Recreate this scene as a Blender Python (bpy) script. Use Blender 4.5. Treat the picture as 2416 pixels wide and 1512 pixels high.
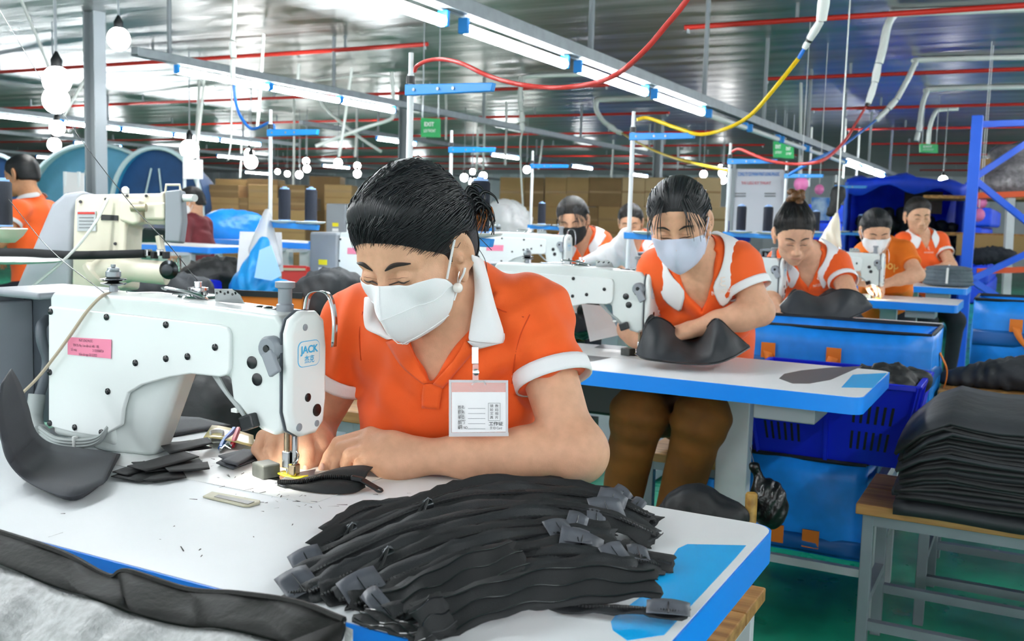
import bpy, bmesh, math, random
import numpy as np
from mathutils import Vector, Matrix
from mathutils.bvhtree import BVHTree

sc = bpy.context.scene
COL = sc.collection
for o in list(bpy.data.objects):
    bpy.data.objects.remove(o)

# ------------------------------------------------------------------ camera
F = 2350.0; CX, CY = 1208.0, 756.0; CAMZ = 1.16; TOP = 0.76
RW = np.array([[0.8845, 0.0728, -0.4609], [0.4658, -0.0791, 0.8813], [0.0277, -0.9942, -0.1039]])
u_, s_, v_ = np.linalg.svd(RW); RW = u_ @ v_
CAM = np.array([0.0, 0.0, CAMZ])
camd = bpy.data.cameras.new('camera'); cam = bpy.data.objects.new('camera', camd); COL.objects.link(cam)
camd.sensor_width = 36.0; camd.lens = F / 2416 * 36.0; camd.clip_start = 0.02; camd.clip_end = 200
M = Matrix.Identity(4)
for i in range(3):
    M[i][0] = RW[i][0]; M[i][1] = -RW[i][1]; M[i][2] = -RW[i][2]; M[i][3] = CAM[i]
cam.matrix_world = M
camd.dof.use_dof = True; camd.dof.focus_distance = 1.56; camd.dof.aperture_fstop = 9.5
sc.camera = cam

# ------------------------------------------------------------------ world (even fill light, let in where walls are left out) and exposure
w = bpy.data.worlds.new('world'); sc.world = w; w.use_nodes = True
bg = w.node_tree.nodes['Background']; bg.inputs[0].default_value = (0.93, 0.97, 1.0, 1); bg.inputs[1].default_value = 1.6
sc.view_settings.view_transform = 'Standard'; sc.view_settings.look = 'None'
sc.view_settings.gamma = 1.0; sc.view_settings.use_curve_mapping = False; sc.view_settings.exposure = 0.8
TUBE_POWER = 60.0
BULB_POWER = 30.0
sc.cycles.max_bounces = 4; sc.cycles.diffuse_bounces = 3; sc.cycles.glossy_bounces = 2
sc.cycles.use_adaptive_sampling = True; sc.cycles.adaptive_threshold = 0.18; sc.cycles.adaptive_min_samples = 16
sc.cycles.transmission_bounces = 2; sc.cycles.transparent_max_bounces = 5
sc.cycles.caustics_reflective = False; sc.cycles.caustics_refractive = False
sc.cycles.sample_clamp_indirect = 4.0; sc.cycles.use_denoising = True

# ------------------------------------------------------------------ placing
def V(*a): return np.array(a, dtype=float)
def dirw(px, py):
    d = RW @ np.array([(px - CX) / F, (py - CY) / F, 1.0]); return d
def at(px, py, d):            # point at camera depth d
    return CAM + dirw(px, py) * d
def on(px, py, z=TOP):        # point on a horizontal plane
    d = dirw(px, py); return CAM + d * ((z - CAMZ) / d[2])
def atY(px, py, Y):
    d = dirw(px, py); return CAM + d * (Y / d[1])
def atX(px, py, X):
    d = dirw(px, py); return CAM + d * (X / d[0])
def nrm(v):
    v = np.asarray(v, float); return v / max(1e-9, np.linalg.norm(v))

# ------------------------------------------------------------------ materials
def lin(h):
    if not isinstance(h, str): return tuple(h)
    h = h.lstrip('#'); r = []
    for i in (0, 2, 4):
        c = int(h[i:i + 2], 16) / 255
        r.append(c / 12.92 if c <= 0.04045 else ((c + 0.055) / 1.055) ** 2.4)
    return tuple(r)
MATS = {}
def mat(name, col, rough=0.5, metal=0.0, var=0.0, vscale=20.0, bump=0.0, bscale=200.0, col2=None, emit=0.0, alpha=1.0, trans=0.0,
        coat=0.0, sss=0.0, stretch=(1, 1, 1), wave=None, spec=0.5, sheen=0.0, rvar=0.0, detail=4.0):
    if name in MATS: return MATS[name]
    m = bpy.data.materials.new(name); m.use_nodes = True
    nt = m.node_tree; N = nt.nodes; L = nt.links; b = N['Principled BSDF']
    c = lin(col)
    b.inputs['Base Color'].default_value = (*c, 1); b.inputs['Roughness'].default_value = rough
    b.inputs['Metallic'].default_value = metal; b.inputs['Specular IOR Level'].default_value = spec
    if coat: b.inputs['Coat Weight'].default_value = coat; b.inputs['Coat Roughness'].default_value = 0.08
    if sss:
        b.inputs['Subsurface Weight'].default_value = sss; b.inputs['Subsurface Radius'].default_value = (0.012, 0.005, 0.003)
        b.inputs['Subsurface Scale'].default_value = 1.0
    if sheen: b.inputs['Sheen Weight'].default_value = sheen
    if trans: b.inputs['Transmission Weight'].default_value = trans
    if alpha < 1: b.inputs['Alpha'].default_value = alpha
    if emit:
        b.inputs['Emission Color'].default_value = (*c, 1); b.inputs['Emission Strength'].default_value = emit
    if var or bump or col2 or rvar:
        tc = N.new('ShaderNodeTexCoord'); mp = N.new('ShaderNodeMapping'); L.new(tc.outputs['Object'], mp.inputs[0])
        mp.inputs['Scale'].default_value = stretch
    if var or col2:
        no = N.new('ShaderNodeTexNoise'); no.inputs['Scale'].default_value = vscale; no.inputs['Detail'].default_value = detail
        L.new(mp.outputs[0], no.inputs['Vector'])
        mx = N.new('ShaderNodeMix'); mx.data_type = 'RGBA'
        c2 = lin(col2) if col2 else tuple(max(0, x * (1 - var)) for x in c)
        cr = N.new('ShaderNodeMapRange'); cr.inputs[1].default_value = 0.35; cr.inputs[2].default_value = 0.65
        L.new(no.outputs[0], cr.inputs[0]); L.new(cr.outputs[0], mx.inputs[0])
        mx.inputs[6].default_value = (*c, 1); mx.inputs[7].default_value = (*c2, 1)
        L.new(mx.outputs[2], b.inputs['Base Color'])
        if rvar:
            rr = N.new('ShaderNodeMapRange'); L.new(no.outputs[0], rr.inputs[0]); rr.inputs[1].default_value = .3; rr.inputs[2].default_value = .7
            rr.inputs[3].default_value = max(0, rough - rvar); rr.inputs[4].default_value = min(1, rough + rvar)
            L.new(rr.outputs[0], b.inputs['Roughness'])
    if bump:
        bn = N.new('ShaderNodeBump'); bn.inputs['Strength'].default_value = 1.0; bn.inputs['Distance'].default_value = bump
        if wave:
            wv = N.new('ShaderNodeTexWave'); wv.inputs['Scale'].default_value = bscale; wv.bands_direction = wave
            wv.inputs['Distortion'].default_value = 1.0
            L.new(mp.outputs[0], wv.inputs['Vector']); L.new(wv.outputs['Fac'], bn.inputs['Height'])
        else:
            n2 = N.new('ShaderNodeTexNoise'); n2.inputs['Scale'].default_value = bscale; n2.inputs['Detail'].default_value = 3
            L.new(mp.outputs[0], n2.inputs['Vector']); L.new(n2.outputs[0], bn.inputs['Height'])
        L.new(bn.outputs[0], b.inputs['Normal'])
    MATS[name] = m
    return m

# ------------------------------------------------------------------ meshes and objects
def frame(z, up=(0, 0, 1)):
    z = nrm(z); up = np.asarray(up, float)
    if abs(np.dot(z, up)) > 0.98: up = V(1, 0, 0)
    x = nrm(np.cross(up, z)); y = np.cross(z, x); return x, y, z
def smooth_path(pts, n=8):
    pts = [np.asarray(p, float) for p in pts]
    if len(pts) < 3: return pts
    out = []; P = [2 * pts[0] - pts[1]] + pts + [2 * pts[-1] - pts[-2]]
    for i in range(1, len(P) - 2):
        a, b, c, d = P[i - 1], P[i], P[i + 1], P[i + 2]
        for k in range(n):
            t = k / n
            out.append(0.5 * (2 * b + (c - a) * t + (2 * a - 5 * b + 4 * c - d) * t * t + (3 * b - a - 3 * c + d) * t ** 3))
    out.append(pts[-1]); return out
class MB:
    def __init__(s): s.v = []; s.f = []; s.m = []; s.mi = 0
    def add(s, vs, fs):
        o = len(s.v); s.v += [tuple(map(float, p)) for p in vs]
        for f in fs: s.f.append(tuple(o + i for i in f)); s.m.append(s.mi)
        return s
    def box(s, c, size, ax=None):
        c = np.asarray(c, float); hx, hy, hz = [x / 2 for x in size]
        X, Y, Z = ax if ax is not None else (V(1, 0, 0), V(0, 1, 0), V(0, 0, 1))
        vs = [c + X * (hx * i) + Y * (hy * j) + Z * (hz * k) for k in (-1, 1) for j in (-1, 1) for i in (-1, 1)]
        return s.add(vs, [(0, 2, 3, 1), (4, 5, 7, 6), (0, 1, 5, 4), (2, 6, 7, 3), (0, 4, 6, 2), (1, 3, 7, 5)])
    def bar(s, a, b, w, t, up=(0, 0, 1)):
        a = np.asarray(a, float); b = np.asarray(b, float); x, y, z = frame(b - a, up)
        return s.box((a + b) / 2, (w, t, np.linalg.norm(b - a)), (x, y, z))
    def tube(s, path, r, seg=8, cap=True, flat=1.0, up=(0, 0, 1)):
        path = [np.asarray(p, float) for p in path]; n = len(path)
        rs = r if hasattr(r, '__len__') else [r] * n
        vs = []; prev = None
        for i, p in enumerate(path):
            t = nrm(path[min(i + 1, n - 1)] - path[max(i - 1, 0)])
            if prev is None: x, y, _ = frame(t, up)
            else:
                x = nrm(prev - t * np.dot(prev, t)); y = np.cross(t, x)
            prev = x
            for k in range(seg):
                a = 2 * math.pi * k / seg
                vs.append(p + (x * math.cos(a) + y * (flat * math.sin(a))) * rs[i])
        fs = [(i * seg + k, i * seg + (k + 1) % seg, (i + 1) * seg + (k + 1) % seg, (i + 1) * seg + k) for i in range(n - 1) for k in range(seg)]
        if cap: fs += [tuple(range(seg))[::-1], tuple((n - 1) * seg + k for k in range(seg))]
        return s.add(vs, fs)
    def lathe(s, c, prof, seg=16, axis=(0, 0, 1), up=(0, 1, 0)):   # prof: (radius, height)
        c = np.asarray(c, float); x, y, z = frame(axis, up); vs = []
        for r, h in prof:
            for k in range(seg):
                a = 2 * math.pi * k / seg; vs.append(c + z * h + (x * math.cos(a) + y * math.sin(a)) * max(r, 1e-5))
        n = len(prof)
        fs = [(i * seg + k, i * seg + (k + 1) % seg, (i + 1) * seg + (k + 1) % seg, (i + 1) * seg + k) for i in range(n - 1) for k in range(seg)]
        fs += [tuple(range(seg))[::-1], tuple((n - 1) * seg + k for k in range(seg))]
        return s.add(vs, fs)
    def prism(s, pts, off):          # polygon of 3D points extruded by a vector
        pts = [np.asarray(p, float) for p in pts]; n = len(pts); off = np.asarray(off, float)
        nn = np.zeros(3)
        for i in range(n): nn += np.cross(pts[i], pts[(i + 1) % n])
        if np.dot(nn, off) > 0: pts = pts[::-1]
        vs = pts + [p + off for p in pts]
        return s.add(vs, [tuple(range(n)), tuple(range(2 * n - 1, n - 1, -1))] + [(i, n + i, n + (i + 1) % n, (i + 1) % n) for i in range(n)])
    def sheet(s, G):                  # grid of points
        r, c = len(G), len(G[0]); vs = [p for row in G for p in row]
        return s.add(vs, [(i * c + j, i * c + j + 1, (i + 1) * c + j + 1, (i + 1) * c + j) for i in range(r - 1) for j in range(c - 1)])
    def ball(s, c, r, seg=16, rings=10):
        c = np.asarray(c, float); r = r if hasattr(r, '__len__') else (r, r, r); vs = []
        for i in range(rings + 1):
            t = math.pi * i / rings
            for k in range(seg):
                a = 2 * math.pi * k / seg
                vs.append(c + V(r[0] * math.sin(t) * math.cos(a), r[1] * math.sin(t) * math.sin(a), r[2] * math.cos(t)))
        return s.add(vs, [((i + 1) * seg + k, (i + 1) * seg + (k + 1) % seg, i * seg + (k + 1) % seg, i * seg + k) for i in range(rings) for k in range(seg)])
    def build(s, name, material, parent=None, smooth=False, bevel=0.0, solid=0.0, sub=0, bseg=2, angle=35):
        me = bpy.data.meshes.new(name); me.from_pydata(s.v, [], s.f)
        ml = material if isinstance(material, (list, tuple)) else [material]
        for m in ml: me.materials.append(m)
        if len(ml) > 1: me.polygons.foreach_set('material_index', s.m)
        me.validate(); me.update()
        bm = bmesh.new(); bm.from_mesh(me); bmesh.ops.remove_doubles(bm, verts=bm.verts, dist=1e-6)
        bmesh.ops.recalc_face_normals(bm, faces=bm.faces); bm.to_mesh(me); bm.free()
        return link(name, me, parent, smooth, bevel, solid, sub, bseg, angle)
def link(name, me, parent=None, smooth=False, bevel=0.0, solid=0.0, sub=0, bseg=2, angle=35):
    o = bpy.data.objects.new(name, me); COL.objects.link(o)
    if parent is not None: setpar(o, parent)
    if smooth:
        me.polygons.foreach_set('use_smooth', [True] * len(me.polygons))
        if smooth != 'all': me.set_sharp_from_angle(angle=math.radians(45))
    if solid:
        md = o.modifiers.new('s', 'SOLIDIFY'); md.thickness = solid; md.offset = 0
    if bevel:
        md = o.modifiers.new('b', 'BEVEL'); md.width = bevel; md.segments = bseg; md.limit_method = 'ANGLE'; md.angle_limit = math.radians(angle)
        me.polygons.foreach_set('use_smooth', [True] * len(me.polygons)); md.harden_normals = True
    if sub:
        md = o.modifiers.new('u', 'SUBSURF'); md.levels = sub; md.render_levels = sub
    return o
def setpar(o, p):
    o.parent = p
    if p.parent is None and p.type == 'EMPTY': o.matrix_parent_inverse = p.matrix_basis.inverted()
def tag(o, label=None, cat=None, group=None, kind=None):
    if label: o['label'] = label
    if cat: o['category'] = cat
    if group: o['group'] = group
    if kind: o['kind'] = kind
    return o
def thing(name, label, cat, loc=(0, 0, 0), group=None, rz=0.0):
    o = bpy.data.objects.new(name, None); COL.objects.link(o); o.empty_display_size = 0.05
    o.location = tuple(map(float, loc)); o.rotation_euler = (0, 0, rz)
    return tag(o, label, cat, group)
def kids(o): return [x for x in bpy.data.objects if x.parent is o]
def copy_tree(o, parent=None, ch=None):
    c = o.copy(); COL.objects.link(c)
    if parent is not None:
        m = o.matrix_parent_inverse.copy(); c.parent = parent; c.matrix_parent_inverse = m
    for k in kids(o): copy_tree(k, c)
    return c
def place(src, loc, rz=0.0, label=None, group=None, scale=None):
    c = copy_tree(src); c.location = tuple(map(float, loc)); c.rotation_euler = (0, 0, rz)
    if scale: c.scale = (scale,) * 3
    if label: c['label'] = label
    if group: c['group'] = group
    return c
def struct(o): o['kind'] = 'structure'; return o
def text(name, body, origin, xdir, ydir, size, material, parent, fit=None, align='CENTER', lift=0.0006, bold=0.0):
    cu = bpy.data.curves.new(name, 'FONT'); cu.body = body; cu.size = 1.0; cu.align_x = align; cu.align_y = 'CENTER'
    cu.resolution_u = 3; cu.offset = bold
    t = bpy.data.objects.new(name, cu); COL.objects.link(t)
    dg = bpy.context.evaluated_depsgraph_get(); me = bpy.data.meshes.new_from_object(t.evaluated_get(dg))
    bpy.data.objects.remove(t)
    n = len(me.vertices); co = np.empty(n * 3); me.vertices.foreach_get('co', co); co = co.reshape(-1, 3)
    sx = size
    if fit: sx = fit / max(1e-6, co[:, 0].max() - co[:, 0].min())
    x = nrm(xdir); z = nrm(np.cross(x, nrm(ydir))); y = np.cross(z, x)
    w3 = np.asarray(origin, float) + np.outer(co[:, 0] * sx, x) + np.outer(co[:, 1] * size, y) + z * lift
    me.vertices.foreach_set('co', w3.ravel()); me.materials.clear(); me.materials.append(material); me.update()
    return link(name, me, parent)

# ------------------------------------------------------------------ organic shapes: a signed distance grid skinned with surface nets
class SDF:
    def __init__(s, lo, hi, h):
        s.lo = np.asarray(lo, float); s.h = h
        s.n = np.ceil((np.asarray(hi, float) - s.lo) / h).astype(int) + 1
        s.D = np.full(tuple(s.n), 0.5, np.float32)
        s.ax = [(s.lo[i] + np.arange(s.n[i]) * h).astype(np.float32) for i in range(3)]
    def _sl(s, lo, hi):
        a = np.clip(np.floor((np.asarray(lo) - s.lo) / s.h).astype(int), 0, s.n); b = np.clip(np.ceil((np.asarray(hi) - s.lo) / s.h).astype(int) + 1, 0, s.n)
        if np.any(b <= a): return None
        sl = tuple(slice(a[i], b[i]) for i in range(3))
        X = s.ax[0][sl[0]][:, None, None]; Y = s.ax[1][sl[1]][None, :, None]; Z = s.ax[2][sl[2]][None, None, :]
        return sl, X, Y, Z
    def op(s, fn, lo, hi, k, sub=False):
        q = s._sl(np.asarray(lo) - k - 2 * s.h, np.asarray(hi) + k + 2 * s.h)
        if q is None: return
        sl, X, Y, Z = q; d = fn(X, Y, Z); D = s.D[sl]
        if sub:
            d = -d; hh = np.maximum(k - np.abs(D - d), 0) / k; s.D[sl] = np.maximum(D, d) + hh * hh * k * 0.25
        else:
            hh = np.maximum(k - np.abs(D - d), 0) / k; s.D[sl] = np.minimum(D, d) - hh * hh * k * 0.25
    def ell(s, c, r, rot=None, k=0.01, sub=False):
        c = np.asarray(c, float); r = np.asarray(r, float); m = r.max() if rot is not None else r
        Rm = np.eye(3) if rot is None else np.asarray(rot)      # columns: local axes in world
        def fn(X, Y, Z):
            x, y, z = X - c[0], Y - c[1], Z - c[2]
            a = (x * Rm[0, 0] + y * Rm[1, 0] + z * Rm[2, 0]) / r[0]; b = (x * Rm[0, 1] + y * Rm[1, 1] + z * Rm[2, 1]) / r[1]
            e = (x * Rm[0, 2] + y * Rm[1, 2] + z * Rm[2, 2]) / r[2]
            k0 = np.sqrt(a * a + b * b + e * e) + 1e-6; k1 = np.sqrt((a / r[0]) ** 2 + (b / r[1]) ** 2 + (e / r[2]) ** 2) + 1e-6
            return k0 * (k0 - 1) / k1
        s.op(fn, c - m, c + m, k, sub)
    def cap(s, a, b, ra, rb=None, k=0.01, sub=False, flat=None):
        a = np.asarray(a, float); b = np.asarray(b, float); rb = ra if rb is None else rb; ba = b - a; L2 = max(1e-9, ba @ ba)
        m = max(ra, rb) * (1.0 if flat is None else max(1.0, 1 / flat[1]))
        def fn(X, Y, Z):
            x, y, z = X - a[0], Y - a[1], Z - a[2]
            t = np.clip((x * ba[0] + y * ba[1] + z * ba[2]) / L2, 0, 1)
            x, y, z = x - ba[0] * t, y - ba[1] * t, z - ba[2] * t
            if flat is not None:                                   # flat = (axis, factor): thinner or wider along an axis
                n, fk = flat; q = x * n[0] + y * n[1] + z * n[2]; g = q * (fk - 1)
                x, y, z = x + n[0] * g, y + n[1] * g, z + n[2] * g
            return np.sqrt(x * x + y * y + z * z) - (ra + (rb - ra) * t)
        s.op(fn, np.minimum(a, b) - m, np.maximum(a, b) + m, k, sub)
    def chain(s, pts, rs, k=0.01, **kw):
        for i in range(len(pts) - 1): s.cap(pts[i], pts[i + 1], rs[i], rs[i + 1], k, **kw)
    def plane(s, p, n, k=0.004, lo=None, hi=None):                 # cut away what lies on the +n side
        p = np.asarray(p, float); n = nrm(n)
        lo = s.lo if lo is None else lo; hi = s.lo + (s.n - 1) * s.h if hi is None else hi
        s.op(lambda X, Y, Z: -((X - p[0]) * n[0] + (Y - p[1]) * n[1] + (Z - p[2]) * n[2]), lo, hi, k, True)
    def wedge(s, planes, lo, hi, k=0.004):                          # cut away where every plane is on its +n side
        def fn(X, Y, Z):
            d = None
            for p, n in planes:
                n = nrm(n); e = -((X - p[0]) * n[0] + (Y - p[1]) * n[1] + (Z - p[2]) * n[2])
                d = e if d is None else np.maximum(d, e)
            return d
        s.op(fn, lo, hi, k, True)
    def mesh(s, name, relax=1, whole=False):
        D = s.D; I = D < 0; n = s.n
        S = np.zeros(tuple(n - 1), np.uint8)
        for dx in (0, 1):
            for dy in (0, 1):
                for dz in (0, 1): S += I[dx:n[0] - 1 + dx, dy:n[1] - 1 + dy, dz:n[2] - 1 + dz]
        act = np.argwhere((S > 0) & (S < 8)); m = n - 1
        flat = (act[:, 0] * m[1] + act[:, 1]) * m[2] + act[:, 2]
        P = np.zeros((len(act), 3)); W = np.zeros(len(act))
        cs = [(i, j, k) for i in (0, 1) for j in (0, 1) for k in (0, 1)]
        for a in cs:
            for ax in range(3):
                if a[ax]: continue
                b = list(a); b[ax] = 1
                da = D[act[:, 0] + a[0], act[:, 1] + a[1], act[:, 2] + a[2]].astype(float); db = D[act[:, 0] + b[0], act[:, 1] + b[1], act[:, 2] + b[2]].astype(float)
                cr = (da < 0) != (db < 0); t = np.where(cr, da / np.where(cr, da - db, 1), 0)
                p = np.tile(np.array(a, float), (len(act), 1)); p[:, ax] += t
                P += p * cr[:, None]; W += cr
        P = (act + P / W[:, None]) * s.h + s.lo
        Q = []
        for ax in range(3):
            o1, o2 = [(1, 2), (2, 0), (0, 1)][ax]
            sl0 = [slice(None)] * 3; sl1 = [slice(None)] * 3; sl0[ax] = slice(0, n[ax] - 1); sl1[ax] = slice(1, n[ax])
            E = np.argwhere(I[tuple(sl0)] != I[tuple(sl1)])
            ok = (E[:, o1] > 0) & (E[:, o2] > 0) & (E[:, o1] < m[o1]) & (E[:, o2] < m[o2]); E = E[ok]
            ins = I[E[:, 0], E[:, 1], E[:, 2]]; q = []
            for d1, d2 in ((0, 0), (1, 0), (1, 1), (0, 1)):
                c = E.copy(); c[:, o1] -= d1; c[:, o2] -= d2
                q.append(np.searchsorted(flat, (c[:, 0] * m[1] + c[:, 1]) * m[2] + c[:, 2]))
            q = np.stack(q, 1); q[~ins] = q[~ins][:, ::-1]; Q.append(q)
        Q = np.concatenate(Q)
        for _ in range(relax):
            acc = np.zeros_like(P); cnt = np.zeros(len(P))
            for i in range(4):
                np.add.at(acc, Q[:, i], P[Q[:, (i + 1) % 4]]); np.add.at(cnt, Q[:, i], 1)
            P = P * 0.5 + acc / np.maximum(cnt, 1)[:, None] * 0.5
        if whole:                      # keep only the largest connected piece
            lab = np.arange(len(P))
            for _ in range(400):
                m_ = lab[Q].min(1); new = lab.copy()
                for i in range(4): np.minimum.at(new, Q[:, i], m_); np.minimum.at(new, lab[Q[:, i]], m_)
                new = new[new]; new = new[new]
                if np.array_equal(new, lab): break
                lab = new
            u, c = np.unique(lab, return_counts=True); k = lab == u[c.argmax()]; idx = np.cumsum(k) - 1; Q = idx[Q[k[Q[:, 0]]]]; P = P[k]
        return np_mesh(name, P, Q)
def np_mesh(name, P, Q):
    me = bpy.data.meshes.new(name); me.vertices.add(len(P)); me.vertices.foreach_set('co', P.astype(np.float32).ravel())
    k = Q.shape[1]
    me.loops.add(len(Q) * k); me.loops.foreach_set('vertex_index', Q.astype(np.int32).ravel())
    me.polygons.add(len(Q)); me.polygons.foreach_set('loop_start', np.arange(0, len(Q) * k, k, dtype=np.int32))
    me.polygons.foreach_set('loop_total', np.full(len(Q), k, np.int32))
    me.update(calc_edges=True); me.polygons.foreach_set('use_smooth', [True] * len(Q))
    return me
def bvh_of(me):
    return BVHTree.FromPolygons([v.co.copy() for v in me.vertices], [tuple(p.vertices) for p in me.polygons])
def cast(bvh, px, py, lift=0.0, dmin=0.1):      # where the sight line through a pixel meets a surface (a design-time measurement)
    d = Vector(nrm(dirw(px, py))); h = bvh.ray_cast(Vector(CAM) + d * dmin, d)
    if h[0] is None: return None, None
    return np.array(h[0]) + np.array(h[1]) * lift, np.array(h[1])
rnd = random.Random(7)
def rr(a, b): return rnd.uniform(a, b)
# ================================================================== the hall
def node_mat(name):
    m = bpy.data.materials.new(name); m.use_nodes = True; return m, m.node_tree.nodes, m.node_tree.links, m.node_tree.nodes['Principled BSDF']
def foil_material():
    m, N, L, b = node_mat('wrinkled_foil')
    b.inputs['Metallic'].default_value = 0.93; b.inputs['Base Color'].default_value = (0.37, 0.39, 0.395, 1)
    tc = N.new('ShaderNodeTexCoord')
    mp = N.new('ShaderNodeMapping'); mp.inputs['Scale'].default_value = (0.42, 2.6, 1); L.new(tc.outputs['Object'], mp.inputs[0])
    n1 = N.new('ShaderNodeTexNoise'); n1.inputs['Scale'].default_value = 1.1; n1.inputs['Detail'].default_value = 3.5; L.new(mp.outputs[0], n1.inputs['Vector'])
    mp2 = N.new('ShaderNodeMapping'); mp2.inputs['Scale'].default_value = (1.2, 1.2, 1); L.new(tc.outputs['Object'], mp2.inputs[0])
    wv = N.new('ShaderNodeTexWave'); wv.bands_direction = 'Y'; wv.inputs['Scale'].default_value = 0.55; wv.inputs['Distortion'].default_value = 1.5; wv.inputs['Detail'].default_value = 1
    L.new(mp2.outputs[0], wv.inputs['Vector'])
    ad = N.new('ShaderNodeMath'); ad.operation = 'MULTIPLY_ADD'; ad.inputs[1].default_value = 0.25; L.new(wv.outputs['Fac'], ad.inputs[0]); L.new(n1.outputs[0], ad.inputs[2])
    bn = N.new('ShaderNodeBump'); bn.inputs['Distance'].default_value = 0.05; bn.inputs['Strength'].default_value = 0.75
    L.new(ad.outputs[0], bn.inputs['Height']); L.new(bn.outputs[0], b.inputs['Normal'])
    mr = N.new('ShaderNodeMapRange'); mr.inputs[3].default_value = 0.26; mr.inputs[4].default_value = 0.46; L.new(n1.outputs[0], mr.inputs[0]); L.new(mr.outputs[0], b.inputs['Roughness'])
    return m
def floor_material():
    m, N, L, b = node_mat('green_epoxy')
    tc = N.new('ShaderNodeTexCoord'); n1 = N.new('ShaderNodeTexNoise'); n1.inputs['Scale'].default_value = 2.2; n1.inputs['Detail'].default_value = 6
    L.new(tc.outputs['Object'], n1.inputs['Vector'])
    cr = N.new('ShaderNodeValToRGB'); cr.color_ramp.elements[0].position = 0.32; cr.color_ramp.elements[0].color = (*lin('#0d7357'), 1)
    cr.color_ramp.elements[1].position = 0.7; cr.color_ramp.elements[1].color = (*lin('#2cbf90'), 1)
    L.new(n1.outputs[0], cr.inputs[0]); L.new(cr.outputs[0], b.inputs['Base Color'])
    b.inputs['Roughness'].default_value = 0.28
    n2 = N.new('ShaderNodeTexNoise'); n2.inputs['Scale'].default_value = 9; L.new(tc.outputs['Object'], n2.inputs['Vector'])
    mr = N.new('ShaderNodeMapRange'); mr.inputs[3].default_value = 0.15; mr.inputs[4].default_value = 0.5; L.new(n2.outputs[0], mr.inputs[0]); L.new(mr.outputs[0], b.inputs['Roughness'])
    return m
CEIL = 2.86
FOIL = foil_material()
struct(MB().box((-14, 15, -0.05), (52, 42, 0.1)).build('floor', floor_material()))
struct(MB().box((-14, 15, CEIL + 0.05), (52, 42, 0.1)).build('ceiling', FOIL))
WALL = mat('grey_wall_sheet', '#dfe8f0', 0.5, 0.0, var=0.15, vscale=1.5)
wb = struct(MB().box((-14, 36.05, CEIL / 2), (52, 0.1, CEIL)).build('wall_back', WALL))
wl = struct(MB().box((-40.05, 15, CEIL / 2), (0.1, 42, CEIL)).build('wall_left', WALL))
RIB = mat('pale_wall_rib', '#eef4fa', 0.5)
rib = MB().box((0, 0, 0), (0.35, 0.06, CEIL)).build('cladding_rib', RIB, wb)
rib.location = (-39.6, 35.97, CEIL / 2)
for i in range(1, 40):
    c = rib.copy(); COL.objects.link(c); c.location = (-39.6 + i * 1.15, 35.97, CEIL / 2)
for i in range(30):
    c = rib.copy(); COL.objects.link(c); c.parent = wl; c.rotation_euler = (0, 0, math.pi / 2); c.location = (-39.97, -4 + i * 1.25, CEIL / 2)

STEEL = mat('galvanised_steel', '#9aa3a8', 0.42, 0.6, var=0.15, vscale=12)
GREYP = mat('grey_paint', '#8f979d', 0.45)
WHITEP = mat('white_plastic', '#e6eae8', 0.4)
PVC = mat('white_pvc', '#dde2df', 0.35)
BLUEP = mat('blue_plastic', '#1590e8', 0.38)
BLACKP = mat('black_plastic', '#15171a', 0.4)
REDP = mat('red_pipe_paint', '#c3281c', 0.4)
TUBE = mat('tube_glow', (0.95, 0.985, 1.0), 0.4, emit=TUBE_POWER)
BULB = mat('bulb_glow', (1.0, 0.98, 0.95), 0.4, emit=BULB_POWER)

# columns
def column(x, y, label):
    t = thing('steel_column', label, 'column', (x, y, 0))
    MB().box((x, y, CEIL / 2), (0.12, 0.02, CEIL)).build('web', GREYP, t)
    for s in (-1, 1): MB().box((x + s * 0.06, y, CEIL / 2), (0.016, 0.13, CEIL)).build('flange', GREYP, t)
    MB().box((x, y, 0.01), (0.3, 0.3, 0.02)).build('base_plate', GREYP, t)
q = at(228, 430, 9.0); column(q[0], q[1], 'tall grey steel column in front of the teal tents')
q = at(955, 350, 14.0); column(q[0], q[1], 'dark slim steel column behind the nearest thread stand pole')
q = at(1552, 380, 17.0); column(q[0], q[1], 'slim far steel column above the cardboard box wall')

# red sprinkler pipes across the ceiling
PZ = 2.73
def pipe(x0, x1, y, label, end=None):
    t = thing('ceiling_pipe', label, 'pipe', ((x0 + x1) / 2, y, PZ), 'red pipes under the foil ceiling')
    MB().tube([(x0, y, PZ), (x1, y, PZ)], 0.021, 10).build('pipe_run', REDP, t, True)
    if end is not None: MB().lathe((end, y, PZ - 0.05), [(0.014, 0), (0.012, 0.03), (0.02, 0.05)], 10).build('nozzle', STEEL, t, True)
    x = x0 + 0.9
    while x < x1 - 0.2:
        MB().box((x, y, (PZ + CEIL) / 2), (0.025, 0.012, CEIL - PZ)).build('hanger', STEEL, t); x += 2.6
    return t
names = ['nearest', 'second', 'third', 'fourth', 'fifth', 'sixth', 'seventh', 'eighth']
for i, (y, xl, xr) in enumerate([(8.0, -5.15, -2.67), (11.1, -4.6, -2.77), (14.15, -4.9, -2.87), (17.2, -5, -2.9), (20.3, -5, -3), (23.4, -5, -3), (26.5, -5, -3), (29.6, -5, -3)]):
    pipe(-34 if i else -20, xl, y, names[i] + ' red ceiling pipe from the front on the left half', xl - 0.03)
    pipe(xr, 8, y, names[i] + ' red ceiling pipe from the front on the right half', xr + 0.03)

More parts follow.
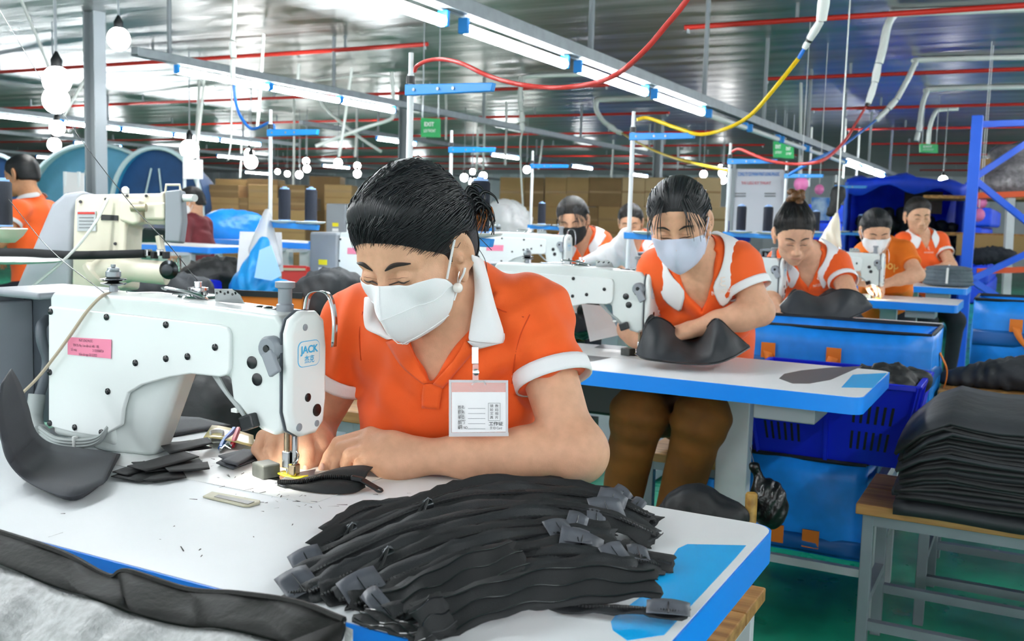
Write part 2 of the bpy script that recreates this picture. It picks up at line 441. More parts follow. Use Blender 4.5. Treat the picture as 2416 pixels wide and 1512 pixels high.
# ------------------------------------------------------------------ fluorescent light lines
def tube_light(x, y0, y1, z, label, group, lit=True):
    t = thing('fluorescent_tube', label, 'lamp', (x, y0, z), group)
    MB().tube([(x, y0 + 0.02, z), (x, y1 - 0.02, z)], 0.024, 10).build('glass_tube', TUBE if lit else WHITEP, t, True)
    for y in (y0 + 0.012, y1 - 0.012): MB().box((x, y, z + 0.012), (0.05, 0.024, 0.07)).build('end_holder', BLUEP, t, bevel=0.004)
    return t
def trough(x, y0, y1, z, label, rods, rod_top=CEIL):
    t = thing('light_trough', label, 'light trough', (x, y0, z))
    MB().box((x + 0.035, (y0 + y1) / 2, z + 0.085), (0.075, y1 - y0, 0.055)).build('channel', STEEL, t, bevel=0.004)
    for s in (-1, 1): MB().box((x + 0.035 + s * 0.036, (y0 + y1) / 2, z + 0.055), (0.004, y1 - y0, 0.02)).build('lip', STEEL, t)
    for y in rods: MB().tube([(x + 0.035, y, z + 0.1), (x + 0.035, y, rod_top)], 0.018, 8).build('hanging_rod', GREYP, t, True)
TX, TZ = -2.37, 2.0
trough(TX, -4, 26, TZ, 'long metal light trough running above the sewing row', [-1.9, 0.9, 3.1, 5.34, 7.53, 9.4, 11.4, 13.6, 15.9, 18.3, 20.8])
for k in range(-5, 17):
    y = 3.97 + 1.27 * k; lit = y < 7.3 or 13.2 < y < 17.0
    ll = {-1: 'fluorescent tube cut by the top edge above the woman', 0: 'bright fluorescent tube right of the thread stand arm', 1: 'third lit fluorescent tube, crossed by the red cable',
          2: 'last lit fluorescent tube before the dark stretch of the trough'}.get(k)
    o_ = ['first', 'second', 'third', 'fourth', 'fifth', 'sixth', 'seventh', 'eighth', 'ninth', 'tenth', 'eleventh', 'twelfth', 'last']
    if ll is None:
        if y < 2.3: ll = 'fluorescent tube of the main line above or behind the viewer, %s from the rear' % o_[k + 5]
        elif lit: ll = '%s small lit tube at the far end of the main trough' % o_[min(12, k - 8)]
        elif k < 9: ll = '%s unlit tube after the lit stretch of the main trough' % o_[k - 3]
        else: ll = '%s unlit tube beyond the far lit stretch of the main trough' % o_[k - 11]
    tube_light(TX, y, y + 1.12, TZ, ll, 'tubes of the main light line', lit)
trough(-6.27, 5.55, 26, 2.26, 'light trough of the left line, continuing as a bare grey rail', [5.9, 8.0, 11, 14, 17, 20])
for k, (a, b_) in enumerate([(6.0, 7.1), (7.12, 8.14), (8.16, 9.1)]):
    tube_light(-6.27, a, b_, 2.26, ['nearest', 'middle', 'farthest'][k] + ' lit tube of the left light line', 'tubes of the left light line')
trough(-13.0, 7.0, 15.5, 2.36, 'light trough of the far left line', [8, 11, 14])
for k in range(6): tube_light(-13.0, 8.05 + k * 1.08, 9.1 + k * 1.08, 2.36, ['nearest', 'second', 'third', 'fourth', 'fifth', 'farthest'][k] + ' lit tube of the far left light line above the tents', 'tubes of the far left light line')
for x_, nm in ((-10.0, 'left middle'), (-17.5, 'deep left'), (-24.0, 'deepest left')):  # extra light lines, added to brighten the dim far hall
    trough(x_, 12, 34, 2.4, 'bare ' + nm + ' light trough added to brighten the far depth of the hall', [14, 20, 26])
    for k in range(5): tube_light(x_, 14 + k * 4, 15.2 + k * 4, 2.4, ['nearest', 'second', 'third', 'fourth', 'farthest'][k] + ' lit tube of the ' + nm + ' line added to brighten the far depth', 'far tubes of the ' + nm + ' line')
trough(1.5, -4, 24, 2.3, 'light trough of the aisle to the right', [0, 4, 8, 12])
for k in range(12): tube_light(1.5, -3 + k * 2.1, -1.8 + k * 2.1, 2.3, '%s lit tube from the rear above the aisle on the right' % o_[k], 'tubes of the right aisle line')

# hanging bulbs
def bulb(px, py, d, label, r=0.062, cord=True, group='bare hanging bulbs'):
    c = at(px, py, d); t = thing('hanging_bulb', label, 'lamp', c, group)
    MB().ball(c, (r, r, r * 1.05), 16, 10).build('glass_globe', BULB, t, 'all')
    MB().lathe(c + V(0, 0, r * 0.9), [(r * 0.4, 0), (r * 0.42, r * 0.6), (r * 0.25, r * 0.9), (r * 0.1, r * 1.2)], 10).build('socket', BLACKP, t, True)
    if cord: MB().tube([c + V(0, 0, r * 2), (c[0], c[1], CEIL)], 0.006, 5).build('cord', GREYP, t)
bulb(280, 92, 5.6, 'bare bulb hanging from the foil ceiling at upper left')
bulb(134, 190, 6.2, 'upper of the two blazing bulbs left of the column', 0.085)
bulb(132, 236, 6.6, 'lower of the two blazing bulbs left of the column', 0.085)
bulb(135, 302, 8.4, 'bulb just below the far left light line'); bulb(128, 341, 9.5, 'lowest bulb of the string above the seated man')
bulb(592, 382, 13, 'bulb left of the blue-armed thread stand', 0.085); bulb(588, 362, 15, 'smaller bulb just above another left of the thread stand', 0.07)
bulb(447, 352, 11, 'flat bright lamp above the teal tent', 0.1)
for px, py, d, lb in [(706, 412, 17, 'far bulb touching the blue-armed stand pole, middle of three'), (724, 398, 17, 'far bulb touching the blue-armed stand pole, upper right of three'), (722, 380, 18, 'far bulb topmost near the stand with the net bag'), (678, 410, 22, 'tiny far bulb left of the three by the stand'),
    (798, 384, 15, 'far bulb on a crooked arm left of the woman\'s hair'), (843, 410, 16, 'far bulb at the edge of the foreground woman\'s hair, lower one'), (843, 391, 18, 'far bulb at the edge of the foreground woman\'s hair, upper one'), (1095, 419, 16, 'far bulb right of the foreground woman\'s crown'),
    (1114, 431, 18, 'far bulb just left of the tall black cone, lower one'), (1140, 415, 16, 'far bulb just above the tall black cone'), (1243, 400, 17, 'far bulb at the arm of the stand before the box wall'), (1660, 411, 17, 'far bulb above the hair of the woman in brown trousers'), (1704, 408, 16, 'far bulb left of the notice board, upper middle'),
    (1706, 425, 17, 'far bulb left of the notice board, lowest'), (2225, 425, 14, 'far bulb over the blue booth'), (708, 455, 22, 'lowest tiny far bulb by the stand with the net bag'), (655, 405, 24, 'leftmost tiny far bulb by the stand with the net bag'), (1115, 405, 22, 'tiny far bulb above the bulb beside the tall cone'), (1700, 395, 22, 'topmost tiny far bulb left of the notice board')]:
    bulb(px, py, d, lb, 0.06, group='far bulbs in the depth of the hall')
# ================================================================== sewing tables
LAMI = mat('white_laminate', '#eef4f7', 0.4, var=0.03, vscale=6)
EDGE = mat('blue_edge_band', '#0a90ff', 0.3)
CYAN = mat('light_blue_decal', '#00b4ff', 0.3)
DECG = mat('grey_decal', '#54585c', 0.35)
FRAMEW = mat('pale_grey_frame', '#c6ccd0', 0.4, var=0.1, vscale=9)
N1 = V(-0.993, 1.1807, TOP)
STN = [N1, V(-1.04, 2.80, TOP), V(-1.03, 4.45, TOP), V(-1.05, 6.08, TOP), V(-1.1, 7.72, TOP)]
def round_rect(x0, x1, y0, y1, r, n=5, z=0.0):
    out = []
    for cx_, cy_, a0 in ((x1 - r, y1 - r, 0), (x0 + r, y1 - r, 90), (x0 + r, y0 + r, 180), (x1 - r, y0 + r, 270)):
        for i in range(n + 1):
            a = math.radians(a0 + 90 * i / n); out.append(V(cx_ + r * math.cos(a), cy_ + r * math.sin(a), z))
    return out
def sewing_table(name, label, p, x0=-0.55, x1=0.705, y0=-0.38, y1=0.13, decals=(), cover=None, group='sewing tables in the row', leg_x=0.33, drawer=True):
    t = thing(name, label, 'table', (p[0], p[1], 0), group); z = p[2]; o = V(p[0], p[1], 0)
    MB().prism([q + o for q in round_rect(x0, x1, y0, y1, 0.03, z=z - 0.042)], (0, 0, 0.0412)).build('edge_band', EDGE, t, True)
    MB().prism([q + o for q in round_rect(x0 + .0025, x1 - .0025, y0 + .0025, y1 - .0025, 0.03, z=z - 0.001)], (0, 0, 0.001)).build('tabletop', LAMI, t)
    for nm, pts, m in decals:
        MB().prism([V(a, b, z + 0.0001) + o for a, b in pts], (0, 0, 0.0003)).build('decal', m, t)
    for x in (leg_x, x0 + 0.12):
        L = MB().box(o + V(x, -0.08, z / 2 - 0.02), (0.09, 0.05, z - 0.06)).build('leg', FRAMEW, t, bevel=0.004)
        MB().box(o + V(x, -0.08, 0.03), (0.06, 0.44, 0.045)).build('foot_bar', FRAMEW, t, bevel=0.004)
        MB().box(o + V(x, -0.08, z - 0.05), (0.06, 0.36, 0.02)).build('bracket', FRAMEW, t)
    MB().box(o + V((leg_x + x0 + .12) / 2, -0.0, 0.16), (leg_x - x0 - 0.12, 0.03, 0.03)).build('cross_bar', FRAMEW, t)
    if drawer:
        MB().box(o + V(0.52, -0.27, z - 0.062), (0.15, 0.17, 0.04)).build('drawer', GREYP, t, bevel=0.004)
        MB().box(o + V(-0.1, -0.02, z - 0.11), (0.3, 0.2, 0.13)).build('motor_box', BLACKP, t, bevel=0.012)
    return t
def loc(pts, p, z=TOP):   # pixels on the table plane -> station-local xy
    return [tuple((on(a, b, z) - p)[:2]) for a, b in pts]
d1 = loc([(1622, 1284), (1760, 1287), (1742, 1318), (1700, 1390), (1655, 1462), (1625, 1511), (1480, 1511), (1446, 1487), (1441, 1467), (1452, 1452), (1530, 1395), (1583, 1318), (1600, 1294)], N1)
d1 = [(min(a, 0.7), b) for a, b in d1]
t1 = sewing_table('sewing_table', 'nearest white sewing table with blue edge, covered in black zipper strips', N1, x1=0.713, y0=-0.42, decals=[('b', d1, CYAN)], group='sewing tables in the row', drawer=False)
p2 = STN[1]
d2 = [('g', loc([(1838, 893), (1850, 882), (1890, 874), (1960, 867), (2035, 864), (2010, 874), (1960, 896), (1910, 905), (1870, 905)], p2), DECG),
      ('b', loc([(2012, 884), (2093, 880), (2060, 915), (1985, 914)], p2), CYAN),
      ('h', loc([(1372, 855), (1385, 828), (1420, 812), (1480, 818), (1500, 830), (1450, 842), (1400, 852)], p2), DECG)]
t2 = sewing_table('sewing_table', 'white sewing table with grey and blue patches before the woman in brown trousers', p2, decals=d2, leg_x=0.33)
t3 = sewing_table('sewing_table', 'third sewing table from the front, behind the open blue tote', STN[2])
t4 = sewing_table('sewing_table', 'fourth sewing table from the front, its white top shining', STN[3])
t5 = sewing_table('sewing_table', 'farthest sewing table of the row, holding the grey fabric bundle', STN[4])

# ================================================================== sewing machines (origin at the needle, arm along -x, operator at +y)
MWHITE = mat('machine_white', '#dfe8e6', 0.32, var=0.06, vscale=9, coat=0.25)
MWHITE2 = mat('machine_white_plate', '#e9f0ef', 0.3, coat=0.25)
MGREY = mat('machine_grey', '#8d949b', 0.42, var=0.1, vscale=7)
MGREYD = mat('machine_grey_dark', '#5b626a', 0.45)
CHROME = mat('chrome', '#d3d6d8', 0.14, 1.0)
BRASSY = mat('worn_steel', '#9c8f7a', 0.3, 1.0, var=0.3, vscale=80)
BLKCAP = mat('black_cap', '#14181c', 0.25)
PINK = mat('pink_sticker', '#ee8aa8', 0.5)
INK = mat('dark_ink', '#5a3040', 0.6)
CABLE = mat('grey_cable', '#9fa7a6', 0.45)
BEIGE = mat('beige_cord', '#b9ab95', 0.7, bump=0.0006, bscale=400)
LOGOB = mat('cyan_logo', '#39b4e6', 0.4)
YELLOW = mat('yellow_plastic', '#e8dc28', 0.35)
YELLAB = mat('yellow_label', '#f2e21a', 0.5)
def ml(px, py, y):
    q = atY(px, py, N1[1] + y) - N1; return q
def make_machine(full=True):
    t = thing('sewing_machine', 'x', 'sewing machine', (0, 0, 0))
    prof = [(-.452, .108), (-.452, .246), (-.442, .256), (-.2, .258), (.034, .25), (.046, .236), (.046, .082), (.03, .072), (.004, .078), (-.05, .112), (-.056, .150), (-.095, .153),
            (-.118, .149), (-.150, .147), (-.20, .136), (-.25, .122), (-.29, .108)]
    body = MB().prism([V(x, -.078, z) for x, z in prof], (0, .088, 0)).build('body', MWHITE, t, bevel=0.012, bseg=3, angle=40)
    MB().box((-.376, -.042, .072), (.152, .072, .12)).build('lower_case', MWHITE, t, bevel=.01, bseg=3)
    c0 = [V(-.36, -.074, 0), V(-.33, -.076, 0), V(-.252, -.062, 0), V(-.24, -.05, 0), V(-.25, -.01, 0), V(-.36, -.006, 0)]; c1 = [V(-.36, -.074, .135), V(-.29, -.076, .135), V(-.195, -.064, .142), V(-.175, -.05, .145), V(-.185, -.006, .145), V(-.36, -.004, .135)]
    MB().add(c0 + c1, [(5, 4, 3, 2, 1, 0), (6, 7, 8, 9, 10, 11)] + [(i, (i + 1) % 6, 6 + (i + 1) % 6, 6 + i) for i in range(6)]).build('pillar', MWHITE, t, bevel=.012, bseg=3, angle=25)
    pl = [ml(a, b, -.082)[[0, 2]] for a, b in [(116, 722), (300, 742), (520, 766), (538, 772), (544, 790), (544, 868), (538, 884), (520, 889), (450, 882), (400, 890), (335, 908), (303, 928), (292, 965), (288, 1003), (240, 1030), (170, 1020), (116, 1005)]]
    cv = MB().prism([V(x, -.084, z) for x, z in pl], (0, .008, 0)).build('cover_plate', MWHITE2, t, bevel=0.003, bseg=2)
    for a, b in [(120, 735), (252, 748), (392, 766), (508, 819), (443, 841), (392, 846), (320, 856), (118, 878), (255, 923), (118, 998), (177, 1008), (240, 1020)]:
        q = ml(a, b, -.084); MB().lathe(q, [(.0055, 0), (.0052, .002), (.003, .0035)], 10, (0, -1, 0)).build('screw', BLKCAP, cv, True)
    # face plate at the needle end
    fo = [(-.076, .225), (-.064, .245), (-.03, .256), (.02, .254), (.046, .24), (.055, .2), (.055, .12), (.047, .085), (.02, .07), (-.03, .07), (-.062, .082), (-.076, .11)]
    fo = [(-.083 + (y + .076) * .66, z) for y, z in fo]
    fp = MB().prism([V(.046, y, z) for y, z in fo], (.018, 0, 0)).build('face_plate', MWHITE2, t, bevel=0.009, bseg=3, angle=50)
    MB().prism([V(.0455, y * 1.004, .163 + (z - .163) * 1.006) for y, z in fo], (.0015, 0, 0)).build('seam', MGREYD, t)
    for y, z, r in [(-.050, .232, .005), (-.043, .128, .0065), (-.022, .106, .0095), (-.062, .087, .006), (-.022, .086, .005)]:
        MB().lathe((.0635, y, z), [(r, 0), (r, .0015), (r * .7, .002)], 14, (1, 0, 0)).build('hole_cap', BLKCAP if r > .0062 else MGREY, fp, True)
    lg = round_rect(-.066, -.017, .174, .212, .01)
    MB().prism([V(.0642, q[0], q[1]) for q in lg], (.0004, 0, 0)).build('logo_ring', LOGOB, fp)
    lg = round_rect(-.065, -.018, .175, .211, .0095)
    bd = MB().prism([V(.0646, q[0], q[1]) for q in lg], (.0004, 0, 0)).build('logo_badge', MWHITE2, fp)
    if full:
        text('logo_text', 'JACK', (.0651, -.0415, .199), (0, 1, 0), (0, 0, 1), .015, LOGOB, fp, fit=.040, bold=.03)
        text('logo_text', '杰克', (.0651, -.0415, .184), (0, 1, 0), (0, 0, 1), .012, LOGOB, fp, fit=.022, bold=.012)
    # back of the head: big caps, presser lifter
    for a, b in [(595, 855), (637, 836), (607, 895)]:
        MB().lathe(ml(a, b, -.078), [(.0095, 0), (.0095, .0012), (.007, .002)], 16, (0, -1, 0)).build('hole_cap', BLKCAP, t, True)
    q = ml(635, 822, -.088); MB().lathe(q + V(0, .01, 0), [(.018, 0), (.018, .012), (.015, .016)], 18, (0, -1, 0)).build('lifter_hub', MGREY, t, True)
    e = ml(657, 882, -.09); MB().bar(q + V(0, -.004, -.004), e + V(0, -.006, 0), .022, .008, (0, 1, 0)).build('lifter_lever', MGREY, t, bevel=.003)
    MB().lathe(q + V(0, -.006, 0), [(.006, 0), (.005, .002)], 10, (0, -1, 0)).build('pivot_screw', BLKCAP, t, True)
    # top: thread posts, bobbin winder, guides
    def post(px, label='thread_post'):
        q = ml(px, 690, -.02); x = q[0]; pm = MB().lathe((x, -.02, .256), [(.007, -.004), (.007, .012)], 12).build(label, STEEL, t, True)
        MB().lathe((x, -.02, .266), [(.006, 0), (.019, .003), (.021, .005), (.008, .007), (.019, .010), (.021, .012), (.006, .015)], 16).build('tension_disc', CHROME, pm, True)
        MB().lathe((x, -.02, .280), [(.010, 0), (.0125, .002), (.0125, .010), (.010, .012), (.0095, .016), (.004, .018), (.004, .022)], 12).build('tension_nut', STEEL, pm, True)
    post(268)
    xg = ml(683, 740, -.02)[0]
    MB().lathe((xg, -.03, .248), [(.013, 0), (.013, .012), (.0105, .014), (.0105, .036), (.015, .038), (.015, .046), (.010, .047)], 14).build('oil_post', MGREY, t, True)
    xw = ml(462, 710, -.01)[0]
    w_ = MB().lathe((xw, -.005, .256), [(.03, 0), (.032, .002), (.03, .005), (.014, .006), (.012, .012), (.016, .013), (.016, .017), (.006, .018), (.006, .026)], 20).build('bobbin_winder', CHROME, t, True)
    MB().tube(smooth_path([(xw - .055, -.02, .268), (xw - .05, -.03, .271), (xw + .0, -.032, .268), (xw + .03, -.028, .262), (xw + .035, -.02, .257)], 5), .0028, 6, flat=1).build('winder_latch', CHROME, w_, True)
    xk = ml(540, 712, -.03)[0]
    MB().prism([V(xk - .028, -.03, .256), V(xk - .026, -.034, .276), V(xk + .012, -.036, .278), V(xk + .025, -.034, .270), V(xk + .03, -.03, .256)], (0, .002, 0)).build('thread_guide_plate', CHROME, t)
    for dx in (-.018, -.002, .014): MB().lathe((xk + dx, -.0365, .270), [(.002, 0), (.002, .001)], 8, (0, -1, 0)).build('guide_hole', BLKCAP, t)
    for px, py, r in [(633, 737, .011), (660, 737, .012), (612, 736, .008)]:
        x = ml(px, py, -.02)[0]; MB().lathe((x, -.02, .2495), [(r, 0), (r, .003), (r * .7, .005)], 14).build('oil_plug', BLKCAP, t, True)
    MB().tube(smooth_path([(xw - .1, -.03, .259), (xw - .12, -.04, .262), (xw - .1, -.05, .261), (xw - .06, -.035, .263), (xw - .03, -.03, .262)], 5), .0015, 5).build('wire_guide', CHROME, t, True)
    # take-up lever guard: a bent metal strip loop
    gp = smooth_path([(.040, -.022, .245), (.044, -.018, .274), (.056, -.010, .282), (.072, -.004, .275), (.080, -.002, .24), (.079, -.002, .20)], 5)
    G = [[p + V(0, s, 0) for s in (-.006, .006)] for p in gp]
    MB().sheet(G).build('take_up_guard', CHROME, t, True, solid=.0012)
    # cables under the arm, lamp block
    for k in range(3):
        pth = smooth_path([ml(503 + k * 5, 884, -.07), ml(528 + k * 4, 920 + k * 3, -.075), ml(560 + k * 2, 960, -.08), ml(582, 990, -.08)], 6)
        MB().tube(pth, .0026, 6).build('lamp_cable', CABLE, t, True)
    q = ml(588, 995, -.085); MB().box(q, (.026, .016, .022), (nrm(V(.9, 0, .35)), V(0, 1, 0), nrm(V(-.35, 0, .9)))).build('lamp_block', BLKCAP, t, bevel=.003)
    q2 = ml(556, 968, -.08); MB().box(q2, (.012, .008, .006)).build('cable_tie', WHITEP, t, bevel=.001)
    # needle bar, presser
    nx, px_ = ml(677, 1066, -.04)[0], ml(694, 1066, -.04)[0]
    MB().tube([(nx, -.04, .10), (nx, -.04, .03)], .0046, 10).build('needle_bar', BRASSY, t, True)
    MB().tube([(px_, -.038, .10), (px_, -.038, .02)], .0050, 10).build('presser_bar', CHROME, t, True)
    MB().box((nx + .002, -.041, .03), (.013, .012, .026)).build('needle_clamp', CHROME, t, bevel=.002)
    MB().tube([(nx, -.04, .02), (nx, -.04, .001)], .0011, 6).build('needle', CHROME, t, True)
    MB().box((px_, -.040, .016), (.014, .014, .018)).build('presser_shank', BRASSY, t, bevel=.003)
    MB().tube(smooth_path([(px_, -.036, .044), (px_ + .014, -.046, .04), (px_ + .012, -.052, .03), (px_ - .006, -.046, .024)], 5), .0012, 6).build('wire_loop', CHROME, t, True)
    G = [[V(nx - .012 + u * .046, -.048 + v * .016, .004 + .010 * max(0, (u - .5)) ** 1.5 + .004 * (1 - u) ** 3) for v in (0, 1)] for u in np.linspace(0, 1, 8)]
    MB().sheet(G).build('presser_foot', YELLOW, t, True, solid=.0022)
    MB().box((nx - .03, -.052, .012), (.034, .03, .022), (nrm(V(.9, -.3, 0)), nrm(V(.3, .9, 0)), V(0, 0, 1))).build('edge_guide', mat('dull_magnet', '#4a4e4c', .55, var=.3, vscale=60), t, bevel=.003)
    # bed plate flush with the table
    bp = MB().prism(round_rect(-.30, .14, -.125, .045, .006, z=.0003), (0, 0, .0007)).build('bed_plate', mat('bed_metal', '#eef2f2', .3, var=.06, vscale=30), t)
    MB().prism(round_rect(nx - .05, nx + .04, -.062, -.018, .008, z=.0011), (0, 0, .0004)).build('throat_plate', CHROME, t)
    # motor housing behind the pillar (open service bay)
    MB().box((-.54, -.005, .246), (.155, .17, .012)).build('housing_top', MGREY, t, bevel=.008, bseg=3)
    MB().box((-.61, -.01, .125), (.014, .165, .235)).build('housing_side', MGREY, t, bevel=.005)
    MB().box((-.535, .03, .125), (.15, .09, .23)).build('housing_block', MGREYD, t, bevel=.005)
    MB().box((-.583, -.05, .12), (.012, .07, .22)).build('housing_rib', MGREY, t, bevel=.004)
    for k in range(6): MB().box((-.50, -.018, .03 + k * .012), (.05, .006, .004)).build('housing_fin', MGREY, t)
    hz = smooth_path([V(-.52, -.03, .2), V(-.51, -.05, .19), V(-.507, -.052, .165), V(-.51, -.04, .13), V(-.515, -.045, .09), V(-.525, -.05, .06)], 6)
    MB().tube(hz, .009, 10).build('hose', MGREYD, t, True)
    MB().tube(smooth_path([V(-.525, -.05, .07), V(-.52, -.06, .03), V(-.49, -.075, .012), V(-.47, -.085, .016)], 6), .014, 12).build('cable_sleeve', CABLE, t, True)
    for k in range(3):
        pth = smooth_path([V(-.475, -.085, .014 + k * .005), V(-.42, -.094, .004 + k * .005), V(-.36, -.092, .008 + k * .005), V(-.325, -.088, .02 + k * .004), V(-.31, -.082, .045)], 6)
        MB().tube(pth, .0034, 6).build('loose_cable', CABLE, t, True)
    MB().box((-.375, -.094, .012), (.005, .008, .022)).build('cable_tie', WHITEP, t, bevel=.001)
    MB().lathe((-.452, -.0, .13), [(.012, -.001), (.012, .001)], 8, (1, 0, 0)).build('axle', BLKCAP, t)
    return t
MS = make_machine(True)
MS['label'] = 'white sewing machine in the foreground with pink inventory sticker and JACK badge'; MS['group'] = 'white lockstitch machines of the row'
MS.location = tuple(N1)
# the pink sticker and the beige cord of the first machine only
c4 = [ml(a, b, -.0855) + N1 for a, b in [(160, 795), (263, 801), (262, 846), (160, 836)]]
st = MB().prism(c4, (0, -.0004, 0)).build('pink_sticker', PINK, MS)
xd, yd = nrm(c4[1] - c4[0]), nrm(c4[0] - c4[3])
for (px, py), s_, tx, fit in [((203, 804), .0062, 'PHAT LONG PHUOC', .032), ((203, 816), .006, 'TEN TB: Máy 1 kim diện tử  A4B   1/08', .060), ((175, 825), .006, 'Số máy', .014), ((232, 828), .006, '21025930724', .026), ((208, 837), .006, 'Kiểm kê ngày 22/12/2023', .042)]:
    text('sticker_text', tx, ml(px, py, -.0862) + N1, xd, yd, s_, INK, MS, fit=fit)
for a in ((170, 803, 205, 804),): pass
cp = [(262, 692, -.03), (240, 699, -.086), (205, 735, -.09), (170, 785, -.092), (130, 840, -.095), (90, 890, -.095), (55, 925, -.095)]
MB().tube(smooth_path([ml(a, b, y) + N1 for a, b, y in cp], 6), .0028, 6).build('beige_cord', BEIGE, MS, True)
MS.matrix_basis = Matrix.Translation(Vector(N1))
for nm in ('pink_sticker', 'beige_cord', 'sticker_text'):
    for o in [x for x in kids(MS) if x.name.startswith(nm)]: o.matrix_parent_inverse = Matrix.Translation(-Vector(N1))
def machine_at(p, label):
    c = copy_tree(MS)
    for k in list(kids(c)):
        if k.name.startswith(('beige_cord', 'sticker_text', 'pink_sticker')): bpy.data.objects.remove(k)
    c.location = tuple(p); c['label'] = label; return c
M2 = machine_at(STN[1], 'white sewing machine of the woman in brown trousers')
M3 = machine_at(STN[2], 'white sewing machine of the woman with the top bun')
M4 = machine_at(V(-.80, 5.86, TOP), 'white sewing machine before the worker with the orange round-neck shirt')

# the small work lamps under the machine heads
def work_lamp(ms, p, power):
    ld = bpy.data.lights.new('needle_light', 'SPOT'); ld.energy = power; ld.color = (1.0, .93, .78); ld.spot_size = math.radians(95); ld.spot_blend = .8; ld.shadow_soft_size = .012
    lo = bpy.data.objects.new('needle_light', ld); COL.objects.link(lo); lo.parent = ms; lo.location = (-.004, -.108, .078)
    lo.rotation_euler = Vector((.03, .062, -.078)).to_track_quat('-Z', 'Y').to_euler()
work_lamp(MS, N1, 0.8); work_lamp(M4, STN[3], 2.5)
# ================================================================== people
def _r(a, ax):
    a = math.radians(a); c, s = math.cos(a), math.sin(a)
    return np.array({'x': [[1, 0, 0], [0, c, -s], [0, s, c]], 'y': [[c, 0, s], [0, 1, 0], [-s, 0, c]], 'z': [[c, -s, 0], [s, c, 0], [0, 0, 1]]}[ax])
HB = np.stack([-RW[:, 0], -RW[:, 2], -RW[:, 1]], 1)       # a head looking straight at the camera: right, forward, up
def head_rot(yaw, pitch, roll): return HB @ _r(yaw, 'z') @ _r(pitch, 'x') @ _r(roll, 'y')
SKIN = mat('skin', '#deac8c', 0.5, var=0.10, vscale=60, sss=0.12, bump=0.0005, bscale=500, spec=0.35)
SKIN2 = mat('skin_tan', '#c08c68', 0.5, var=0.10, vscale=60, sss=0.1, spec=0.35)
BROW = mat('brow_hair', '#2a2422', 0.7)
NAIL = mat('finger_nail', '#e0b3a0', 0.3)
ORANGE = mat('orange_knit', '#ff6418', 0.75, var=0.06, vscale=9, bump=0.0005, bscale=900, sheen=0.15)
ORANGE2 = mat('orange_cotton', '#f07a14', 0.8, var=0.12, vscale=9, bump=0.0005, bscale=900)
KNITW = mat('white_rib_knit', '#f2f3f5', 0.8, bump=0.0003, bscale=900)
MASKW = mat('white_mask', '#eef0f2', 0.8, bump=0.0002, bscale=700)
MASKB = mat('pale_blue_mask', '#cfd6ea', 0.8, var=0.06, vscale=20)
MASKK = mat('black_mask', '#17191c', 0.8)
BROWNT = mat('brown_trousers', '#7a4a0e', 0.8, var=0.35, vscale=10, bump=0.001, bscale=60)
DARKT = mat('dark_trousers', '#1b222c', 0.85, var=0.2, vscale=12)
MAROON = mat('maroon_jacket', '#7c3038', 0.8, var=0.2, vscale=10)
def hair_mat(name, col, hi, rough=0.42):
    m, N, L, b = node_mat(name)
    at_ = N.new('ShaderNodeAttribute'); at_.attribute_name = 'flow'
    mp = N.new('ShaderNodeMapping'); mp.inputs['Scale'].default_value = (1, 1, 1); L.new(at_.outputs['Vector'], mp.inputs[0])
    n = N.new('ShaderNodeTexNoise'); n.inputs['Scale'].default_value = 1.0; n.inputs['Detail'].default_value = 5; L.new(mp.outputs[0], n.inputs['Vector'])
    mx = N.new('ShaderNodeMix'); mx.data_type = 'RGBA'; mx.inputs[6].default_value = (*lin(col), 1); mx.inputs[7].default_value = (*lin(hi), 1)
    cr = N.new('ShaderNodeMapRange'); cr.inputs[1].default_value = 0.4; cr.inputs[2].default_value = 0.75; L.new(n.outputs[0], cr.inputs[0]); L.new(cr.outputs[0], mx.inputs[0])
    L.new(mx.outputs[2], b.inputs['Base Color']); b.inputs['Roughness'].default_value = rough; b.inputs['Specular IOR Level'].default_value = .35
    bn = N.new('ShaderNodeBump'); bn.inputs['Distance'].default_value = 0.003; bn.inputs['Strength'].default_value = 0.9; L.new(n.outputs[0], bn.inputs['Height']); L.new(bn.outputs[0], b.inputs['Normal'])
    return m
HAIRK = hair_mat('black_hair', '#08090b', '#1f2329'); HAIRB = hair_mat('dark_brown_hair', '#0c0a08', '#2a221c'); HAIRT = hair_mat('bun_brown_hair', '#3a2614', '#8a5a28')

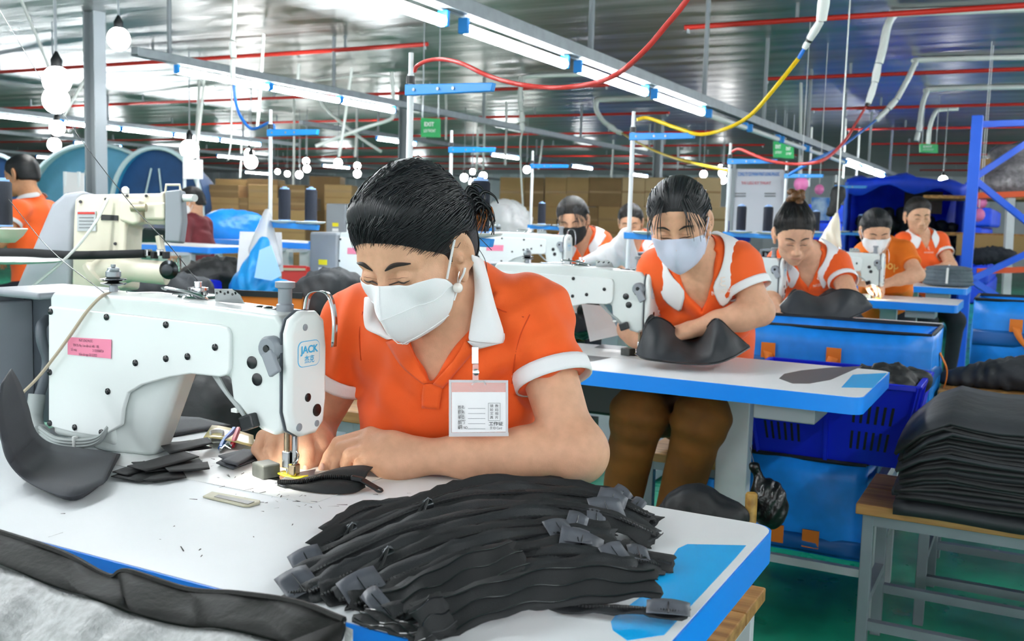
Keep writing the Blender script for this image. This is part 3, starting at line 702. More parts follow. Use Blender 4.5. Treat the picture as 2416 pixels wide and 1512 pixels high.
class Head:
    def __init__(s, c, Rm, k): s.c = np.asarray(c, float); s.R = Rm; s.k = k
    def P(s, x, y, z): return s.c + s.R @ (V(x, y, z) * s.k)
    def ell(s, S, c, r, k=0.01, sub=False, rot=None): S.ell(s.P(*c), V(*r) * s.k, s.R if rot is None else s.R @ rot, k * s.k, sub)
    def cap(s, S, a, b, ra, rb, k=0.01, sub=False): S.cap(s.P(*a), s.P(*b), ra * s.k, rb * s.k, k * s.k, sub)
def head_sdf(S, H, mouth=True):
    H.ell(S, (0, -.010, .03), (.077, .092, .088), .02)
    H.ell(S, (0, .045, .042), (.060, .046, .052), .03)
    H.ell(S, (0, .032, -.025), (.066, .060, .072), .02)
    H.ell(S, (0, .028, -.07), (.055, .055, .042), .03)
    for e in (-1, 1):
        H.ell(S, (e * .043, .058, -.020), (.024, .024, .022), .02)
        H.cap(S, (e * .010, .086, .024), (e * .046, .073, .022), .009, .008, .014)
    H.ell(S, (0, .070, -.098), (.023, .019, .018), .02)
    for e in (-1, 1): H.ell(S, (e * .032, .100, .003), (.020, .017, .010), .012, True)
    for e in (-1, 1): H.ell(S, (e * .032, .0775, .0), (.0165, .0145, .0125), .003)
    H.cap(S, (0, .090, .012), (0, .108, -.034), .008, .0105, .012)
    H.ell(S, (0, .110, -.036), (.011, .011, .010), .008)
    for e in (-1, 1): H.ell(S, (e * .013, .099, -.040), (.009, .011, .0085), .006)
    if mouth:
        H.ell(S, (0, .086, -.066), (.030, .012, .018), .015)
        H.cap(S, (-.018, .0935, -.0615), (.018, .0935, -.0615), .005, .005, .006); H.cap(S, (-.015, .0925, -.0715), (.015, .0925, -.0715), .006, .006, .006)
    for e in (-1, 1):
        tilt = _r(-12, 'x') @ _r(e * 30, 'z')
        H.ell(S, (e * .081, -.012, -.002), (.0075, .022, .039), .006, rot=tilt)
        H.ell(S, (e * .078, -.004, -.042), (.0065, .010, .013), .008)
        H.ell(S, (e * .090, -.008, -.004), (.0075, .013, .025), .004, True, rot=tilt)
        H.ell(S, (e * .083, -.002, -.012), (.005, .006, .008), .006)
def hand_sdf(S, wr, kn, nrmal, side, curl=0.8, scale=1.0, spread=1.0):
    """wr wrist, kn middle knuckle, nrmal back-of-hand normal, side +1: thumb on +x of (dir x normal)"""
    d = nrm(kn - wr); n = nrm(nrmal - d * np.dot(nrmal, d)); a = np.cross(d, n) * side
    s = scale; L = np.linalg.norm(kn - wr)
    S.cap(wr, wr + d * L * .35, .026 * s, .026 * s, .01, flat=(n, 1.5))
    for i, o in enumerate((.028, .010, -.010, -.028)):
        S.cap(wr + d * .02 + a * o * .5, wr + d * (L - .004 * abs(i - 1)) + a * o, .017 * s, .0115 * s, .012)
    for i, (o, l, r) in enumerate(((.029, .072, .0088), (.010, .080, .009), (-.010, .074, .0086), (-.028, .058, .0078))):
        p = wr + d * (L - .004 * abs(i - 1)) + a * o; ang = curl * (0.55 + .12 * i); t = d
        for j, fr in enumerate((.46, .30, .24)):
            c, sn = math.cos(ang), math.sin(ang); t2 = d * c - n * sn + a * (o * 1.5 * spread * (1 - j * .4)); t2 = nrm(t2)
            q = p + t2 * l * fr * s; S.cap(p, q, (r - j * .0008) * s, (r - (j + 1) * .0008) * s, .005); p = q; ang += curl * (.75 if j == 0 else .5)
    b = wr + d * .025 + a * .026 - n * .006
    p1 = b + nrm(d * .7 + a * .6 - n * .35) * .036 * s; p2 = p1 + nrm(d * .95 + a * .1 - n * .45) * .030 * s; p3 = p2 + nrm(d * .9 - a * .25 - n * .5) * .024 * s
    S.cap(wr + d * .01 + a * .012, b, .018 * s, .015 * s, .01); S.chain([b, p1, p2, p3], [.0135 * s, .0105 * s, .0092 * s, .008 * s], .006)
def arm_sdf(S, sh, el, wr, s=1.0):
    S.cap(sh, el, .050 * s, .041 * s, .02)
    m = el + (wr - el) * .28
    S.chain([el, m, el + (wr - el) * .65, wr], [.040 * s, .042 * s, .034 * s, .0265 * s], .02)
def torso_sdf(S, J, e=0.0, w=1.0):
    L, Rr, nk, bl, pv = J['shL'], J['shR'], J['neck'], J['belly'], J['pelvis']
    mid = (L + Rr) / 2; lat = nrm(L - Rr); up = nrm(nk - bl); fwd = nrm(np.cross(lat, up)); up = np.cross(fwd, lat)
    if np.dot(up, nk - bl) < 0: up = -up
    A = np.stack([lat, fwd, up], 1); hw = np.linalg.norm(L - Rr) / 2
    J['axes'] = (lat, fwd, up)
    S.cap(L - lat * .01, Rr + lat * .01, .058 + e, .058 + e, .04)
    S.cap(nk, mid, .062 + e, .075 + e, .05)
    ch = mid - up * .10 + fwd * .015; J['chest'] = ch
    S.ell(ch, V(hw * .86 * w + e, .108 * w + e, .17 + e), A, .06)
    for s in (-1, 1): S.ell(ch + lat * s * .068 + fwd * .062 - up * .055, V(.062 + e, .055 + e, .062 + e), A, .05)
    S.ell(bl, V(.138 * w + e, .108 * w + e, .17 + e), A, .07)
    S.cap(bl, pv, .13 * w + e, .15 * w + e, .06, flat=(fwd, 1.15))
def bounds(pts, m): P = np.array(pts); return P.min(0) - m, P.max(0) + m
def flow_attr(me, H, bun):
    """combed-hair coordinates: angle around the axis from the bun through the forehead, and distance along it"""
    n = len(me.vertices); co = np.empty(n * 3, np.float32); me.vertices.foreach_get('co', co); co = co.reshape(-1, 3)
    l = ((co - H.c) @ H.R) / H.k; ax = nrm(V(0, .10, .035) - np.array(bun)); q = l - np.array(bun)
    al = q @ ax; e1 = nrm(np.cross(ax, V(1, 0, 0))); e2 = np.cross(ax, e1); th = np.arctan2(q @ e2, q @ e1)
    A = me.attributes.new('flow', 'FLOAT_VECTOR', 'POINT')
    out = np.stack([np.cos(th) * 34, np.sin(th) * 34, al * 9], 1).astype(np.float32); A.data.foreach_set('vector', out.ravel())
def hair_cap(H, h, peak=.062, thick=.010, nape=-.072, extra=(), bun=(0, -.12, .01), front=None, skin=None):
    S = SDF(H.c - .17 * H.k, H.c + .17 * H.k, h)
    t = thick
    H.ell(S, (0, -.012, .032), (.077 + t * .8, .091 + t * .8, .090 + t), .02)
    H.ell(S, (0, .040, .050), (.058 + t, .046 + t, .048 + t), .03)
    H.ell(S, (0, -.048, -.015), (.064 + t * .5, .045 + t * .5, .055 + t * .5), .03)
    for c, r in extra: H.ell(S, c, r, .02)
    def pl(p, n, k=.008): S.plane(H.P(*p), H.R @ np.array(n, float), k * H.k)
    pl((0, .088, peak), (0, .052, -.056), .022)
    # behind and under the ears
    pl((0, .035, .0), (0, .07, -.085), .006); pl((0, -.03, -.040), (0, -.02, -1.0), .01); pl((0, -.1, nape), (0, 0, -1), .01)
    for e in (-1, 1): H.ell(S, (e * .088, -.004, -.004), (.022, .026, .042), .006, True)
    me = S.mesh('hair', 1, True)
    if skin is not None:            # let the hair lie thin on the skin along the hairline
        n = len(me.vertices); co = np.empty(n * 3, np.float32); me.vertices.foreach_get('co', co); co = co.reshape(-1, 3).astype(float); l = ((co - H.c) @ H.R) / H.k
        n1 = nrm(V(0, .052, -.056)); n2 = nrm(V(0, .07, -.085)); s1 = -((l - V(0, .088, peak)) @ n1); s2 = -((l - V(0, .035, 0)) @ n2); q = np.clip(np.minimum(s1, s2) / .045, 0, 1); w = (1 - q * q * (3 - 2 * q)) * .93
        for i in np.nonzero((w > .02) & (l[:, 1] > -.02))[0]:
            h_, nn, _, _ = skin.find_nearest(Vector(co[i]))
            if h_ is not None: co[i] = co[i] * (1 - w[i]) + (np.array(h_) + np.array(nn) * .0022) * w[i]
        me.vertices.foreach_set('co', co.astype(np.float32).ravel()); me.update()
    flow_attr(me, H, bun); return me
def strands(H, bvh, starts, end, n, r, jitter, lift, mname, seed=1, tail=0.0, skin=None):
    """thin locks that run over the head from the hairline to the knot"""
    R_ = random.Random(seed); mb = MB(); end = np.array(end)
    for i in range(n):
        a = R_.random() * (len(starts) - 1.001); k = int(a); f = a - k
        p0 = np.array(starts[k]) * (1 - f) + np.array(starts[k + 1]) * f + np.array([R_.gauss(0, jitter) for _ in range(3)]) * .5
        e = end + np.array([R_.gauss(0, jitter * .8) for _ in range(3)]); pts = []
        lf = lift + R_.random() ** 3 * .0035; wob = R_.uniform(-1, 1) * .006
        for j in range(13):
            u = j / 12 * R_.uniform(.97, 1.0); m = p0 * (1 - u) + e * u; m = m + nrm(m - np.array([0, -.01, .0])) * (.05 * math.sin(math.pi * u)) + V(wob * math.sin(6 * u), 0, 0)
            w = H.P(*m); hit = (skin if skin is not None and j < 2 else bvh).find_nearest(Vector(w))
            pts.append(np.array(hit[0]) + np.array(hit[1]) * (lf * (1 if 0 < j < 12 else .3)) if hit[0] is not None else w)
        mb.tube(pts, [r * (.12 + .88 * min(1, j / 4) * (1 - .6 * max(0, j - 8) / 4)) for j in range(13)], 3, cap=False)
    return mb
def mask_grid(H, prof, side, puff=1.0, nu=21):
    prof = np.array(prof, float); side = np.array(side, float); G = []
    n = 13; ip = np.linspace(0, len(prof) - 1, n); is_ = np.linspace(0, len(side) - 1, n)
    def smp(A, t):
        i = min(int(t), len(A) - 2); f = t - i; return A[i] * (1 - f) + A[i + 1] * f
    for j in range(n):
        c = smp(prof, ip[j]); s = smp(side, is_[j]); row = []
        for i in range(nu):
            u = -1 + 2 * i / (nu - 1); a = abs(u); C = V(0, c[0], c[1]); E = V(s[0], s[1], s[2]); M_ = V(s[0] * .62, c[0] * .62 + s[1] * .48, (c[1] + s[2]) / 2)
            p = C * (1 - a) ** 2 + M_ * 2 * a * (1 - a) + E * a * a; p[0] *= (1 if u > 0 else -1); row.append(H.P(*p))
        G.append(row)
    return G
MPROF = [(.1085, -.001), (.119, -.024), (.130, -.050), (.124, -.078), (.108, -.105), (.088, -.119), (.062, -.122)]
MSIDE = [(.060, .058, -.014), (.071, .032, -.030), (.0735, .022, -.045), (.072, .022, -.060), (.064, .030, -.084), (.048, .038, -.104), (.03, .045, -.114)]
def push_out(G, bvh, gap):
    out = []
    for row in G:
        r = []
        for p in row:
            h, n, _, _ = bvh.find_nearest(Vector(p)); h = np.array(h); n = np.array(n); d = np.dot(np.array(p) - h, n)
            r.append(np.array(p) + n * (gap - d) if d < gap else np.array(p))
        out.append(r)
    return out
def drape_line(bvh, pts, lift, rad, seg=6, taper=True):
    q = []
    for p in smooth_path(pts, 5):
        hit = bvh.find_nearest(Vector(p)); q.append(np.array(hit[0]) + np.array(hit[1]) * lift)
    n = len(q); return MB().tube(q, [rad * (1 - .75 * abs(2 * i / (n - 1) - 1) ** 2) if taper else rad for i in range(n)], seg, flat=.6)
def face_details(H, bvh, t, brow=1.0, mouth=False, h=0.0032):
    for e in (-1, 1):
        drape_line(bvh, [H.P(e * .013, .10, .0185), H.P(e * .03, .095, .0265), H.P(e * .05, .08, .0235)], .0004, h * brow * H.k).build('eyebrow', BROW, t, True)
        drape_line(bvh, [H.P(e * .017, .10, -.0045), H.P(e * .032, .10, -.0085), H.P(e * .047, .09, -.0045)], .0004, .0023 * H.k).build('lash_line', BROW, t, True)
        drape_line(bvh, [H.P(e * .018, .10, .0035), H.P(e * .032, .10, .0065), H.P(e * .046, .09, .0035)], .0001, .0009 * H.k).build('lid_crease', mat('lid_shadow', '#8a5c48', .6), t, True)
    if mouth: drape_line(bvh, [H.P(-.021, .1, -.0665), H.P(0, .11, -.066), H.P(.021, .1, -.0665)], .0002, .003 * H.k).build('lips', mat('lips', '#b06a5e', .5), t, True)
def cuff_ring(mb, c, d, r, w, n=18, flat=None):
    d = nrm(d); x, y, _ = frame(d); P = [c - d * w / 2, c - d * w / 4, c + d * w / 4, c + d * w / 2]
    mb.tube(P, [r, r * 1.015, r * 1.015, r], n, cap=False); return mb
# ------------------------------------------------------------------ the woman at the first machine
def wrinkle(me, specs):
    n = len(me.vertices); co = np.empty(n * 3, np.float32); me.vertices.foreach_get('co', co); co = co.reshape(-1, 3).astype(float)
    no = np.empty(n * 3, np.float32); me.vertex_normals.foreach_get('vector', no); no = no.reshape(-1, 3)
    disp = np.zeros(n)
    for c, d, lam, amp, rad in specs:
        q = co - np.asarray(c); r2 = (q * q).sum(1); d = nrm(d); ph = q @ d
        bend = (q @ np.cross(d, nrm(V(.3, .5, .8)))) * 3
        disp += amp * np.sin(2 * math.pi * ph / lam + bend) * np.exp(-r2 / rad ** 2)
    co += no * disp[:, None]; me.vertices.foreach_set('co', co.astype(np.float32).ravel()); me.update()
W1 = thing('person', 'woman in orange polo and white mask sewing in the foreground', 'person', (-0.62, 1.62, 0))
H1 = Head(at(979, 595, 1.50), head_rot(-31, -31, -2.6), .935)
J1 = dict(neck=at(1092, 742, 1.60), shL=at(1256, 748, 1.59), shR=at(858, 770, 1.70), belly=at(1062, 1075, 1.74), pelvis=at(1085, 1500, 1.86))
elL, wrL = at(1352, 1068, 1.515), at(968, 1078, 1.525)
elR, wrR = at(722, 1030, 1.80), at(742, 1046, 1.615)
hl = H1.c
lo, hi = bounds([H1.c + .14, H1.c - .14, elL, wrL, at(755, 1110, 1.53), elR, at(600, 1080, 1.58), J1['shL'], J1['shR'], at(640, 1110, 1.56)], .07)
lo[2] = TOP - .03
S = SDF(lo, hi, .0023)
head_sdf(S, H1, False)
S.cap(J1['neck'] - V(0, 0, .02), H1.P(0, -.030, -.045), .060, .054, .03)
torso_sdf(S, J1, -.004)
lat, fwd, up = J1['axes']; S.plane(J1['chest'] - up * .09, -up, .01)
arm_sdf(S, J1['shL'], elL, wrL, .94); S.ell(elL + (elL - wrL) * .05, V(.040, .040, .042), None, .03); arm_sdf(S, J1['shR'], elR, wrR, 1.0)
# left hand (right in the picture): explicit joints, the fingers bend down onto the zipper
def pts(*a): return [at(x, y, d) for x, y, d in a]
S.cap(wrL, at(925, 1066, 1.530), .030, .033, .02, flat=(nrm(-RW[:, 2]), 1.25))
for a, b in [((945, 1062, 1.535), (874, 1026, 1.548)), ((940, 1066, 1.528), (866, 1042, 1.536)), ((940, 1080, 1.522), (864, 1062, 1.524)), ((945, 1094, 1.518), (872, 1086, 1.514))]:
    S.cap(at(*a), at(*b), .023, .0135, .010)
S.ell(at(925, 1104, 1.520), V(.030, .022, .018), None, .015)
S.chain(pts((874, 1027, 1.549), (800, 1047, 1.552), (778, 1077, 1.553), (763, 1106, 1.549)), [.0132, .0120, .0104, .0086], .0025)     # index
S.chain(pts((866, 1044, 1.536), (807, 1060, 1.538), (796, 1086, 1.543), (790, 1109, 1.544)), [.0130, .0116, .0102, .0086], .0025)       # middle
S.chain(pts((864, 1064, 1.524), (826, 1074, 1.520), (817, 1094, 1.527), (820, 1112, 1.534)), [.0126, .0114, .0100, .0086], .0025)
S.chain(pts((874, 1087, 1.514), (850, 1098, 1.510), (844, 1112, 1.518), (852, 1122, 1.526)), [.0118, .0104, .0092, .008], .0025)
S.chain(pts((925, 1080, 1.545), (872, 1094, 1.562), (822, 1108, 1.562), (790, 1116, 1.555)), [.016, .0125, .0105, .009], .006)          # thumb
# right hand, behind the needle
S.cap(wrR, at(715, 1026, 1.605), .028, .032, .02)
for a, b in [((738, 1026, 1.605), (716, 1032, 1.578)), ((715, 1020, 1.61), (680, 1030, 1.585)), ((700, 1020, 1.615), (650, 1030, 1.595)), ((690, 1022, 1.62), (624, 1032, 1.605))]:
    S.cap(at(*a), at(*b), .022, .0140, .010)
S.chain(pts((716, 1034, 1.576), (723, 1066, 1.563), (722, 1090, 1.558), (720, 1113, 1.553)), [.0142, .0130, .0116, .0098], .0025)
S.chain(pts((682, 1032, 1.585), (672, 1062, 1.575), (670, 1084, 1.568), (674, 1104, 1.560)), [.0136, .0120, .0106, .009], .0025)
S.chain(pts((650, 1032, 1.592), (640, 1062, 1.582), (648, 1086, 1.573), (660, 1103, 1.564)), [.0134, .0118, .0104, .009], .0025)
S.chain(pts((624, 1034, 1.602), (609, 1060, 1.590), (626, 1086, 1.580), (646, 1102, 1.570)), [.0126, .0110, .0098, .0086], .0025)
S.chain(pts((748, 1028, 1.60), (757, 1056, 1.59), (745, 1084, 1.578), (737, 1106, 1.567)), [.017, .0135, .0118, .0095], .005)
me = S.mesh('body', 1, True); me.materials.append(SKIN); link('body', me, W1); B1 = bvh_of(me)
lat, fwd, up = J1['axes']
if np.dot(fwd, -RW[:, 2]) < 0: fwd = -fwd
# --- shirt
cufL = at(1304, 890, 1.556); aL = nrm(elL - J1['shL']); cufR = at(800, 872, 1.735); aR = nrm(elR - J1['shR'])
lo, hi = bounds([J1['shL'], J1['shR'], J1['pelvis'], J1['neck'], cufL, cufR, J1['belly']], .17); lo[2] = .45
S = SDF(lo, hi, .0042)
torso_sdf(S, J1, .008)
S.cap(J1['shL'] + aL * .005, cufL, .058, .053, .04); S.cap(J1['shR'], cufR, .064, .060, .04)
S.cap(J1['neck'] + up * .02, J1['neck'] - up * .03, .072, .085, .03)
e = cufL + aL * .004
S.op(lambda X, Y, Z: np.maximum(-((X - e[0]) * aL[0] + (Y - e[1]) * aL[1] + (Z - e[2]) * aL[2]), np.sqrt((X - e[0]) ** 2 + (Y - e[1]) ** 2 + (Z - e[2]) ** 2) - .066), e - .1, e + .1, .003, True)
e2 = cufR + aR * .004
S.op(lambda X, Y, Z: np.maximum(-((X - e2[0]) * aR[0] + (Y - e2[1]) * aR[1] + (Z - e2[2]) * aR[2]), np.sqrt((X - e2[0]) ** 2 + (Y - e2[1]) ** 2 + (Z - e2[2]) ** 2) - .07), e2 - .09, e2 + .09, .003, True)
nk = J1['neck']
S.cap(nk - up * .0, nk + nrm(H1.P(0, -.03, -.045) - nk) * .2, .064, .066, .006, True)
vb, _ = cast(B1, 1015, 903); v1, _ = cast(B1, 968, 800); v2, _ = cast(B1, 1112, 770)
n1 = np.cross(v1 - vb, RW[:, 2]); n1 = n1 if np.dot(n1, v2 - vb) > 0 else -n1
n2 = np.cross(v2 - vb, RW[:, 2]); n2 = n2 if np.dot(n2, v1 - vb) > 0 else -n2
S.wedge([(vb, n1), (vb, n2), (J1['neck'] + fwd * .02, fwd)], vb - .35, vb + .35, .004)
me = S.mesh('shirt', 2, True)
wrinkle(me, [(at(1240, 800, 1.55), nrm(RW[:, 0] * .5 + RW[:, 1] * .9), .05, .0042, .11), (at(1310, 800, 1.53), nrm(RW[:, 0] * .8 - RW[:, 1] * .5), .05, .0038, .1), (at(860, 830, 1.65), nrm(RW[:, 0] * .9 + RW[:, 1] * .3), .05, .004, .12),
             (at(920, 960, 1.65), nrm(RW[:, 0] * .7 - RW[:, 1] * .6), .06, .004, .12), (at(1180, 960, 1.6), nrm(RW[:, 0] * .6 + RW[:, 1] * .7), .07, .004, .12), (at(800, 760, 1.66), nrm(RW[:, 0] + RW[:, 1] * .2), .04, .003, .08)])

me.materials.append(ORANGE); link('polo_shirt', me, W1); BS = bvh_of(me)
cuff_ring(MB(), cufL - aL * .004, aL, .0605, .026, 28).build('sleeve_cuff', KNITW, W1, 'all', solid=.003)
cuff_ring(MB(), cufR - aR * .004, aR, .068, .026, 24).build('sleeve_cuff', KNITW, W1, 'all', solid=.003)
def surf(px, py, lift):
    best = None
    for b in (BS, B1):
        p, n = cast(b, px, py)
        if p is not None and (best is None or np.dot(p - CAM, RW[:, 2]) < np.dot(best - CAM, RW[:, 2])): best = p
    if best is None: best = at(px, py, 1.585)
    return best - RW[:, 2] * lift
def strip(inner, outer, li, lo_, nu=14, bul=.006, nv=6):
    A = smooth_path([surf(x, y, li) for x, y in inner], 6); Bq = smooth_path([surf(x, y, lo_) for x, y in outer], 6); G = []
    for k in range(nu):
        a = A[int(round(k / (nu - 1) * (len(A) - 1)))]; b = Bq[int(round(k / (nu - 1) * (len(Bq) - 1)))]
        G.append([a * (1 - t) + b * t - RW[:, 2] * bul * math.sin(math.pi * t) for t in np.linspace(0, 1, nv)])
    return MB().sheet(G)
# collar: a band round the back of the neck and two wings folded down
strip([(1112, 600), (1118, 650), (1120, 700), (1112, 750), (1104, 805)], [(1140, 612), (1154, 660), (1168, 715), (1190, 785), (1184, 812)], .016, .012, bul=.010).build('collar_wing', KNITW, W1, 'all', solid=.003, sub=1)
strip([(1104, 805), (1116, 815), (1128, 822)], [(1190, 786), (1190, 798), (1186, 808)], .013, .011, nu=5, bul=.006).build('collar_tip', KNITW, W1, 'all', solid=.003)
strip([(886, 700), (893, 745), (915, 785), (938, 800)], [(862, 700), (862, 770), (895, 790), (915, 800)], .010, .010, bul=.006).build('collar_wing', KNITW, W1, 'all', solid=.003, sub=1)
# placket flaps
strip([(958, 795), (985, 850), (1012, 900)], [(912, 806), (950, 865), (1000, 906)], .008, .006, bul=.003).build('placket_flap', ORANGE, W1, 'all', solid=.002)
strip([(1100, 800), (1070, 850), (1022, 905)], [(1118, 830), (1085, 868), (1046, 915)], .008, .006, bul=.003).build('placket_flap', ORANGE, W1, 'all', solid=.002)
strip([(1000, 905), (996, 935), (996, 962)], [(1046, 905), (1040, 940), (1036, 966)], .004, .004, nu=8, bul=.001).build('placket', ORANGE, W1, 'all', solid=.0015)
SEAM = mat('orange_seam', '#d8480c', .8)
for q in ([(1162, 722), (1190, 735), (1236, 748)], [(1250, 742), (1228, 790), (1214, 850), (1208, 905)], [(856, 735), (848, 790), (852, 850)]):
    MB().tube(smooth_path([surf(x, y, .0005) for x, y in q], 6), .0011, 5).build('seam_line', SEAM, W1, True)
# --- trousers down to the bench and floor
hipc = V(J1['pelvis'][0], J1['pelvis'][1] + .02, .52)
S = SDF(*bounds([hipc, V(hipc[0] - .3, 1.12, .02), V(hipc[0] + .2, 1.9, .6)], .14), .011)
S.cap(hipc - V(.08, 0, 0), hipc + V(.08, 0, 0), .11, .11, .05)
for sx in (-.10, .07):
    k_ = V(hipc[0] + sx, 1.38, .50); f_ = V(hipc[0] + sx - .02, 1.34, .10)
    S.cap(hipc + V(sx * .8, 0, 0), k_, .088, .066, .04); S.cap(k_, f_, .06, .045, .03)
me = S.mesh('trousers', 1); me.materials.append(DARKT); link('trousers', me, W1)
for sx in (-.10, .07): MB().box((hipc[0] + sx - .02, 1.29, .035), (.085, .22, .065)).build('shoe', BLACKP, W1, bevel=.02, bseg=3)
# --- hair
bunc = (-.036, -.125, .022)
me = hair_cap(H1, .0034, peak=.077, thick=.020, extra=[((.015, .045, .068), (.055, .042, .036)), ((0, -.03, .10), (.05, .06, .04)), ((-.035, -.108, .022), (.024, .024, .024))], bun=bunc, skin=B1)
me.materials.append(HAIRK); hair1 = link('hair', me, W1); BH = bvh_of(me)
hs = [(-.079, .026, .014), (-.067, .064, .034), (-.04, .086, .058), (0, .096, .066), (.04, .086, .058), (.067, .064, .034), (.079, .026, .014)]
mb = strands(H1, BH, hs, bunc, 520, .0010, .010, .0006, 'x', 3, skin=B1); mb.build('hair_strands', mat('hair_strand', '#15171b', .35), hair1, 'all')
nb = [(-.076, -.03, -.035), (-.06, -.07, -.06), (0, -.09, -.07), (.06, -.07, -.06), (.076, -.03, -.035)]
mb = strands(H1, BH, nb, bunc, 110, .0011, .008, .0006, 'x', 4, skin=B1); mb.build('hair_strands', MATS['hair_strand'], hair1, 'all')
# the little pony tail
pt = smooth_path(pts((1096, 492, 1.545), (1112, 470, 1.55), (1132, 484, 1.55), (1138, 512, 1.545), (1128, 538, 1.54)), 6); mb = MB()
R_ = random.Random(5)
for i in range(46):
    o = V(R_.gauss(0, 1), R_.gauss(0, 1), R_.gauss(0, 1)) * .0068; L_ = R_.uniform(.65, 1.0); k = max(4, int(len(pt) * L_))
    mb.tube([p + o * (1 + .8 * j / len(pt)) for j, p in enumerate(pt[:k])], [.0034 * (1 - .75 * j / k) for j in range(k)], 4)
mb.build('pony_tail', MATS['hair_strand'], hair1, 'all')
mb = MB()
for i in range(14):
    o = V(R_.gauss(0, 1), R_.gauss(0, 1), R_.gauss(0, 1)) * .005
    mb.tube([p + o * 1.4 for p in pt[-12:]], [.0016 * (1 - .7 * j / 12) for j in range(12)], 4)
mb.build('pony_tail_tip', mat('hair_tip', '#a8602a', .4), hair1, 'all')
mb = MB()       # loose wisps at the nape and temple
for a in [[(1105, 590), (1120, 620), (1135, 650), (1138, 690)], [(1108, 560), (1128, 585), (1145, 615), (1150, 650)], [(1112, 575), (1130, 610), (1128, 650), (1118, 685)], [(1108, 600), (1126, 640), (1140, 672)], [(1050, 590), (1054, 620), (1048, 645)], [(1100, 540), (1130, 560), (1160, 590)], [(1120, 520), (1128, 560), (1122, 600)]]:
    mb.tube(smooth_path([at(x, y, 1.515 + .012 * k) for k, (x, y) in enumerate(a)], 5), .0006, 4)
mb.build('loose_wisps', MATS['hair_strand'], hair1, 'all')
# --- face, mask, ear ring
face_details(H1, B1, W1, 1.9)
MG = push_out(mask_grid(H1, MPROF, MSIDE), B1, .0035)
mk = MB().sheet(MG).build('face_mask', MASKW, W1, 'all', solid=.0016, sub=1)
MB().tube([np.array(r[10]) + (np.array(r[10]) - H1.c) * .004 for r in MG], .0008, 5).build('mask_seam', MASKW, mk, True)
for j in (4, 9): MB().tube([np.array(p) + nrm(np.array(p) - H1.c) * .0012 for p in MG[j]], .0007, 5).build('mask_fold', MASKW, mk, True)
for sd in (0, -1):
    sg = -1 if sd == 0 else 1
    for r_, e_ in ((2, (.084, .002, .024)), (7, (.083, -.004, -.030))):
        a = np.array(MG[r_][sd]); b = H1.P(sg * e_[0], e_[1], e_[2]); ln = push_out([[a * (1 - u) + b * u for u in np.linspace(0, 1, 7)]], B1, .003)[0]
        MB().tube(smooth_path(ln, 3), .0019, 6).build('ear_loop', MASKW, mk, True)
PEARL = mat('pearl', '#f4efe8', 0.2, coat=0.6)
er = MB().ball(at(1080, 679, 1.468), .0078, 14, 10).build('pearl_earring', PEARL, W1, 'all')
MB().tube(smooth_path(pts((1083, 641, 1.474), (1080, 655, 1.470), (1079, 668, 1.468)), 4), .0009, 5).build('earring_hook', CHROME, er, True)
# --- finger nails
for x, y, d in [(760, 1100, 1.5405), (720, 1106, 1.5445)]:
    MB().ball(at(x, y, d), (.0045, .003, .006), 8, 6).build('finger_nail', NAIL, W1, 'all')
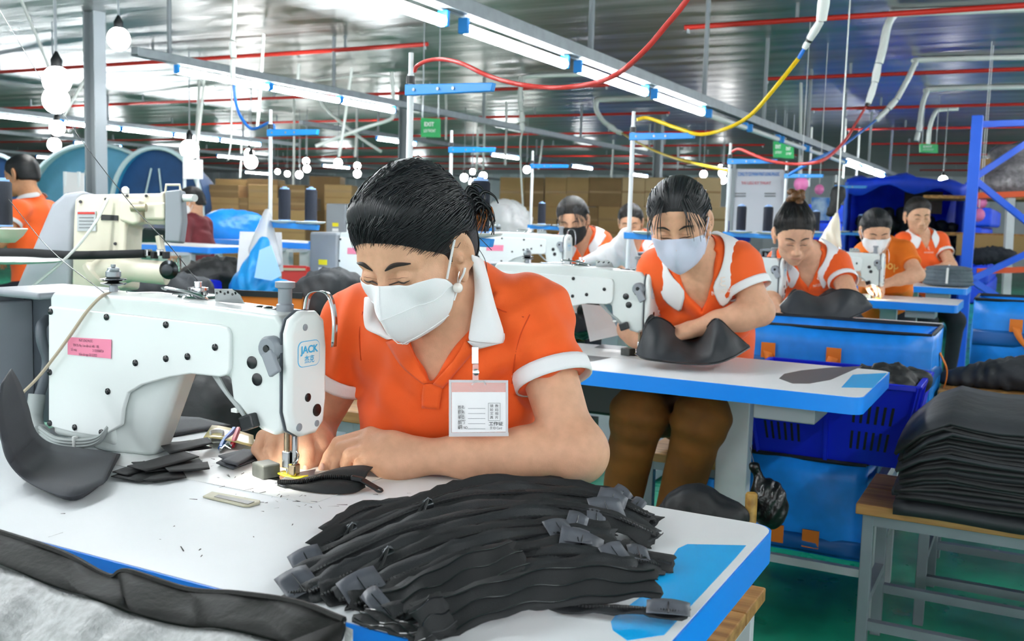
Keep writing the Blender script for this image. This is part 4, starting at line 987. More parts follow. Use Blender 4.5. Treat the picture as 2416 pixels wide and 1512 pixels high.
# ------------------------------------------------------------------ the other workers
def worker(label, head, rot, k, J, shirt=ORANGE, collar=KNITW, cuffs=True, hair=HAIRK, mask=None, maskm=MASKW, hmode='plain', skin=SKIN, h=.005, legs=None, legm=DARKT, sleeve=.55, long=False, armk=.95, fs=1, hands=(1, 1), face=True, loc=None):
    H = Head(at(*head), head_rot(*rot), k); J = {a: at(*b) for a, b in J.items()}
    base = loc if loc is not None else (J['pelvis'][0], J['pelvis'][1], 0)
    t = thing('person', label, 'person', base)
    pts_ = [H.c + .13, H.c - .13] + list(J.values()); lo, hi = bounds(pts_, .12); lo[2] = max(lo[2], .45)
    S = SDF(lo, hi, h); head_sdf(S, H, mask is None)
    S.cap(J['neck'] - V(0, 0, .02), H.P(0, -.03, -.045), .058, .052, .03)
    torso_sdf(S, J, -.005); S.plane(J['chest'] - J['axes'][2] * .09, -J['axes'][2], .01)
    for s in 'LR':
        if 'el' + s not in J: continue
        arm_sdf(S, J['sh' + s], J['el' + s], J['wr' + s], armk)
        d = nrm(J['wr' + s] - J['el' + s])
        hand_sdf(S, J['wr' + s], J['wr' + s] + d * .075, V(0, 0, 1) - .3 * RW[:, 2], hands[0] if s == 'L' else hands[1], .7)
    me = S.mesh('body', 1, True); me.materials.append(skin); link('body', me, t); B = bvh_of(me)
    lat, fwd, up = J['axes']; fwd = fwd * fs
    S = SDF(lo, hi, h); torso_sdf(S, J, .009)
    cf = []
    for s in 'LR':
        if 'el' + s not in J: continue
        a, b = J['sh' + s], J['el' + s]; d = nrm(b - a); c = a + (b - a) * sleeve
        if long:
            S.cap(a, b, .066, .056, .03); S.cap(b, J['wr' + s], .056, .042, .03)
        else:
            S.cap(a, c, .064, .060, .035)
            S.op(lambda X, Y, Z: np.maximum(-((X - c[0]) * d[0] + (Y - c[1]) * d[1] + (Z - c[2]) * d[2]), np.sqrt((X - c[0]) ** 2 + (Y - c[1]) ** 2 + (Z - c[2]) ** 2) - .07), c - .09, c + .09, .003, True); cf.append((c, d))
    nk = J['neck']; S.cap(nk, H.P(0, -.03, -.06), .066, .066, .006, True)
    v = nk + fwd * .10 - up * .085; S.wedge([(v, lat * .8 + up * .36), (v, -lat * .8 + up * .36), (nk + fwd * .02, fwd)], v - .25, v + .25, .004)
    me = S.mesh('shirt', 2, True); R_ = random.Random(int(head[0]))
    wrinkle(me, [(J['chest'] + V(R_.uniform(-.1, .1), R_.uniform(-.05, .05), R_.uniform(-.15, .1)), nrm(V(R_.gauss(0, 1), R_.gauss(0, .4), R_.gauss(0, 1))), R_.uniform(.05, .09), .004, .13) for _ in range(5)])
    me.materials.append(shirt); link('shirt', me, t); B2 = bvh_of(me)
    if cuffs:
        for c, d in cf: cuff_ring(MB(), c - d * .004, d, .0635, .024, 20).build('sleeve_cuff', collar, t, 'all', solid=.003)
    if collar is not None:
        for s in (-1, 1):
            G = []
            for u in np.linspace(0, 1, 7):
                a = math.radians(-150 + 135 * u); dr = lat * (s * -math.sin(a) * -1 if False else s * abs(math.sin(a))) + fwd * math.cos(a)
                i0 = nk + dr * .060 + up * (.042 - .07 * u ** 2); o0 = nk + dr * (.095 + .02 * u) + up * (.016 - .11 * u ** 1.6) + lat * s * .02 * u
                G.append([i0, i0 * .6 + o0 * .4 + dr * .006 + up * .004, o0])
            MB().sheet(push_out(push_out(G, B, .008), B2, .009)).build('collar_wing', collar, t, 'all', solid=.004, sub=1)
    if face: face_details(H, B, t, 1.5, mask is None, .0034)
    if mask: 
        G = push_out(mask_grid(H, MPROF, MSIDE, nu=15), B, .004); m = MB().sheet(G).build('face_mask', maskm, t, 'all', solid=.002, sub=1)
        for s, i in ((1, -1), (-1, 0)):
            MB().tube(smooth_path([G[2][i], H.P(s * .083, .0, .015)], 3), .0018, 5).build('ear_loop', maskm, m); MB().tube(smooth_path([G[8][i], H.P(s * .083, -.004, -.03)], 3), .0018, 5).build('ear_loop', maskm, m)
    ex = {'plain': [((0, -.10, -.01), (.035, .03, .035))], 'bun': [((0, -.055, .10), (.05, .05, .045))], 'short': [], 'fringe': [((.02, .07, .055), (.055, .022, .03)), ((0, -.10, -.02), (.04, .035, .04))], 'long': [((0, -.07, -.07), (.075, .05, .09))]}[hmode]
    me = hair_cap(H, max(.0042, h * .9), peak=.082 if hmode != 'short' else .066, thick=.014 if hmode != 'short' else .008, extra=ex, nape=-.072 if hmode != 'long' else -.15, skin=B)
    me.materials.append(hair); hr = link('hair', me, t); Bh = bvh_of(me)
    hs = [(-.080, .0, -.005), (-.066, .062, .046), (0, .092, .084), (.066, .062, .046), (.080, .0, -.005)]
    if hmode != 'short': strands(H, Bh, hs, (0, -.12, .01) if hmode != 'bun' else (0, -.06, .13), 90, .0014, .01, .0008, 'x', 7, skin=B).build('hair_strands', MATS['hair_strand'], hr, 'all')
    if hmode == 'bun':
        S = SDF(H.P(0, -.05, .15) - .09, H.P(0, -.05, .15) + .09, .004); 
        for a in range(9): 
            q = a * .7; H.ell(S, (math.cos(q) * .022, -.05 + math.sin(q) * .022, .138 + .016 * (a % 3)), (.02, .02, .013), .006)
        me = S.mesh('bun', 1); flow_attr(me, H, (0, -.05, .1)); me.materials.append(HAIRT); link('hair_bun', me, hr)
        MB().tube(smooth_path([H.P(.03 * math.cos(a), -.05 + .034 * math.sin(a), .122) for a in np.linspace(0, 2 * math.pi, 13)], 2), .009, 6).build('hair_tie', mat('tan_hair_tie', '#a8742e', .6), hr, True)
    if hmode == 'fringe':
        mb = MB(); R_ = random.Random(9)
        for i in range(18):
            x0 = R_.choice((-1, 1)) * R_.uniform(.03, .07); x1 = x0 * 1.25 + R_.gauss(0, .006); mb.tube(smooth_path([H.P(x0 * .6, .06, .105), H.P(x0, .098, .07), H.P(x1, .104, .03), H.P(x1 * 1.05, .10, R_.uniform(-.02, .015))], 4), [.0016] * 9 + [.001] * 3 + [.0005], 4)
        mb.build('fringe_locks', MATS['hair_strand'], hr, 'all')
    if legs:
        hp = J['pelvis']; L_ = {a: (at(*b) if len(b) == 3 else b) for a, b in legs.items()}
        lo, hi = bounds(list(L_.values()) + [hp], .16); lo[2] = max(lo[2], -.0)
        S = SDF(lo, hi, .008); S.cap(hp - lat * .07, hp + lat * .07, .12, .12, .05)
        for s, g in (('L', 1), ('R', -1)): S.cap(hp + lat * .08 * g, L_['kn' + s], .095, .075, .04); S.cap(L_['kn' + s], L_['an' + s], .072, .05, .03)
        me = S.mesh('trousers', 1); wrinkle(me, [(L_['knL'], V(.2, .2, 1), .06, .0025, .15), (L_['knR'], V(.2, -.2, 1), .06, .0025, .15)])
        me.materials.append(legm); link('trousers', me, t)
        for s in 'LR': MB().box(L_['an' + s] * V(1, 1, 0) + V(0, -.06, .035), (.09, .24, .07)).build('shoe', BLACKP, t, bevel=.025, bseg=3)
    hp = J['pelvis']
    if not legs and hp[2] > .2:
        z_ = max(.45, hp[2]); S = SDF(*bounds([V(hp[0], hp[1], z_), hp * V(1, 1, 0) + fwd * V(1, 1, 0) * .42 + V(0, 0, .05)], .2), .014); hz = V(hp[0], hp[1], z_ - .02)
        S.cap(hz - lat * .07, hz + lat * .07, .11, .11, .05)
        for g in (-1, 1):
            kn = hz + lat * .1 * g + fwd * .36 - V(0, 0, .04); S.cap(hz + lat * .08 * g, kn, .085, .065, .04); S.cap(kn, kn * V(1, 1, 0) - fwd * .05 + V(0, 0, .1), .06, .045, .03)
        me = S.mesh('trousers', 1); me.materials.append(legm); link('trousers', me, t)
        for g in (-1, 1): q = hz + lat * .1 * g + fwd * .33; MB().box((q[0] + fwd[0] * .05, q[1] + fwd[1] * .05, .04), (.1, .22, .075)).build('shoe', BLACKP, t, bevel=.025, bseg=3)
    SEATS.append((hp, label))
    return t, H, J, B2
SEATS = []
W2 = worker('woman in orange polo, pale blue mask and brown trousers at the second machine', (1603, 528, 2.75), (-17, -27, 2), .98,
    dict(neck=(1652, 608, 2.86), shL=(1742, 628, 2.84), shR=(1556, 640, 2.93), belly=(1660, 775, 3.15), pelvis=(1670, 960, 3.28), elL=(1793, 735, 2.80), wrL=(1640, 775, 2.82), elR=(1488, 775, 3.06), wrR=(1545, 822, 2.93)),
    mask=True, maskm=MASKB, hmode='fringe', h=.0042, legs=dict(knL=(1655, 985, 2.75), knR=(1505, 975, 2.82), anL=(1560, 1330, 2.95), anR=(1440, 1330, 3.0)), legm=BROWNT, sleeve=.5)
W3 = worker('woman in orange polo with a brown top bun, head bent over her machine', (1873, 552, 4.3), (-6, -34, 0), 1.0,
    dict(neck=(1912, 600, 4.42), shL=(1972, 625, 4.4), shR=(1842, 622, 4.5), belly=(1915, 715, 4.68), pelvis=(1920, 830, 4.7), elL=(2008, 705, 4.25), wrL=(1920, 735, 4.2), elR=(1810, 700, 4.4), wrR=(1850, 735, 4.25)), hmode='bun', hair=HAIRB, h=.0065, sleeve=.5)
W4 = worker('worker in orange round-neck shirt and white mask at the fourth machine', (2066, 545, 5.7), (-8, -32, 0), .98,
    dict(neck=(2082, 578, 5.8), shL=(2132, 595, 5.75), shR=(2040, 598, 5.9), belly=(2088, 665, 6.0), pelvis=(2088, 740, 6.1), elL=(2165, 648, 5.6), wrL=(2100, 666, 5.6), elR=(2025, 655, 5.7), wrR=(2052, 666, 5.6)),
    shirt=ORANGE2, collar=None, cuffs=False, mask=True, h=.007, sleeve=.55)
W5 = worker('smiling-faced woman in orange polo before the blue canopy, arms on her table', (2165, 510, 7.30), (-4, -16, 0), 1.06,
    dict(neck=(2172, 552, 7.40), shL=(2215, 568, 7.40), shR=(2130, 570, 7.40), belly=(2175, 640, 7.50), pelvis=(2178, 700, 7.50), elL=(2245, 628, 7.25), wrL=(2190, 640, 7.15), elR=(2110, 628, 7.30), wrR=(2150, 640, 7.15)), hmode='plain', hair=HAIRB, h=.007, sleeve=.5)
W6 = worker('woman in orange polo and black mask left of the second thread stand', (1352, 520, 5.6), (-14, -26, 2), 1.02,
    dict(neck=(1378, 560, 5.7), shL=(1418, 572, 5.7), shR=(1332, 575, 5.75), belly=(1380, 640, 5.8), pelvis=(1385, 730, 5.9), elL=(1440, 625, 5.6), wrL=(1380, 640, 5.5), elR=(1318, 625, 5.7), wrR=(1345, 645, 5.5)), mask=True, maskm=MASKK, hmode='fringe', hair=HAIRB, h=.007, sleeve=.5)
W7 = worker('worker half hidden behind the second thread stand pole', (1488, 525, 6.9), (-10, -24, 0), 1.0,
    dict(neck=(1505, 560, 7.0), shL=(1538, 572, 7.0), shR=(1472, 575, 7.05), belly=(1508, 630, 7.1), pelvis=(1510, 690, 7.2), elL=(1556, 615, 6.9), wrL=(1510, 630, 6.8), elR=(1460, 615, 7.0), wrR=(1480, 630, 6.8)), hmode='plain', hair=HAIRB, h=.008, sleeve=.5)
W8 = worker('man in orange polo seen from behind, turned to the left', (52, 415, 6.3), (-105, -6, 0), 1.06,
    dict(neck=(76, 470, 6.3), shL=(40, 498, 6.1), shR=(112, 498, 6.5), belly=(80, 590, 6.3), pelvis=(85, 680, 6.3), elL=(10, 560, 6.0), wrL=(-40, 600, 6.0), elR=(130, 560, 6.6), wrR=(40, 600, 6.5)), hmode='short', h=.008, skin=SKIN2, collar=mat('grey_collar', '#c8ccd0', .8), sleeve=.5)
W9 = worker('woman in maroon jacket and white mask behind the cream machine', (452, 478, 8.2), (-72, -12, 0), 1.0,
    dict(neck=(458, 512, 8.2), shL=(436, 530, 8.05), shR=(482, 530, 8.35), belly=(464, 590, 8.2), pelvis=(468, 650, 8.2), elL=(432, 575, 7.95), wrL=(420, 590, 7.9), elR=(490, 580, 8.3), wrR=(440, 590, 8.1)), shirt=MAROON, collar=None, cuffs=False, mask=True, hmode='long', hair=HAIRB, h=.009, long=True)
# printed marks on the shirts
def shirt_text(B2, body, px, py, size, m, t, fit=None, tilt=0.0):
    p, n = cast(B2, px, py)
    if p is None: return
    n = nrm(n + -RW[:, 2] * 1.2); x = nrm(RW[:, 0] + RW[:, 1] * tilt - n * np.dot(RW[:, 0] + RW[:, 1] * tilt, n)); y = np.cross(n, x)
    text('print', body, p - RW[:, 2] * .01, x, y, size, m, t, fit=fit, bold=.01)
PRINTW = mat('white_print', '#f6e6dc', .7); PRINTY = mat('yellow_print', '#f7c96a', .7)
shirt_text(W2[3], 'PHAT LONG PHUOC', 1703, 688, .016, PRINTW, W2[0], .062, -.2)
shirt_text(W2[3], 'ξ', 1704, 666, .034, PRINTW, W2[0], None, -.1)
shirt_text(W4[3], 'oop', 2098, 626, .075, PRINTY, W4[0], .10)
shirt_text(W5[3], 'PHAT LONG PHUOC', 2190, 596, .016, PRINTW, W5[0], .07); shirt_text(W5[3], 'ξ', 2190, 586, .03, PRINTW, W5[0])
shirt_text(W3[3], 'PHAT LONG PHUOC', 1935, 672, .016, PRINTW, W3[0], .07, -.2); shirt_text(W3[3], 'ξ', 1930, 655, .03, PRINTW, W3[0])
# ================================================================== things on and around the first table
BLKF = mat('black_nylon', '#202327', 0.6, var=0.35, vscale=30, bump=0.0006, bscale=700)
BLKF2 = mat('black_tape_weave', '#16181b', 0.72, var=0.3, vscale=25, bump=0.0005, bscale=900)
GREYTAB = mat('grey_satin_tab', '#62666e', 0.38, var=0.25, vscale=40)
TEETH = mat('zipper_coil', '#15171a', 0.5)
DARKM = mat('dark_metal', '#3a3d40', 0.3, 0.9)
FOAM = mat('dark_foam_sheet', '#3b3e44', 0.7, var=0.12, vscale=14, bump=0.0004, bscale=900)
# --- ID badge on the woman's collar (top-level: it hangs from her)
BD = 1.487
def bp(px, py, o=0.0): return at(px, py, BD - o)
bg_ = thing('id_badge', 'clear plastic work card clipped to the collar of the foreground woman', 'badge', bp(1128, 1028))
CLEAR = mat('clear_vinyl', '#f4f6f7', 0.15, trans=0.0, alpha=0.28, spec=0.7)
CARD = mat('white_card', '#f1f3f5', 0.5); INKB = mat('black_ink', '#222428', 0.6); INKG = mat('grey_ink', '#75797d', 0.6)
MB().prism([bp(1060, 897), bp(1198, 898), bp(1199, 1027), bp(1060, 1028)], RW[:, 2] * .0015).build('vinyl_sleeve', CLEAR, bg_, bevel=.0004)
for q in ([(1059, 896), (1199, 897), (1199, 903), (1059, 902)], [(1059, 1021), (1200, 1020), (1200, 1029), (1059, 1030)], [(1059, 902), (1065, 902), (1065, 1022), (1059, 1022)], [(1193, 902), (1199, 902), (1199, 1021), (1193, 1021)]):
    MB().prism([bp(x, y, .0004) for x, y in q], RW[:, 2] * .0022).build('sleeve_rim', mat('vinyl_rim', '#dcdde0', .25, alpha=.75), bg_)
cd = MB().prism([bp(1066, 925, .0002), bp(1195, 925, .0002), bp(1195, 1018, .0002), bp(1066, 1020, .0002)], RW[:, 2] * .0006).build('card', CARD, bg_)
bx, by = RW[:, 0], -RW[:, 1]; pxm = BD / F
for k, (cn, en) in enumerate((('姓名:', 'Name'), ('职务:', 'Position'), ('单位:', 'Company'), ('部门:', 'Dept'), ('编号 NO:', ''))):
    y = 961 + 12 * k
    text('card_text', cn, bp(1080, y, .001), bx, by, 9 * pxm, INKB, bg_, align='LEFT', bold=.004, fit=(17 if k < 4 else 24) * pxm)
    if en: text('card_text', en, bp(1081, y + 6, .001), bx, by, 4.5 * pxm, INKB, bg_, align='LEFT')
    MB().prism([bp(1104, y + 2, .001), bp(1145, y + 2, .001), bp(1145, y + 2.8, .001), bp(1104, y + 2.8, .001)], RW[:, 2] * .0002).build('card_rule', INKG, bg_)
for q in ([(1152, 951), (1180, 951)], [(1152, 992), (1180, 992)]):
    MB().tube([bp(*q[0], .001), bp(*q[1], .001)], .00025, 4).build('photo_frame', INKG, bg_)
for q in ([(1152, 951), (1152, 992)], [(1180, 951), (1180, 992)]):
    MB().tube([bp(*q[0], .001), bp(*q[1], .001)], .00025, 4).build('photo_frame', INKG, bg_)
for k, (a, b) in enumerate(zip('锦轮文具', '数码相片')):
    text('card_text', a, bp(1160, 958 + k * 9, .001), bx, by, 8 * pxm, INKB, bg_); text('card_text', b, bp(1172, 958 + k * 9, .001), bx, by, 8 * pxm, INKB, bg_)
text('card_text', '工作证', bp(1170, 1000, .001), bx, by, 10 * pxm, INKB, bg_, fit=34 * pxm, bold=.01); text('card_text', '京 ID Card', bp(1170, 1010, .001), bx, by, 8 * pxm, INKB, bg_, fit=28 * pxm)
MB().box(bp(1121, 838, .004), (.010, .004, .026), (bx, RW[:, 2], by)).build('clip', CHROME, bg_, bevel=.001)
MB().box(bp(1122, 868, .002), (.009, .0015, .036), (bx, RW[:, 2], by)).build('vinyl_strap', CLEAR, bg_)
MB().lathe(bp(1123, 878, .003), [(.005, 0), (.005, .002), (.003, .003)], 14, -RW[:, 2]).build('snap_stud', CHROME, bg_, True)
MB().tube(smooth_path([bp(1113, 908, .002), bp(1122, 900, .003), bp(1140, 900, .003), bp(1146, 908, .002)], 5), .0014, 6).build('strap_loop', CLEAR, bg_, True)

# --- the pile of sewn zipper strips
def zip_strip(path, width, z, tilt=20, teeth=0.5, tabs=(), slider=None, seed=0, label=None, arch=0.0, tabmat=None, fold=None):
    R_ = random.Random(seed); n = len(path)
    P = [on(x, y, TOP + zz) for (x, y), zz in zip(path, z)]; P = smooth_path(P, 7); n = len(P)
    t = thing('zipper_strip', label or 'black zipper strip in the pile on the nearest table', 'zipper', P[0], 'zipper strips piled on the first table')
    G = []; Wd = []; ph = R_.uniform(0, 6)
    for i, p in enumerate(P):
        d = nrm(P[min(i + 1, n - 1)] - P[max(i - 1, 0)]); s = nrm(np.cross(d, V(0, 0, 1))); u = nrm(np.cross(s, d))
        a = math.radians(tilt + 10 * math.sin(i * .35 + ph)); w = s * math.cos(a) - u * math.sin(a); Wd.append((w, u))
        ww = width * (1 + .05 * math.sin(i * .6 + ph)); row = []
        for j in range(7):
            v = j / 6 - .5; edge = R_.gauss(0, .0009) if j in (0, 6) else 0
            q = p + w * (ww * v + edge) + u * (.0025 * math.sin(i * .9 + ph + v * 4) * (1 - abs(v)))
            if i in (0, n - 1): q = q + d * R_.gauss(0, .003)
            q[2] = max(q[2], TOP + .002); row.append(q)
        G.append(row)
    MB().sheet(G).build('tape', BLKF2 if seed % 2 else BLKF, t, 'all', solid=.0013)
    if teeth is None:
        for s_ in (-.36, .0, .36): MB().tube([P[i] + Wd[i][0] * (width * s_) + Wd[i][1] * (.0018 + .0025 * math.sin(i * .9 + ph + s_ * 4) * (1 - abs(s_))) for i in range(n)], .0009, 4).build('stitch_line', BLKCAP, t)
    if teeth is not None:
        k = []
        for i in range(n):
            w, u = Wd[i]; k.append(P[i] + w * (width * (teeth - .5)) + u * .0018)
        k2 = []; m = 4
        for i in range(n - 1):
            for s in range(m): k2.append(k[i] * (1 - s / m) + k[i + 1] * s / m)
        MB().tube(k2, [.0026 if i % 2 else .0014 for i in range(len(k2))], 5).build('coil', TEETH, t, True)
    for f_, len_ in tabs:
        i = min(n - 2, max(0, int(f_ * (n - 1)))); d = nrm(P[i + 1] - P[i]); w, u = Wd[i]; c = P[i] + u * .005; a_ = R_.uniform(-.5, .5); d, w = d * math.cos(a_) + w * math.sin(a_), w * math.cos(a_) - d * math.sin(a_); len_ *= R_.uniform(.6, 1.15)
        G = [[c + d * (len_ * (a - .5)) + w * (width * 1.02 * (b - .5)) + u * (.003 * math.sin(3.1 * a) * math.cos(5 * b)) for b in np.linspace(0, 1, 5)] for a in np.linspace(0, 1, 6)]
        tb = MB().sheet(G).build('end_tab', GREYTAB, t, 'all', solid=.001)
        MB().tube([c + w * width * s + u * .0018 for s in (-.5, 0, .5)], .0007, 4).build('stitch', BLKCAP, tb)
    if slider is not None:
        i = int(slider * (n - 1)); d = nrm(P[i + 1] - P[i]); w, u = Wd[i]; c = P[i] + w * (width * ((teeth or .5) - .5)) + u * .004
        sl = MB().box(c, (.010, .014, .006), (w, d, u)).build('slider', DARKM, t, bevel=.002)
        MB().tube([c + u * .003 - d * .006, c + u * .007, c + u * .003 + d * .005], .0016, 6).build('slider_bridge', DARKM, sl, True)
        e = c + nrm(-d * .8 + w * .5) * .034 + u * .003; k = nrm(np.cross(u, nrm(e - c)))
        MB().tube([c + u * .006, c * .5 + e * .5 + k * .003 + u * .003, e + k * .0035, e - k * .0035, c * .5 + e * .5 - k * .003 + u * .003, c + u * .006], .0016, 6).build('pull', TEETH, sl, True)
    return t
ZP = [
 ([(775, 1258), (870, 1206), (985, 1192), (1085, 1158), (1200, 1140), (1345, 1142)], .030, [.006, .012, .016, .016, .014, .008], 35, .4, (), None),
 ([(745, 1302), (850, 1246), (990, 1190), (1120, 1152), (1260, 1144), (1400, 1166), (1490, 1196)], .034, [.008, .02, .028, .03, .028, .02, .008], 38, .5, ((.95, .03),), .16),
 ([(780, 1285), (880, 1250), (1010, 1206), (1130, 1172), (1270, 1160), (1410, 1176), (1505, 1214)], .034, [.008, .02, .03, .034, .03, .022, .01], 30, .5, ((.9, .035), (.98, .03)), None),
 ([(718, 1346), (820, 1292), (960, 1228), (1100, 1186), (1260, 1172), (1420, 1190), (1535, 1232)], .036, [.006, .022, .036, .042, .038, .026, .008], 26, .28, ((.03, .04), (.86, .035)), .42),
 ([(705, 1368), (800, 1318), (960, 1250), (1120, 1206), (1285, 1194), (1430, 1212), (1545, 1268)], .036, [.008, .024, .04, .046, .042, .028, .006], 22, .5, ((.84, .04),), None),
 ([(690, 1392), (800, 1338), (960, 1268), (1120, 1224), (1290, 1208), (1440, 1228), (1540, 1272)], .036, [.006, .02, .038, .044, .04, .028, .008], 28, .3, ((.04, .045),), None),
 ([(730, 1402), (835, 1352), (985, 1284), (1130, 1240), (1290, 1222), (1450, 1244)], .034, [.006, .018, .034, .04, .038, .02], 32, .5, ((.97, .03),), .33),
 ([(760, 1412), (865, 1366), (1000, 1304), (1140, 1262), (1295, 1242), (1440, 1256)], .034, [.006, .016, .03, .036, .034, .022], 30, .45, ((.9, .04),), None),
 ([(800, 1420), (905, 1378), (1030, 1326), (1160, 1286), (1300, 1262), (1452, 1276)], .034, [.006, .014, .026, .032, .03, .02], 34, .5, ((.13, .05), (.85, .05)), None),
 ([(835, 1428), (945, 1388), (1060, 1342), (1180, 1308), (1310, 1292), (1420, 1300), (1590, 1332)], .032, [.006, .012, .022, .028, .026, .018, .006], 30, .55, ((.78, .05),), None),
 ([(860, 1436), (970, 1398), (1085, 1356), (1200, 1324), (1330, 1312), (1470, 1322), (1560, 1338)], .032, [.005, .012, .02, .024, .022, .016, .005], 26, .5, ((.83, .05),), None),
 ([(905, 1442), (1010, 1392), (1120, 1344), (1232, 1306)], .046, [.006, .022, .032, .03], 30, None, ((.03, .03),), None),
 ([(930, 1462), (1040, 1410), (1150, 1372), (1270, 1346), (1400, 1338), (1500, 1345)], .036, [.004, .012, .018, .018, .016, .01], 30, .5, (), None),
 ([(1000, 1476), (1130, 1422), (1260, 1390), (1400, 1374), (1552, 1376)], .050, [.008, .022, .026, .026, .024], 30, None, (), None),
 ([(1300, 1424), (1420, 1436), (1520, 1440), (1618, 1450)], .020, [.006, .008, .010, .010], 10, .5, ((.88, .05),), None),
 ([(985, 1500), (1000, 1470), (1060, 1440)], .040, [.004, .02, .02], 60, None, (), None),
 ([(1460, 1226), (1520, 1258), (1548, 1272)], .030, [.012, .01, .008], 10, .5, (), None),
 ([(1440, 1180), (1500, 1212), (1550, 1236)], .028, [.014, .01, .006], 14, .5, ((.3, .03),), None),
 ([(1380, 1296), (1480, 1310), (1560, 1326)], .026, [.02, .014, .006], 24, .5, ((.7, .03),), None),
 ([(1330, 1270), (1430, 1286), (1500, 1300)], .030, [.03, .022, .012], 20, .5, ((.2, .05),), None),
 ([(672, 1405), (760, 1392), (860, 1350), (960, 1316)], .030, [.003, .008, .014, .018], 20, .5, (), None),
 ([(850, 1452), (930, 1478), (990, 1500)], .024, [.004, .005, .004], 10, None, (), None),
]
ZL = {3: 'zipper strip with grey end tab and slider across the top of the pile', 13: 'broad folded black strip at the front of the zipper pile', 11: 'wide doubled black strip left of the front strip of the pile', 14: 'short strip with grey tab lying on the light blue table patch',
      0: 'frayed zipper strip at the back edge of the pile', 6: 'zipper strip with a dangling pull in the middle of the pile', 16: 'zipper end sticking out of the pile at lower right', 17: 'zipper end sticking out of the pile at upper right', 5: 'zipper strip whose grey tab ends the pile at its far left'}
zo = ['first', 'second', 'third', 'fourth', 'fifth', 'sixth', 'seventh', 'eighth', 'ninth', 'tenth', 'eleventh', 'twelfth', 'thirteenth', 'fourteenth', 'fifteenth', 'sixteenth', 'seventeenth', 'eighteenth', 'nineteenth', 'twentieth', 'twenty-first', 'twenty-second']
ZL.update({15: 'upright folded strip end at the front left of the pile', 18: 'short frayed zipper end above the light blue patch', 19: 'short strip with two grey tabs on the right of the pile', 20: 'flat strip end under the left side of the pile', 21: 'loose strip tail hanging toward the woven bag'})
for i, a in enumerate(ZP): zip_strip(*a, seed=i, label=ZL.get(i) or zo[i] + ' black zipper strip counted from the back of the pile')

# --- the zipper under the needle
pth = [(672, 1142), (740, 1128), (800, 1112), (868, 1110)]
zs = thing('zipper_strip', 'zipper strip being sewn under the presser foot, pull hanging free', 'zipper', on(700, 1140))
top = smooth_path([on(x, y, TOP + z) for (x, y), z in zip([(655, 1140), (730, 1124), (800, 1104), (850, 1098), (880, 1102)], [.004, .010, .022, .026, .024])], 6)
cen = smooth_path([on(x, y, TOP + z) for (x, y), z in zip([(655, 1142), (712, 1141), (760, 1131), (815, 1131), (856, 1138)], [.005, .010, .014, .014, .011])], 6)
bot = smooth_path([on(x, y, TOP + .003) for x, y in [(655, 1144), (720, 1158), (780, 1164), (835, 1162), (862, 1150)]], 6)
MB().sheet([[a, a * .5 + b * .5 + V(0, 0, .003), b] for a, b in zip(top, cen)]).build('tape', BLKF2, zs, 'all', solid=.0012)
MB().sheet([[a, a * .5 + b * .5 + V(0, 0, .003), b] for a, b in zip(cen, bot)]).build('tape', BLKF2, zs, 'all', solid=.0012)
k2 = [cen[i] * (1 - s / 4) + cen[i + 1] * s / 4 + V(0, 0, .0035) for i in range(len(cen) - 1) for s in range(4)]
MB().tube(k2, [.0038 if i % 2 else .002 for i in range(len(k2))], 6).build('coil', TEETH, zs, True)
c = cen[-3] + V(0, 0, .004); sl = MB().box(c, (.018, .011, .007), (nrm(cen[-1] - cen[-4]), nrm(np.cross(V(0, 0, 1), cen[-1] - cen[-4])), V(0, 0, 1))).build('slider', TEETH, zs, bevel=.002)
e0, e1 = on(858, 1134, TOP + .014), on(898, 1158, TOP + .004); dd = nrm(e1 - e0); ss = nrm(np.cross(dd, V(0, 0, 1)))
MB().box((e0 + e1) / 2 - dd * .004, (.0135, .03, .003), (ss, dd, np.cross(ss, dd))).build('pull', TEETH, sl, bevel=.002)
MB().tube([e1 - dd * .004 + (ss * math.cos(a) + dd * math.sin(a)) * .0055 for a in np.linspace(0, 2 * math.pi, 17)], .0018, 6, cap=False).build('pull_ring', TEETH, sl, True)
MB().prism([on(x, y, TOP + .004) for x, y in [(648, 1140), (690, 1118), (745, 1108), (740, 1122), (700, 1142), (668, 1148)]], (0, 0, .0012)).build('lining_piece', GREYTAB, zs)

# --- dark foam sheets bent against the machine
def foam(off, k, label):
    t = thing('foam_sheet', label, 'sheet', on(150, 1120), 'bent foam sheets at the left of the table')
    z0 = TOP + .004 + off
    fr = [on(252 - k, 1132 + k, z0), on(180 - k, 1178 - k, z0), on(110, 1158, z0), on(55, 1128, z0 + .002), at(18, 1085, 1.385 + off * .6), at(2, 1030, 1.40 + off * .6), at(-6, 960, 1.415 + off), at(4, 905, 1.425 + off)]
    bk = [on(284 - k, 1072, z0), on(250 - k, 1066, z0), on(190, 1058, z0), on(125, 1048, z0 + .002), at(84, 1018, 1.49 + off * .6), at(66, 960, 1.495 + off * .6), at(46, 905, 1.50 + off), at(26, 870 + k, 1.50 + off)]
    A, B_ = smooth_path(fr, 5), smooth_path(bk, 5)
    MB().sheet([[a * (1 - v) + b * v for v in np.linspace(0, 1, 6)] for a, b in zip(A, B_)]).build('sheet', FOAM, t, 'all', solid=.0026)
foam(0, 0, 'lowest of the dark foam sheets bent up against the grey housing'); foam(.0036, 3, 'second of the dark foam sheets bent up against the grey housing')
foam(.0072, 5, 'third of the dark foam sheets bent up against the grey housing'); foam(.0108, 8, 'topmost dark foam sheet bent up against the grey housing')

